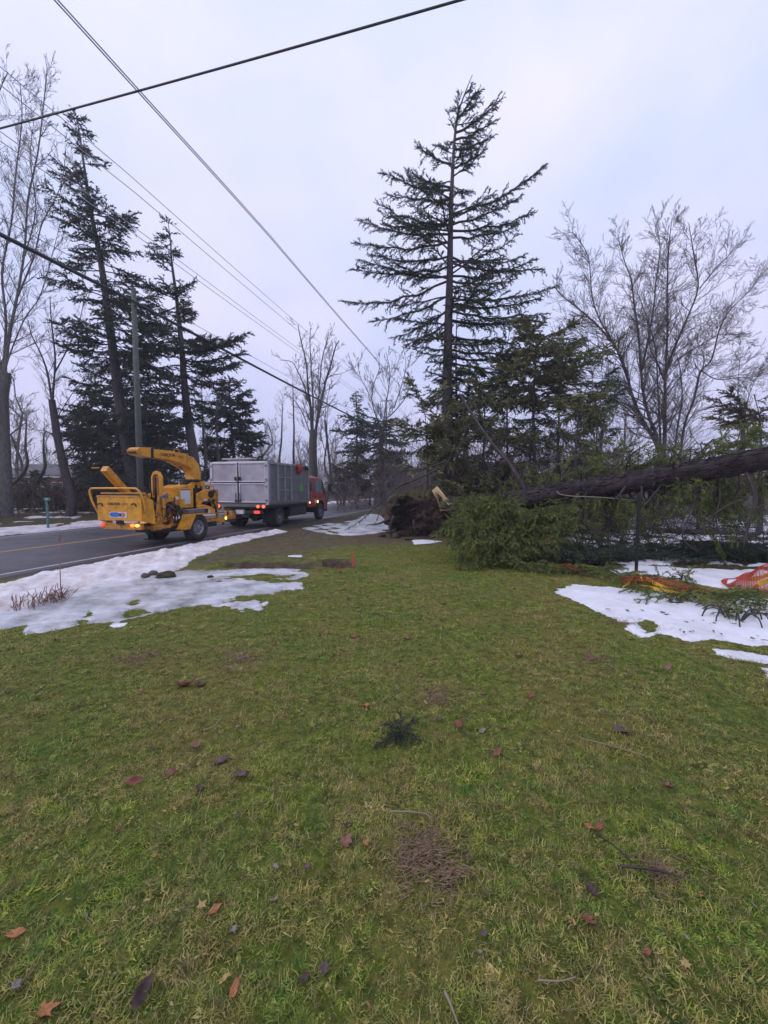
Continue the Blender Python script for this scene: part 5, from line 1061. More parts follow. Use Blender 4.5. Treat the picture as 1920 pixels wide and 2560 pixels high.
# things hung on the box rim
B('debris_pile', FBRN, [('box', (.9, 0, 2.2), (2.4, 2.2, .5))], bevel=.1)
mb = MB(); 
for k, (xx, h_) in enumerate(((1.18, .36), (1.27, .44), (1.36, .40), (1.44, .33))): mb.tube(smooth_path([(xx, -W2 + .02, 2.62), (xx + .01, -W2 - .07, 2.60), (xx + .02, -W2 - .10, 2.45), (xx + .01, -W2 - .09, 2.62 - h_)], 3), [.03, .05, .055, .055, .05, .055, .05, .045, .045, .03], 9)
o = mb.build('glove', REDH); o.parent = None; o.matrix_world = Matrix.Translation(RD(9.55, 14.8, 0)) @ Matrix.Rotation(RZ, 4, 'Z'); tag(o, 'bright red work gloves hung over the rim of the grey truck box', 'gloves')
mb = MB(); mb.tube([(1.55, -W2 + .1, 2.45), (1.48, -W2, 2.78), (1.35, -W2 + .02, 3.0)], [.035, .03, .025], 8); o = mb.build('pale_stick', mat('pale_stick', (.6, .56, .58), .7)); o.matrix_world = Matrix.Translation(RD(9.55, 14.8, 0)) @ Matrix.Rotation(RZ, 4, 'Z'); tag(o, 'pale stick poking up out of the truck box beside the red gloves', 'stick')
mb = MB(); mb.tube([(1.95, -W2 - .03, 2.62), (2.0, -W2 - .08, 2.52), (2.08, -W2 - .08, 2.46), (2.15, -W2 - .04, 2.60)], [.03, .07, .07, .03], 8); o = mb.build('black_strap', BLK); o.matrix_world = Matrix.Translation(RD(9.55, 14.8, 0)) @ Matrix.Rotation(RZ, 4, 'Z'); tag(o, 'black strap bunched on the front of the truck box rim', 'strap')

# ================================================================ WHITE VAN, HOUSES, SIGN POST
vn = thing('parked_van', (-1.9 + .0, 62, 0), R_(15), 'white van seen side on beyond the road, behind the leaning branches', 'van'); PAR = vn
vn.location = (G(962, 1238).x / G(962, 1238).y * 62, 62, -.02); WHV = mat('white_van_paint', (.66, .66, .72), .4)
B('body', WHV, [('prism', [(-2.4, .35), (-2.4, 2.0), (-2.25, 2.15), (.9, 2.15), (1.55, 1.45), (2.25, 1.20), (2.4, .9), (2.4, .35)], 'y', -.95, .95)], bevel=.06)
B('side_window', GLASS, [('prism', [(.10, 1.30), (.10, 1.85), (.85, 1.85), (1.35, 1.30)], 'y', -.965, -.955)], bevel=0); B('side_window', GLASS, [('prism', [(-1.9, 1.35), (-1.9, 1.85), (-.1, 1.85), (-.1, 1.35)], 'y', -.965, -.955)], bevel=0)
B('windscreen', GLASS, [('prism', [(.95, 2.08), (1.55, 1.48), (1.60, 1.50), (1.0, 2.12)], 'y', -.85, .85)], bevel=0); B('bumper', BLK, [('box', (2.4, 0, .5), (.12, 1.8, .22))])
for xx in (-1.5, 1.5):
    for yy in (-.85, .85): wheel(vn, xx, yy, .33, .2, .18, -1 if yy < 0 else 1)
B('tail_lamp', mat('dim_red_lens', (.4, .02, .02), .4), [('box', (-2.41, -.8, 1.1), (.02, .14, .3))], bevel=0); B('door_line', GREY, [('box', (.0, -.955, 1.2), (.02, .01, 1.5))], bevel=0)
def house(label, x, y, rz, L_, D_, H_, roofh, wallm, roofm, wins, door=None):
    h = thing('house', (x, y, gz1(x, y) - .05), rz, label, 'house')
    global PAR; PAR = h
    B('wall', wallm, [('prism', [(-D_ / 2, 0), (-D_ / 2, H_), (0, H_ + roofh), (D_ / 2, H_), (D_ / 2, 0)], 'x', -L_ / 2, L_ / 2)], bevel=0)
    for sy in (-1, 1):
        mb = MB(); sl_ = math.hypot(D_ / 2 + .4, roofh * (D_ / 2 + .4) / (D_ / 2)); an = math.atan2(roofh, D_ / 2)
        mb.box((0, 0, 0), (L_ + .8, sl_, .1), Matrix.Translation((0, sy * (D_ / 4 + .2), H_ + roofh / 2 - .2 * roofh / (D_ / 2) + .08)) @ Matrix.Rotation(-sy * an, 4, 'X')); mb.build('roof', roofm, h)
        B('fascia', WHT, [('box', (0, sy * (D_ / 2 + .42), H_ - .22), (L_ + .8, .04, .2))], bevel=0)
    for (wx, wz, ww, wh) in wins:
        f = B('window', WHT, [('box', (wx, -D_ / 2 - .02, wz), (ww, .05, wh))], bevel=0); B('pane', GLASS, [('box', (wx, -D_ / 2 - .055, wz), (ww - .16, .02, wh - .16))], f, 0)
    if door: B('door', WHT, [('box', (door, -D_ / 2 - .03, 1.0), (.9, .06, 2.0))], bevel=0)
    return h
BRICK = mat('red_brown_brick', (.26, .10, .065), .9, var=.3, scale=20); ROOFG = mat('grey_shingle_roof', (.11, .10, .11), .9, var=.3, scale=6)
p = P(160, 1215, 50); house('low brick bungalow with white trim glimpsed between the left trunks', p.x - .4, 50, R_(12), 7, 7, 2.9, 1.3, BRICK, ROOFG, [(1.4, 1.5, 1.2, 1.2), (-1.8, 1.5, 1.4, 1.2)], -.2)
PAR = bpy.data.objects[-1] if False else PAR
B('porch_post', WHT, [('box', (2.6, -3.9, 1.2), (.16, .16, 2.3))], bevel=0)
p = P(1012, 1215, 74); house('grey roofed house beyond the white van', p.x + 1, 76, R_(-8), 13, 8, 2.6, 2.6, mat('pale_siding', (.42, .40, .40), .8), ROOFG, [(-3, 1.4, 1.4, 1.2), (2, 1.4, 1.4, 1.2)], 0)
sp = thing('sign_post', G(84, 1330), 0, 'teal metal post with a small plate beside the far roadside snow', 'post'); sp.location = RD(16.6, G(84, 1322).x * ST + G(84, 1322).y * CT, 0); PAR = sp
B('post', TEAL, [('box', (0, 0, .55), (.07, .05, 1.35))]); B('plate', TEAL, [('box', (.05, -.04, 1.17), (.26, .02, .12))]); B('reflector', mat('pale_reflector', (.3, .45, .42), .4), [('box', (.05, -.055, 1.18), (.10, .01, .06))], bevel=0)
mb = MB(); mb.box((0, 0, .55), (.9, .5, .5)); 
bx1 = thing('mailbox', P(843, 1212, 50), 0, 'small white box on a post beside the road past the truck cab', 'mailbox'); bx1.location.z = 0; PAR = bx1
B('post', WOODP, [('box', (0, 0, .5), (.12, .12, 1.1))]); B('box', WHT, [('box', (0, 0, 1.35), (.9, .5, .9))], bevel=.05)
# ================================================================ UPROOTED SPRUCE
ft = thing('fallen_spruce', G(1050, 1340), 0, 'uprooted spruce, root ball in the air, dark trunk sloping up to the right', 'fallen tree')
ft.location.z = 0; FO = Vector(ft.location)
def loc(v): return Vector(v) - FO
RC = P(1047, 1283, 13.5)
V = []; F = []; nu, nv = 170, 110
for j in range(nv + 1):
    for i in range(nu):
        a = 2 * math.pi * i / nu; e = -math.pi / 2 + math.pi * j / nv
        d = Vector((math.cos(e) * math.cos(a), math.cos(e) * math.sin(a), math.sin(e)))
        sq = (abs(d.x) ** 2.6 + abs(d.y) ** 2.6 + abs(d.z) ** 2.6) ** (-1 / 2.6)
        p = Vector((d.x * 1.13, d.y * .62, d.z * .90)) * sq * .93
        if p.z > 0: p.x = p.x * (1 - .33 * p.z) + .08 * p.z
        n1_ = mnoise.fractal(Vector((p.x * 1.8, p.y * 1.8 + 3, p.z * 1.8)), 1.0, 2.0, 5); n2_ = mnoise.noise(p * 9 + Vector((5, 5, 5)))
        n3_ = abs(mnoise.noise(Vector((p.x * 4.5, p.y * 4.5, p.z * 2.2)))); p *= 1 + .26 * n1_ + .09 * n2_ - .22 * n3_ + .05 * mnoise.noise(p * 22)
        if p.y < .25:
            q = math.hypot((p.x + .45) / .40, (p.z + .18) / .56) + .35 * mnoise.noise(Vector((p.x * 5, 2, p.z * 5)))
            if q < 1.25: p.y += 1.15 * (1 - min(1, q / 1.25)) ** .6
        V.append(tuple(loc(RC + p)))
for j in range(nv):
    for i in range(nu): F.append((j * nu + i, j * nu + (i + 1) % nu, (j + 1) * nu + (i + 1) % nu, (j + 1) * nu + i))
m, t, b = newmat('root_ball'); N = t.nodes; L = t.links; geo = N.new('ShaderNodeNewGeometry')
so_ = rmp(tn(6, 8, .75), [(.32, (.030, .017, .013)), (.5, (.075, .044, .034)), (.66, (.14, .080, .062)), (.78, (.20, .13, .10))])
gr = rmp(tn(16, 6, .7), [(.35, (.045, .040, .015)), (.6, (.10, .09, .03)), (.75, (.15, .11, .06))])
sn = N.new('ShaderNodeSeparateXYZ'); L.new(geo.outputs['Normal'], sn.inputs[0])
sp_ = N.new('ShaderNodeSeparateXYZ'); L.new(geo.outputs['Position'], sp_.inputs[0])
mr = N.new('ShaderNodeMapRange'); mr.inputs[1].default_value = 1.15; mr.inputs[2].default_value = 1.38; L.new(sp_.outputs[2], mr.inputs[0])
L.new(mixc(mr.outputs[0], so_.outputs[0], gr.outputs[0]), b.inputs['Base Color']); b.inputs['Roughness'].default_value = .95
bp = N.new('ShaderNodeBump'); bp.inputs['Strength'].default_value = 1; bp.inputs['Distance'].default_value = .06; L.new(tn(14, 8, .8).outputs[0], bp.inputs['Height']); L.new(bp.outputs[0], b.inputs['Normal'])
link_mesh('root_ball', fast_mesh('root_ball', np.array(V), np.array(F), True), m, ft)
rr = random.Random(31)
def rootpath(p, d, L_, wig, g, n=7):
    o = [Vector(p)]; d = Vector(d).normalized()
    for i in range(n):
        d = (d + Vector((rr.gauss(0, wig), rr.gauss(0, wig), rr.gauss(0, wig) - g))).normalized(); o.append(o[-1] + d * L_ / n)
    return o
for (px, py, dy, d, L_, r) in [(985, 1290, -.5, (-.7, -.2, -.9), .9, .06), (975, 1300, -.3, (-1, -.1, -.4), .9, .05), (990, 1325, -.5, (-.6, -.3, -.5), .7, .05), (1000, 1262, -.4, (-.8, -.4, -.3), .7, .04), (1035, 1300, -.6, (.1, -.5, -1), .5, .045), (1060, 1290, -.6, (.3, -.6, -.8), .45, .03), (1015, 1240, -.4, (-.7, -.3, .1), .6, .03), (1080, 1250, -.5, (.6, -.5, .2), .5, .03), (1100, 1300, -.5, (.9, -.3, -.3), .6, .04), (1040, 1270, -.55, (-.4, -.8, -.2), .4, .03)]:
    mb = MB(); pp = rootpath(P(px, py, 13.5 + dy), d, L_, .22, .06); mb.tube([loc(p) for p in pp], [r * (1 - i / 7.6) for i in range(8)], 7); mb.build('root', BARKD, ft)
s = []
for k in range(170):
    a = rr.uniform(0, 6.28); q = RC + Vector((math.cos(a) * rr.uniform(.5, 1.0), -rr.uniform(.3, .6), rr.uniform(-.8, .75))); pth = rootpath(q, (math.cos(a), -.6, rr.uniform(-.8, .1)), rr.uniform(.15, .5), .35, .12, 4)
    for i in range(4): s.append((*loc(pth[i]), *loc(pth[i + 1]), .008 * (1 - i / 5), .007 * (1 - (i + 1) / 5)))
tag(link_mesh('fine_roots', seg_mesh('fine_roots', s, 3), BARKD, ft), kind='stuff')
# splintered wood
for (ax, ay, bx_, by_, w_) in [(1086, 1222, 1138, 1268, .05), (1092, 1224, 1120, 1262, .045), (1088, 1228, 1102, 1275, .035), (1102, 1232, 1142, 1270, .022), (1100, 1276, 1140, 1272, .028), (1084, 1224, 1094, 1250, .06), (1108, 1246, 1130, 1268, .05), (1090, 1218, 1112, 1240, .05)]:
    a = P(ax, ay, 12.75); c = P(bx_, by_, 12.5 + rr.uniform(-.2, .2)); d = (c - a); q = Vector((d.z, 0, -d.x)).normalized() * w_; u = Vector((0, .03, 0)); mb = MB()
    mb.add([loc(a - q - u), loc(a + q - u), loc(a + q + u), loc(a - q + u), loc(c - q * .15 - u * .3), loc(c + q * .15 - u * .3), loc(c + q * .15 + u * .3), loc(c - q * .15 + u * .3)], [(0, 3, 2, 1), (4, 5, 6, 7), (0, 1, 5, 4), (1, 2, 6, 5), (2, 3, 7, 6), (3, 0, 4, 7)]); mb.build('wood_splinter', mat('brown_torn_wood', (.22, .11, .06), .8, var=.3) if (ax, ay) in ((1088, 1228), (1100, 1276)) else SPLIT, ft)
# trunk
tpx = [(1115, 1268, 13.1, .30), (1190, 1264, 12.4, .28), (1270, 1255, 11.5, .25), (1360, 1240, 10.7, .225), (1445, 1225, 10.0, .21), (1530, 1213, 9.4, .205), (1609, 1201, 8.9, .20), (1710, 1184, 8.3, .195), (1814, 1166, 7.7, .185), (1916, 1145, 7.1, .165), (2100, 1110, 6.4, .15), (2500, 1040, 5.6, .12), (3000, 960, 4.9, .08)]
TW = [np.array(P(a, b_, c)) for a, b_, c, _ in tpx]; path = npath(TW, 6); rads = np.interp(np.arange(len(path)) / 6, np.arange(len(tpx)), [q[3] for q in tpx])
BARKF = bark_mat('fallen_trunk_bark', (.006, .004, .0045), (.050, .032, .038), sc=9, wet=.8)
rads = rads * 1.14
trunk_obj([loc(p) for p in path], list(rads), BARKF, ft, n=40, rough=.10, seed=3)
s = []; r5 = random.Random(77)
for _ in range(2600):
    k = r5.randrange(len(path) - 1); t_ = r5.random(); c = path[k] + (path[k + 1] - path[k]) * t_; d = nrm(path[k + 1] - path[k]); a = r5.uniform(0, 6.283); u_ = nrm(np.cross(d, np.array([0, 0, 1.]))); w_ = np.cross(d, u_); n_ = u_ * math.cos(a) + w_ * math.sin(a); R0 = rads[k] * r5.uniform(.97, 1.03); p_ = c + n_ * R0 - np.array(FO); l_ = r5.uniform(.04, .12)
    s.append((*p_, *(p_ + d * l_ + n_ * r5.uniform(-.004, .012)), r5.uniform(.010, .022), .006))
tag(link_mesh('bark_plates', seg_mesh('bark_plates', s, 4), BARKF, ft), kind='stuff')
for _ in range(46):
    k = r5.randrange(6, len(path) - 8); c = path[k]; d = nrm(path[k + 1] - path[k]); n_ = nrm(np.array([r5.gauss(0, 1), r5.gauss(0, 1), r5.gauss(.2, .8)])); n_ = nrm(n_ - d * n_.dot(d)); l_ = r5.uniform(.08, .45); mb = MB(); p0_ = c + n_ * rads[k] * .8; p1_ = p0_ + (n_ + d * .4) * l_ * .6; p2_ = p1_ + (n_ + d * .1 + np.array([0, 0, -.3])) * l_ * .5
    mb.tube([loc(p0_), loc(p1_), loc(p2_)], [.018, .011, .004], 6); mb.build('branch_stub', BARKD, ft)
def on_trunk(u):
    i = u * (len(path) - 1); k = min(len(path) - 2, int(i)); return path[k] + (path[k + 1] - path[k]) * (i - k)
for pts, r in [([(1858, 1165, 7.4), (1878, 1205, 7.2), (1888, 1250, 7.1), (1874, 1305, 7.1), (1858, 1370, 7.1)], .042), ([(1735, 1190, 8.2), (1737, 1234, 8.0), (1730, 1275, 7.9), (1711, 1316, 7.8), (1709, 1350, 7.8), (1744, 1378, 7.7)], .032), ([(1850, 1250, 7.5), (1820, 1263, 7.4), (1773, 1296, 7.4), (1752, 1337, 7.4)], .02),
               ([(1600, 1205, 8.9), (1605, 1225, 8.7), (1600, 1260, 8.6), (1612, 1320, 8.5)], .03), ([(1660, 1200, 8.6), (1640, 1230, 8.4), (1610, 1265, 8.2)], .03), ([(1565, 1215, 9), (1550, 1235, 8.9), (1535, 1250, 8.8)], .035), ([(1690, 1185, 8.3), (1720, 1160, 8.2), (1780, 1130, 8.2)], .02), ([(1480, 1225, 9.7), (1462, 1290, 9.5), (1455, 1350, 9.3), (1470, 1400, 9.2)], .03),
               ([(1640, 1250, 8.6), (1665, 1300, 8.4), (1640, 1360, 8.3)], .02), ([(1790, 1180, 7.9), (1800, 1240, 7.8), (1790, 1300, 7.8), (1815, 1370, 7.8)], .022), ([(1915, 1260, 7.0), (1880, 1275, 7.0), (1850, 1290, 7.1)], .015)]:
    pp = smooth_path([P(*q) for q in pts], 4); mb = MB(); mb.tube([loc(p) for p in pp], [r * (1 - .75 * i / len(pp)) for i in range(len(pp))], 8); mb.build('broken_limb', BARKD, ft)
mb = MB(); pp = smooth_path([P(*q) for q in [(1392, 1228, 9.6), (1402, 1236, 9.5), (1437, 1241, 9.4), (1494, 1243, 9.2), (1588, 1251, 9.0)]], 4); mb.tube([loc(p) for p in pp], .012, 6); mb.build('pale_twig', mat('pale_bare_wood', (.24, .20, .16), .8), ft)
# foliage hanging from the trunk
Fo = Fol(); rr = random.Random(8)
zones = [((1385, 1570), (1250, 1410), (9.0, 10.2), 42, 1.0), ((1570, 1705), (1250, 1385), (8.6, 9.6), 15, .8), ((1700, 1765), (1210, 1320), (7.7, 8.3), 13, .6), ((1585, 1640), (1105, 1190), (8.6, 9.2), 8, .6), ((1420, 1560), (1120, 1215), (9.6, 10.8), 22, .8), ((1790, 1920), (1270, 1400), (7.8, 9.4), 14, .7), ((1330, 1440), (1170, 1240), (11.2, 12.2), 18, .8), ((1800, 1925), (1060, 1150), (7.8, 9), 10, .6), ((1640, 1760), (1110, 1175), (8.6, 9.6), 9, .6)]
for (xr, yr, Yr, n, sc) in zones:
    for _ in range(n):
        tip = np.array(P(rr.uniform(*xr), rr.uniform(*yr), rr.uniform(*Yr)))
        best = min(range(len(path)), key=lambda k: np.linalg.norm(path[k] - tip)); st_ = path[max(0, min(len(path) - 1, best + rr.randint(-6, 6)))] + np.array([0, .12, -.14 if tip[2] < path[best][2] else .12])
        L_ = np.linalg.norm(tip - st_)
        if L_ < .25: continue
        Fo.bough(arc(st_, tip, .10 * L_, 6, rr, .05 * L_), .018, rr, rr.choice([.09, .12, .2]), min(.5, L_ * .5), .085, rr.uniform(.08, .5), .95, .15, hang=.04, rmin=.003, side_flat=.35)
o_ = np.array(FO); Fo.make(ft, FNEAR, BARKD, BNEAR, o_, 3)
# dead pole leaning, and drooping limbs over the root ball
dp = thing('leaning_dead_pole', P(1318, 1232, 11.2), 0, 'dark dead stem leaning diagonally down onto the fallen trunk', 'dead stem'); D0 = Vector(dp.location)
pp = smooth_path([P(*q) for q in [(1150, 985, 12.6), (1180, 1035, 12.3), (1215, 1088, 12.0), (1240, 1120, 11.8), (1272, 1158, 11.5), (1320, 1236, 11.2)]], 4); mb = MB(); mb.tube([p - D0 for p in pp], [.03 + .035 * i / len(pp) for i in range(len(pp))], 9); mb.build('stem', BARKD, dp)
s = []; r2 = random.Random(4)
for p in pp[::2]: twig(s, np.array(p), nrm(np.array([r2.gauss(0, 1), r2.gauss(0, 1), .3])), .6, .01, 1, r2)
S = np.array(s); S[:, :3] -= np.array(D0); S[:, 3:6] -= np.array(D0); tag(link_mesh('twigs', seg_mesh('twigs', S, 3), BARKD, dp), kind='stuff')
Fb = Fol(); lb = thing('broken_limb', P(1110, 1150, 12.4), 0, 'dark drooping spruce limbs hanging left over the root ball towards the road', 'broken limb'); L0_ = np.array(lb.location); rr = random.Random(12)
for pts, r in [([(1115, 1150, 12.3), (1105, 1156, 12.3), (1060, 1172, 12.2), (1010, 1177, 12.2), (973, 1198, 12.1), (946, 1214, 12.1), (900, 1232, 12.1)], .03), ([(1095, 1172, 12.4), (1042, 1198, 12.3), (999, 1214, 12.2), (978, 1233, 12.2), (954, 1254, 12.2), (927, 1278, 12.3), (901, 1302, 12.4), (861, 1326, 12.6)], .034),
               ([(1040, 1200, 12.3), (983, 1222, 12.2), (938, 1235, 12.2), (904, 1246, 12.3), (870, 1252, 12.3)], .018), ([(1000, 1214, 12.2), (996, 1227, 12.1), (983, 1259, 12.0), (975, 1275, 12.0)], .014), ([(1060, 1172, 12.2), (1030, 1200, 12.1), (1010, 1225, 12)], .015), ([(960, 1250, 12.2), (945, 1290, 12.2), (935, 1315, 12.2)], .012),
               ([(1060, 1100, 12.6), (1000, 1110, 12.8), (950, 1130, 13), (910, 1120, 13.2)], .02), ([(1075, 1060, 12.8), (1030, 1085, 12.8), (985, 1150, 12.9)], .018)]:
    pp = [np.array(p) for p in smooth_path([P(*q) for q in pts], 3)]
    Fb.bough(pp, r, rr, .20, .35, .13, .25, .85, .35, hang=.15, rmin=.005, subprob=.75)
Fb.make(lb, FHEM, BARKD, BNEAR, L0_, 5)
# heap of green boughs in front
hp = thing('bough_heap', G(1270, 1425), 0, 'heap of green spruce boughs in front of the fallen trunk at the lawn edge', 'fallen boughs'); H0 = np.array(hp.location); Fh = Fol(); rr = random.Random(14)
for (xr, yr, Yr, n, c) in [((1120, 1240), (1262, 1350), (8.6, 9.3), 22, (1190, 1290, 10.2)), ((1130, 1330), (1290, 1390), (7.7, 8.6), 30, (1240, 1290, 9.6)), ((1150, 1430), (1380, 1432), (7.55, 8.1), 30, (1290, 1330, 9.2)), ((1300, 1450), (1290, 1400), (7.9, 8.9), 28, (1360, 1315, 9.6)), ((1130, 1190), (1232, 1268), (11.3, 12.3), 9, (1180, 1290, 11.8)), ((1200, 1330), (1292, 1345), (8.8, 9.6), 20, (1250, 1290, 10.4)), ((1105, 1180), (1330, 1400), (8.0, 8.8), 10, (1200, 1330, 9.4))]:
    for _ in range(int(n * .72)):
        tip = np.array(P(rr.uniform(*xr) + rr.gauss(0, 18), rr.uniform(*yr) + rr.gauss(0, 10), rr.uniform(*Yr))); tip[2] = max(tip[2], .04); st_ = np.array(P(c[0] + rr.uniform(-40, 40), c[1] + rr.uniform(-30, 30), c[2] + rr.uniform(-.4, .3))); st_[2] = max(.15, st_[2]); L_ = np.linalg.norm(tip - st_)
        Fh.bough(arc(st_, tip, .16 * L_, 6, rr, .05 * L_), .016, rr, .085, min(.55, L_ * .42), .085, .12, 1.0, .05, hang=.03, rmin=.003, side_flat=.3)
def ground_bough(label, pts, n, seed, L_=.6, fm=FNEAR, name='fallen_bough', cat='fallen bough', sub=.09, subL=.32, sc=.8, group=None):
    rr = random.Random(seed); F_ = Fol(); g = G(*pts[0]); root = thing(name, (g.x, g.y, 0), 0, label, cat, group)
    for k in range(n):
        u = k / max(1, n - 1) * (len(pts) - 1); i = min(len(pts) - 2, int(u)) if len(pts) > 1 else 0; f = u - i
        q = pts[i] if len(pts) == 1 else (pts[i][0] + (pts[i + 1][0] - pts[i][0]) * f, pts[i][1] + (pts[i + 1][1] - pts[i][1]) * f)
        g2 = np.array(G(*q)) + np.array([rr.gauss(0, .08), rr.gauss(0, .12), .05]) * (1 if L_ > .2 else .3); a = rr.uniform(-.5, .5) + rr.choice([0, math.pi]); ll = L_ * rr.uniform(.6, 1.2)
        tip = g2 + np.array([math.cos(a) * ll, math.sin(a) * ll * .8, rr.uniform(-.02, .10 if n < 50 else .38)])
        F_.bough(arc(g2, tip, .05 if L_ > .2 else .01, 5, rr, .02 if L_ > .2 else .004), .009 if L_ > .2 else .002, rr, sub, subL, .075 if L_ > .2 else .016, .1, sc, 0, side_flat=.15, hang=.05 if L_ > .2 else 0, rmin=.0025 if L_ > .2 else .0008)
    F_.p = [np.array((p[0], p[1], max(p[2], .03))) for p in F_.p]
    F_.make(root, fm, BARKD, BNEAR, np.array(root.location), seed); return root
ground_bough('long spruce bough lying along the back edge of the right snow patch', [(1375, 1428), (1450, 1440), (1520, 1448), (1600, 1460)], 17, 61)
ground_bough('spruce bough on the snow below the orange netting', [(1620, 1478), (1680, 1498), (1740, 1528)], 14, 62, .55)
ground_bough('arched spruce bough on the snow under the end of the yellow tape', [(1760, 1505), (1830, 1500), (1900, 1525)], 13, 63, .6)
ground_bough('small upright spruce tip poking through the snow at the right', [(1825, 1545), (1845, 1550)], 5, 64, .3)
ground_bough('scrap of spruce bough against the orange net beside the post', [(1640, 1455), (1665, 1452)], 5, 65, .4)
ground_bough('flat layer of spruce twigs in front of the heap, on the lawn edge', [(1300, 1425), (1380, 1432)], 7, 66, .45)
sprig = (lambda *a: None)('x', [(945, 1830), (1020, 1816)], 12, 67, .15, FNEAR, 'spruce_sprig', 'sprig', .022, .08, .40)
sg = thing('spruce_sprig', G(1000, 1835), 0, 'dark green spruce sprig lying alone in the middle of the lawn', 'sprig'); Fs = Fol(); rr = random.Random(3)
for (x_, y_, u) in [(938, 1870, .02), (958, 1812, .06), (1000, 1782, .07), (1042, 1800, .08), (1050, 1852, .03), (1010, 1868, .02), (975, 1850, .05)]:
    a_, c_ = np.array(G(1002, 1828, .03)), np.array(G(x_, y_, u)); Fs.bough(arc(a_, c_, .01, 5, rr, .004), .003, rr, .02, .07, .014, .05, .26, 0, side_flat=.2, rmin=.0008)
Fs.make(sg, FSPR, BARKD, BNEAR, np.array(sg.location), 67)
# curved bare twigs of the upright tip
mb = MB()
for k in range(9):
    a = k * .7; p = G(1835, 1558) + Vector((math.cos(a) * .05, math.sin(a) * .05, 0)); mb.tube(smooth_path([p, p + Vector((math.cos(a) * .12, math.sin(a) * .1, .16)), p + Vector((math.cos(a) * .24, math.sin(a) * .2, .14)), p + Vector((math.cos(a) * .28, math.sin(a) * .25, .02))], 3), .008, 6)
tag(mb.build('bent_twigs', BARKD), 'wheel of bent bare twigs standing in the snow at the right', 'twigs')
for (x_, y_, Y_, tx, ty, tY) in [(1360, 1300, 9.2, 1460, 1270, 8.6), (1180, 1270, 9.8, 1100, 1262, 9.2), (1200, 1290, 9.2, 1092, 1330, 8.4), (1400, 1330, 9.0, 1500, 1400, 8.2), (1380, 1350, 8.6, 1465, 1425, 7.9), (1420, 1300, 9.2, 1520, 1340, 8.8)]:
    a_, c_ = np.array(P(x_, y_, Y_)), np.array(P(tx, ty, tY)); Fq = Fh
    Fq.bough(arc(a_, c_, .12, 6, rr, .03), .016, rr, .09, .4, .085, .1, 1.0, .05, hang=.06, rmin=.003)
Fh.make(hp, FNEAR, BARKD, BNEAR, H0, 6)
# logs lying behind
def log(label, a, c, r, name='fallen_log', mtl=BARKD):
    p0, p1 = Vector(a), Vector(c); pts = [p0 + (p1 - p0) * i / 12 + Vector((0, rr.gauss(0, .03), rr.gauss(0, .02))) for i in range(13)]; root = thing(name, p0, 0, label, 'log')
    trunk_obj([p - p0 for p in pts], [r * (1 - .02 * i) for i in range(13)], mtl, root, n=14, rough=.3); 
    return root
log('thin grey log among the snow patches behind the fallen trunk', G(1640, 1325, .1), G(1900, 1335, .1), .08)
ground_bough('dark tangle of spruce boughs over the logs at the right edge', [(1700, 1405), (1790, 1398), (1880, 1400), (1960, 1405)], 64, 68, .8, FSPR, sub=.10, subL=.5, sc=1.1)
ground_bough('shaded boughs piled behind the black metal post', [(1440, 1415), (1520, 1402), (1660, 1396)], 52, 69, .7, FSPR, sub=.10, subL=.45, sc=1.0)
rr = random.Random(41); s = []
for _ in range(420):
    p = np.array(P(rr.uniform(1400, 1925), 1300, rr.uniform(8.2, 11.5))); p[2] = rr.uniform(.02, .9) ** 1.3; twig(s, p, nrm(np.array([rr.gauss(0, 1), rr.gauss(0, .6), rr.uniform(-.5, .7)])), rr.uniform(.4, 1.1), rr.uniform(.004, .012), 1, rr, up=-.15, kids=4, wig=.15, rmin=.003)
s = [q for q in s if q[2] > 0 and q[5] > -.02]
tag(link_mesh('dead_twigs', seg_mesh('dead_twigs', s, 3), BARKD), 'tangle of dead twigs and bare branch ends below the fallen trunk', 'twigs', kind='stuff')
# ---- brown thatch worn spots
STRAW = mat('dead_brown_thatch', (.24, .155, .095), .85, var=.5, scale=40, geo=True); s = []
for (cx, cy, rd, n) in [(1060, 2130, .22, 420), (1015, 2170, .14, 150), (1110, 2200, .14, 130), (1640, 2175, .22, 220), (1480, 1650, .25, 250), (600, 1650, .35, 420), (1090, 1745, .22, 300), (340, 1650, .4, 420), (1560, 1560, .3, 250)]:
    c = G(cx, cy)
    for _ in range(n):
        a = rr.uniform(0, 6.28); q = rd * abs(rr.gauss(0, .55)); x, y = c.x + math.cos(a) * q, c.y + math.sin(a) * q; z = gz1(x, y) if _ % 12 == 0 else z; a2 = rr.gauss(.4, .9); l_ = rr.uniform(.02, .06); h = rr.uniform(.004, .022)
        s.append((x, y, z + h, x + math.cos(a2) * l_, y + math.sin(a2) * l_, z + h + rr.uniform(-.004, .012), .0018, .001))
tag(link_mesh('dead_thatch', seg_mesh('dead_thatch', s, 3), STRAW), 'matted brown dead thatch in worn spots of the lawn', 'thatch', kind='stuff')
# ---- black post
po = thing('metal_post', G(1590, 1438), 0, 'thin black metal fence post standing upright at the orange netting', 'post'); PAR = po
B('post', BLK, [('box', (0, 0, .72), (.055, .018, 1.60)), ('box', (0, .02, .72), (.014, .045, 1.60))], bevel=0)
B('post_studs', BLK, [('box', (0, -.014, .2 + .12 * k), (.02, .014, .03)) for k in range(11)], bevel=0); B('post_spade', BLK, [('box', (-.012, 0, .62), (.11, .012, .16))], bevel=0)
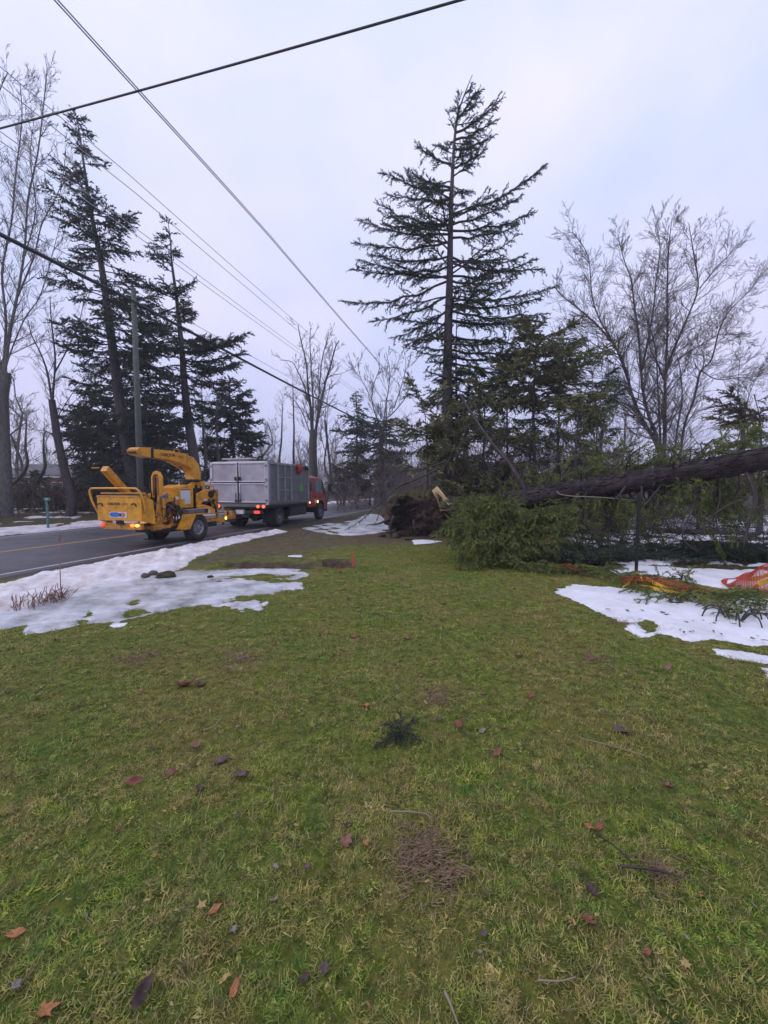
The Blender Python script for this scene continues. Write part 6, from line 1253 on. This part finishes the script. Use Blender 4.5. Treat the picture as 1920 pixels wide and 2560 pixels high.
# ---- orange netting
def net(label, top, bot, cell=.062, seed=0, sag=.03):
    T = [Vector(p) for p in smooth_path(top, 6)]; Bt = [Vector(p) for p in smooth_path(bot, 6)]; 
    def at(c, u):
        i = u * (len(c) - 1); k = min(len(c) - 2, int(i)); return c[k].lerp(c[k + 1], i - k)
    Lm = sum((T[i + 1] - T[i]).length for i in range(len(T) - 1)); Hm = max((T[i] - Bt[min(i, len(Bt) - 1)]).length for i in range(len(T))); nx = int(Lm / cell); ny = max(3, int(Hm / cell))
    def pt(i, j):
        u, v = i / nx, j / ny; p = at(T, u).lerp(at(Bt, u), v); p.z += sag * math.sin(v * 7 + u * 9 + seed) + .015 * math.sin(u * 31 + v * 4); p.y += sag * math.sin(u * 13 + seed + v * 3); return p
    s = []
    for i in range(nx + 1):
        for j in range(ny + 1):
            p = pt(i, j)
            if i < nx: s.append((*p, *pt(i + 1, j), .0055, .0055))
            if j < ny: s.append((*p, *pt(i, j + 1), .005, .005))
    o = link_mesh('safety_netting', seg_mesh('safety_netting', s, 3), ORNG); tag(o, label, 'netting'); return o
net('orange plastic safety netting sagging on the snow beside the black post', [G(1548, 1450, .10), G(1600, 1441, .26), G(1650, 1444, .22), G(1720, 1468, .16), G(1800, 1488, .08)], [G(1568, 1462, .03), G(1610, 1466, .04), G(1650, 1476, .04), G(1720, 1492, .04), G(1805, 1500, .03)], .055, 1)
net('orange plastic safety netting rising out of the frame at the right edge', [G(1805, 1455, .06), P(1860, 1432, 6.9), P(1925, 1409, 6.6), P(2100, 1340, 6.0), P(2350, 1260, 5.4)], [G(1812, 1462, .04), G(1860, 1472, .05), G(1925, 1485, .05), G(2100, 1520, .05), G(2350, 1560, .05)], .085, 2, .02)
net('scrap of red orange netting under the boughs left of the post', [G(1385, 1412, .12), G(1420, 1413, .16), G(1450, 1424, .10)], [G(1392, 1422, .03), G(1420, 1426, .03), G(1452, 1432, .03)], .05, 3)
def tape(label, pts, w=.075, twist=.25, txt=None):
    pp = smooth_path(pts, 6); v = []; f = []
    for i, p in enumerate(pp):
        d = (pp[min(i + 1, len(pp) - 1)] - pp[max(i - 1, 0)]).normalized(); up = Vector((0, -.55, .83)); up = (up - d * up.dot(d)).normalized(); a = twist * math.sin(i * .8); up = up * math.cos(a) + d.cross(up) * math.sin(a)
        v += [p - up * w / 2, p + up * w / 2]
    for i in range(len(pp) - 1): f.append((2 * i, 2 * i + 2, 2 * i + 3, 2 * i + 1))
    mb = MB(); mb.add(v, f, True); o = mb.build('barrier_tape', TAPE); tag(o, label, 'barrier tape')
    if txt:
        k = len(pp) // 2; X = (pp[k + 2] - pp[k - 2]).normalized(); up = Vector((0, -.55, .83)); up = (up - X * up.dot(X)).normalized(); W = X.cross(up)
        text('lettering', txt, .055, pp[k] + W * .012 , X, up, BLK, o, .0005)
    return o
tape('yellow barrier tape knotted round the foot of the black post', [G(1556, 1468, .06), G(1575, 1455, .12), P(1592, 1436, 7.2), G(1606, 1452, .12), G(1612, 1466, .05)])
tape('yellow barrier tape over the orange netting right of the post', [P(1604, 1438, 7.15), G(1645, 1462, .15), G(1690, 1474, .10), G(1722, 1480, .06)], .055, .15, 'CAUTION')
tape('yellow barrier tape along the front edge of the orange netting', [G(1590, 1462, .06), G(1640, 1472, .10), G(1700, 1484, .10), G(1770, 1492, .08), G(1830, 1500, .05)], .055, .12, 'CAUTION')
tape('upper yellow tape strand crossing the right edge netting', [G(1822, 1466, .05), P(1850, 1458, 6.6), P(1925, 1436, 6.3), P(2060, 1395, 6.0)], .075, .12)
tape('lower yellow tape strand crossing the right edge netting', [G(1858, 1484, .04), P(1885, 1468, 6.2), P(1925, 1450, 6.0), P(2060, 1410, 5.7)], .075, .2)
# ---- orange stake, hole debris
st = thing('survey_stake', G(884, 1424), 0, 'short orange survey stake leaning beside the small hole in the lawn', 'stake'); PAR = st
mb = MB(); mb.box((0, 0, .15), (.034, .015, .36), Matrix.Rotation(R_(-2), 4, 'Y')); mb.build('stake', ORNS, st)
mb = MB(); mb.add([(0, 0, 0), (.05, .02, .02), (.09, .0, .01), (.12, .03, .015), (.11, -.03, .01), (.05, -.04, .03), (0, -.03, .01)], [tuple(range(7))]); o = mb.build('flagging_scrap', ORNS); o.location = G(845, 1430, .03); tag(o, 'scrap of orange flagging tape in the grass in front of the hole', 'tape scrap')
rr = random.Random(5); s = []
for _ in range(90):
    p = G(rr.uniform(815, 885), rr.uniform(1404, 1424), rr.uniform(-.05, .06)); d = Vector((rr.gauss(0, 1), rr.gauss(0, 1), rr.gauss(0, .5))).normalized(); s.append((*p, *(p + d * rr.uniform(.04, .14)), rr.uniform(.004, .012), .003))
tag(link_mesh('root_scraps', seg_mesh('root_scraps', s, 4), mat('torn_root_bits', (.16, .075, .05), .9, var=.6, scale=20)), 'tangle of torn reddish roots in the small lawn hole', 'root scraps', kind='stuff')
def lump(name, label, cat, c, d, mtl, seed, z=0):
    v = []; f = []; n, m_ = 26, 16
    for j in range(m_ + 1):
        for i in range(n):
            a = 2 * math.pi * i / n; e = -math.pi / 2 + math.pi * j / m_; q = Vector((math.cos(e) * math.cos(a), math.cos(e) * math.sin(a), math.sin(e))); k = 1 + .28 * mnoise.fractal(q * 1.6 + Vector((seed * 3.1, 0, 0)), 1, 2, 4); v.append((q.x * d[0] / 2 * k, q.y * d[1] / 2 * k, q.z * d[2] / 2 * k))
    for j in range(m_):
        for i in range(n): f.append((j * n + i, j * n + (i + 1) % n, (j + 1) * n + (i + 1) % n, (j + 1) * n + i))
    o = link_mesh(name, fast_mesh(name, np.array(v), np.array(f), True), mtl); o.location = Vector(c) + Vector((0, 0, z)); tag(o, label, cat); return o
lump('sod_clump', 'brown grassy sod clump sitting at the edge of the snow bank', 'sod clump', G(414, 1446), (.36, .28, .17), SOD, 1, .04)
lump('rock', 'dark rock in the snow, right one of two beside the sod clump', 'rock', G(384, 1440), (.17, .13, .10), ROCK, 2, .05); lump('rock', 'dark rock in the snow, left one of two beside the sod clump', 'rock', G(364, 1445), (.15, .12, .08), ROCK, 3, .05)
lump('sod_clump', 'small reddish clod on the grey ice', 'clod', G(526, 1446), (.12, .10, .07), SOIL, 4, .02); lump('sod_clump', 'small clod at the right end of the grey ice holes', 'clod', G(547, 1458), (.12, .10, .04), SOIL, 5, .02)
for k, (x_, y_, d) in enumerate([(1010, 1340, .45), (1040, 1336, .55), (1068, 1338, .5), (990, 1344, .3), (1020, 1350, .22), (1055, 1350, .25), (955, 1342, .25), (1085, 1345, .35)]):
    lump('soil_clod', ['rounded brown clod left of centre at the foot of the root ball', 'biggest brown clod at the foot of the root ball', 'brown clod right of the biggest one under the root ball', 'leftmost brown clod against the root ball', 'little clod on the lawn in front of the left clods', 'little clod on the lawn in front of the biggest clod', 'small clod left of the root ball near the grey snow', 'brown clod at the right foot of the root ball'][k], 'clod', G(x_, y_), (d, d * .8, d * .6), SOIL, 10 + k, d * .12)
# ---- dry weeds on the snow
def weeds(label, spots, mtl, hr, n, seed, name='dry_weeds'):
    rr = random.Random(seed); s = []
    for (x_, y_) in spots:
        for _ in range(n):
            p = np.array(G(x_ + rr.gauss(0, 6), y_ + rr.gauss(0, 3))); d = nrm(np.array((rr.gauss(.15, .35), rr.gauss(0, .35), 1))); h = rr.uniform(*hr)
            for j in range(4):
                q = p + d * h / 4; s.append((*p, *q, .0045, .0035)); p = q; d = nrm(d + np.array((rr.gauss(.12, .22), rr.gauss(0, .2), -.12)))
    o = link_mesh(name, seg_mesh(name, s, 3), mtl); tag(o, label, 'weeds', kind='stuff'); return o
WEED = mat('reddish_dry_weed', (.24, .12, .085), .9, var=.4)
weeds('clump of reddish dry weeds sticking out of the left snow', [(78, 1520), (100, 1512), (120, 1510), (135, 1505), (152, 1500), (160, 1498), (45, 1525)], WEED, (.12, .28), 14, 1)
mb = MB(); p = G(153, 1500); mb.tube([p, P(150, 1420, p.y), P(148, 1352, p.y)], [.006, .005, .004], 6); mb.tube([P(148, 1353, p.y), P(148, 1345, p.y), P(148, 1334, p.y)], [.010, .018, .012], 8); tag(mb.build('dry_stalk', WEED), 'single tall dry stalk with a dark seed head above the snow bank', 'stalk')
# ================================================================ FALLEN LEAVES, TWIGS ON THE LAWN
def leaf_mat(name, c): return mat(name, c, .6, var=.3, scale=30, dirt=tuple(x * .45 for x in c), dirtamt=.8, dscale=40)
LM = {'rust': leaf_mat('rust_leaf', (.26, .085, .050)), 'purple': leaf_mat('purple_brown_leaf', (.12, .070, .066)), 'orange': leaf_mat('orange_leaf', (.40, .16, .055)), 'tan': leaf_mat('tan_leaf', (.42, .29, .10)), 'dark': leaf_mat('dark_brown_leaf', (.065, .032, .026)), 'pink': leaf_mat('pinkish_leaf', (.24, .11, .080)), 'grey': leaf_mat('silver_grey_leaf', (.24, .205, .165)), 'brown': leaf_mat('brown_leaf', (.17, .070, .045))}
def maple_outline():
    lobes = [(0, 1.0), (18, .55), (30, .62), (48, .90), (62, .50), (80, .55), (100, .68), (122, .38), (150, .42), (180, .22)]
    pts = [(r * math.cos(R_(a)), r * math.sin(R_(a))) for a, r in lobes]; return pts + [(x, -y) for x, y in pts[-2:0:-1]]
def oval_outline(): return [(math.cos(a) * (1.0 if math.cos(a) > 0 else .85), .48 * math.sin(a)) for a in [2 * math.pi * k / 18 for k in range(18)]]
def leaf(px, py, w, colr, shape, rot, label, curl=.35, tilt=0, group=None):
    rr = random.Random(px * 7 + py); g = G(px, py); size = w / FPX * math.hypot(g.y, EYE * .6) / 2 * .88
    out_ = maple_outline() if shape == 'maple' else oval_outline(); n = len(out_); v = []; f = []; ph = rr.uniform(0, 6); out_ = [(x * rr.uniform(.78, 1.15), y * rr.uniform(.78, 1.15)) for x, y in out_]
    for ring in (0, .35, .7, 1.0):
        if ring == 0: v.append((0, 0, 0)); continue
        for (x, y) in out_: x *= ring * (1 + rr.gauss(0, .03)); y *= ring * (1 + rr.gauss(0, .03)); v.append((x, y * (1 - .25 * min(1, curl)), curl * (y * y * .9 + x * x * .35) + rr.gauss(0, .07) * ring + .22 * math.sin(x * 3.3 + ph) * math.sin(y * 2.9 + ph * 2)))
    for k in range(n): f.append((0, 1 + k, 1 + (k + 1) % n))
    for q in range(2):
        for k in range(n): a = 1 + q * n; f.append((a + k, a + n + k, a + n + (k + 1) % n, a + (k + 1) % n))
    mb = MB(); mb.add([(x * size, y * size, z * size) for x, y, z in v], f, True); b_ = mb.build('blade', LM[colr]); sm = b_.modifiers.new('thickness', 'SOLIDIFY'); sm.thickness = .0009
    root = b_; root.name = 'fallen_leaf'
    st_ = MB(); st_.tube(smooth_path([(-size * .15, 0, 0), (-size * .7, size * .08, size * .1), (-size * 1.2, size * .2, size * .12)], 3), .0012, 5); o = st_.build('leaf_stem', LM[colr], root)
    root.location = (g.x, g.y, gz1(g.x, g.y) + .016); root.rotation_euler = (rr.uniform(-.2, .2) + tilt, rr.uniform(-.25, .25), R_(rot)); tag(root, label, 'leaf', group or 'fallen leaves on the lawn'); return root
for a in [(463, 1718, 62, 'brown', 'oval', 15, 'long brown curled leaf beside a purple one in the left lawn', 1.6), (497, 1717, 46, 'purple', 'maple', 60, 'purple leaf touching the long brown curled leaf'), (492, 1868, 40, 'pink', 'maple', 100, 'pinkish crumpled leaf above the row of purple leaves', .8), (550, 1906, 52, 'purple', 'oval', 40, 'pale purple oval leaf lying above the big purple maple leaf'),
          (434, 1935, 52, 'brown', 'maple', 200, 'flat brown red leaf left of the big purple maple leaf'), (333, 1961, 50, 'rust', 'oval', 30, 'glossy rust leaf tipped up over a dark hollow in the grass', 1.2, .4), (498, 1981, 34, 'dark', 'oval', -40, 'small dark brown leaf below left of the big purple maple leaf', 1.0), (599, 1946, 66, 'purple', 'maple', 75, 'biggest purple maple leaf, flat and star shaped, in the left lawn'),
          (376, 1643, 30, 'pink', 'oval', 20, 'small pinkish leaf near the snow on the upper left lawn'), (914, 1767, 28, 'orange', 'oval', 10, 'small bright orange leaf above the spruce sprig'), (885, 1593, 26, 'rust', 'oval', 60, 'reddish leaf at the upper middle of the lawn'), (298, 2082, 24, 'brown', 'oval', 80, 'small maroon leaf alone below the glossy rust leaf'),
          (862, 2118, 64, 'pink', 'maple', -70, 'long pinkish torn leaf near the middle of the lower lawn', 1.0), (914, 2123, 24, 'orange', 'oval', -60, 'little orange leaf right of the long pinkish torn leaf'), (868, 2074, 30, 'dark', 'oval', 20, 'dark scrap of leaf just above the long pinkish torn leaf'), (689, 2175, 24, 'grey', 'oval', -30, 'pale grey leaf left of a mauve one'),
          (767, 2181, 36, 'purple', 'maple', 20, 'crumpled mauve leaf right of the pale grey leaf', 1.1), (503, 2279, 46, 'tan', 'maple', 80, 'bright yellow tan leaf beside a peach one'), (538, 2285, 36, 'orange', 'oval', 50, 'peach leaf right of the bright yellow tan leaf'), (686, 2259, 24, 'grey', 'oval', 10, 'small pale leaf between the mauve leaf and the silver one'), (582, 2334, 36, 'grey', 'maple', -50, 'silver grey leaf below the peach leaf'),
          (38, 2343, 46, 'orange', 'oval', 15, 'orange tan leaf at the left edge of the lawn'), (810, 2432, 44, 'purple', 'maple', 70, 'mauve leaf beside a dark one near the bottom', .9), (761, 2455, 32, 'dark', 'oval', 40, 'dark leaf left of the mauve leaf near the bottom'), (353, 2505, 78, 'dark', 'oval', 95, 'large dark brown leaf standing on edge near the bottom left', 1.4, .3), (110, 2540, 64, 'orange', 'maple', 30, 'orange leaf in the bottom left corner'),
          (564, 2453, 34, 'tan', 'oval', 35, 'yellow leaf near the bottom left of centre'), (587, 2482, 40, 'orange', 'oval', 80, 'orange tan leaf just below the yellow leaf'), (40, 2476, 40, 'grey', 'maple', 0, 'grey leaf at the lower left edge'), (1093, 1805, 40, 'purple', 'maple', -40, 'purple leaf between the spruce sprig and the red brown leaf', .8), (1145, 1819, 46, 'rust', 'maple', 10, 'red brown crumpled leaf right of the spruce sprig', 1.0),
          (1206, 1830, 26, 'grey', 'oval', 30, 'whitish leaf scrap right of the red brown crumpled leaf'), (1243, 1888, 38, 'rust', 'oval', 50, 'rust red leaf below the whitish scrap', 1.0), (1553, 1833, 54, 'purple', 'oval', -25, 'long purple leaf in the right lawn', .7), (1666, 1967, 46, 'pink', 'maple', 0, 'pinkish brown leaf in the right lawn', .8), (1473, 2071, 30, 'orange', 'oval', -20, 'bright orange leaf touching a brown leaf above the matted twigs', .6),
          (1498, 2072, 32, 'rust', 'oval', 30, 'brown leaf touching the bright orange leaf', .9), (1162, 2140, 24, 'dark', 'oval', 10, 'small dark leaf in the middle of the lower right lawn'), (1119, 2218, 36, 'dark', 'maple', -20, 'dark leaf at the top of the bare thatch spot'), (1209, 2345, 32, 'purple', 'maple', 50, 'purple grey leaf right of the bare thatch spot'), (1472, 2233, 56, 'dark', 'maple', -45, 'dark brown torn leaf above the two toned leaf', 1.0),
          (1467, 2308, 52, 'rust', 'maple', -20, 'rust leaf with a dark half in the lower right lawn', .5), (1324, 1747, 32, 'rust', 'maple', 70, 'reddish leaf standing in the mid right lawn', 1.0, .3), (1206, 1735, 30, 'pink', 'maple', 10, 'pink leaf above the whitish scrap'), (1669, 1674, 34, 'pink', 'oval', 40, 'dull pink leaf below the right snow patch'), (1614, 2389, 28, 'rust', 'oval', 0, 'small rust leaf in the lower right lawn'),
          (1712, 2421, 44, 'tan', 'maple', 30, 'tan leaf near the lower right corner', .4), (1015, 1599, 24, 'pink', 'oval', 30, 'pinkish leaf in the upper middle lawn'), (1296, 1643, 24, 'dark', 'oval', 20, 'dark leaf in the upper right lawn'), (1087, 1648, 20, 'rust', 'oval', 10, 'rust scrap in the upper middle lawn')]:
    leaf(*a[:7], *( (a[7],) if len(a) > 7 else () ), **({'tilt': a[8]} if len(a) > 8 else {}))
rr = random.Random(99)
for k in range(70):
    y_ = 1445 + (rr.random() ** 1.4) * 420; x_ = rr.uniform(120, 1850); g = G(x_, y_)
    if covered(np.array([g.x]), np.array([g.y]))[0] or -g.x * CT + g.y * ST > 7.5 or (x_ < 800 and y_ < 1560): continue
    leaf(int(x_), int(y_), rr.uniform(10, 20), rr.choice(['dark', 'brown', 'purple', 'rust', 'dark']), rr.choice(['oval', 'maple']), rr.uniform(0, 360), 'small dark leaf scrap in the far lawn', .8, group='small leaf scraps on the lawn')
for k in range(60):
    y_ = rr.uniform(1700, 2550); x_ = rr.uniform(20, 1900)
    leaf(int(x_), int(y_), rr.uniform(9, 17), rr.choice(['tan', 'orange', 'tan', 'grey']), 'oval', rr.uniform(0, 360), 'tiny yellowish leaf fragment in the near lawn', .5, group='tiny leaf fragments in the near grass')
for k in range(34):
    x_ = rr.uniform(1420, 1915); y_ = 1480 + (x_ - 1385) * .2 + rr.uniform(0, 60); g = G(x_, y_)
    if not covered(np.array([g.x]), np.array([g.y]))[0]: continue
    o = leaf(int(x_), int(y_), rr.uniform(9, 20), rr.choice(['dark', 'brown', 'purple']), 'oval', rr.uniform(0, 360), 'small dark leaf on the right snow patch', .8, group='small leaves on the right snow'); o.location.z += .03
def gtwig(label, pts, r, mtl=BARKG):
    mb = MB(); pp = smooth_path([G(*p, .03) for p in pts], 4); mb.tube(pp, [r * (1 - .6 * i / len(pp)) for i in range(len(pp))], 6); tag(mb.build('twig', mtl), label, 'twig')
PALE = mat('pale_twig_wood', (.26, .20, .15), .8)
gtwig('thin brown twig left of centre right lawn, ending in a knot', [(975, 2028), (1030, 2030), (1065, 2035), (1080, 2050)], .004, PALE)
gtwig('pale straw twig lying flat near the bottom', [(1345, 2450), (1400, 2452), (1440, 2442)], .003, PALE); gtwig('pale thick stem running into the bottom edge', [(1112, 2478), (1130, 2520), (1150, 2575)], .005, PALE)
gtwig('dark twig running down right from the orange leaf', [(1490, 2085), (1530, 2110), (1575, 2150)], .005, BARKD); gtwig('dark twig half sunk in matted grass at the lower right', [(1555, 2165), (1640, 2175), (1710, 2195)], .006, BARKD)
gtwig('fine twig below the purple leaf on the right lawn', [(1450, 1845), (1520, 1862), (1620, 1890)], .004, PALE)
gtwig('dark stick near the upper left lawn edge', [(88, 1735), (105, 1722), (115, 1715)], .006, BARKD); gtwig('brown stick above the pale purple leaf', [(508, 1825), (535, 1815), (555, 1790)], .005, PALE)
m = bpy.data.materials.new('thin_evening_haze'); m.use_nodes = True; t = m.node_tree; t.nodes.clear()
o_ = t.nodes.new('ShaderNodeOutputMaterial'); v_ = t.nodes.new('ShaderNodeVolumePrincipled'); v_.inputs['Color'].default_value = (.93, .92, .97, 1); v_.inputs['Density'].default_value = .0016; v_.inputs['Anisotropy'].default_value = .2
t.links.new(v_.outputs[0], o_.inputs['Volume'])
mb = MB(); mb.box((0, 200, 19), (900, 560, 42)); hz = mb.build('haze', m); tag(hz, 'thin pale evening haze over the whole scene', 'haze', kind='stuff')
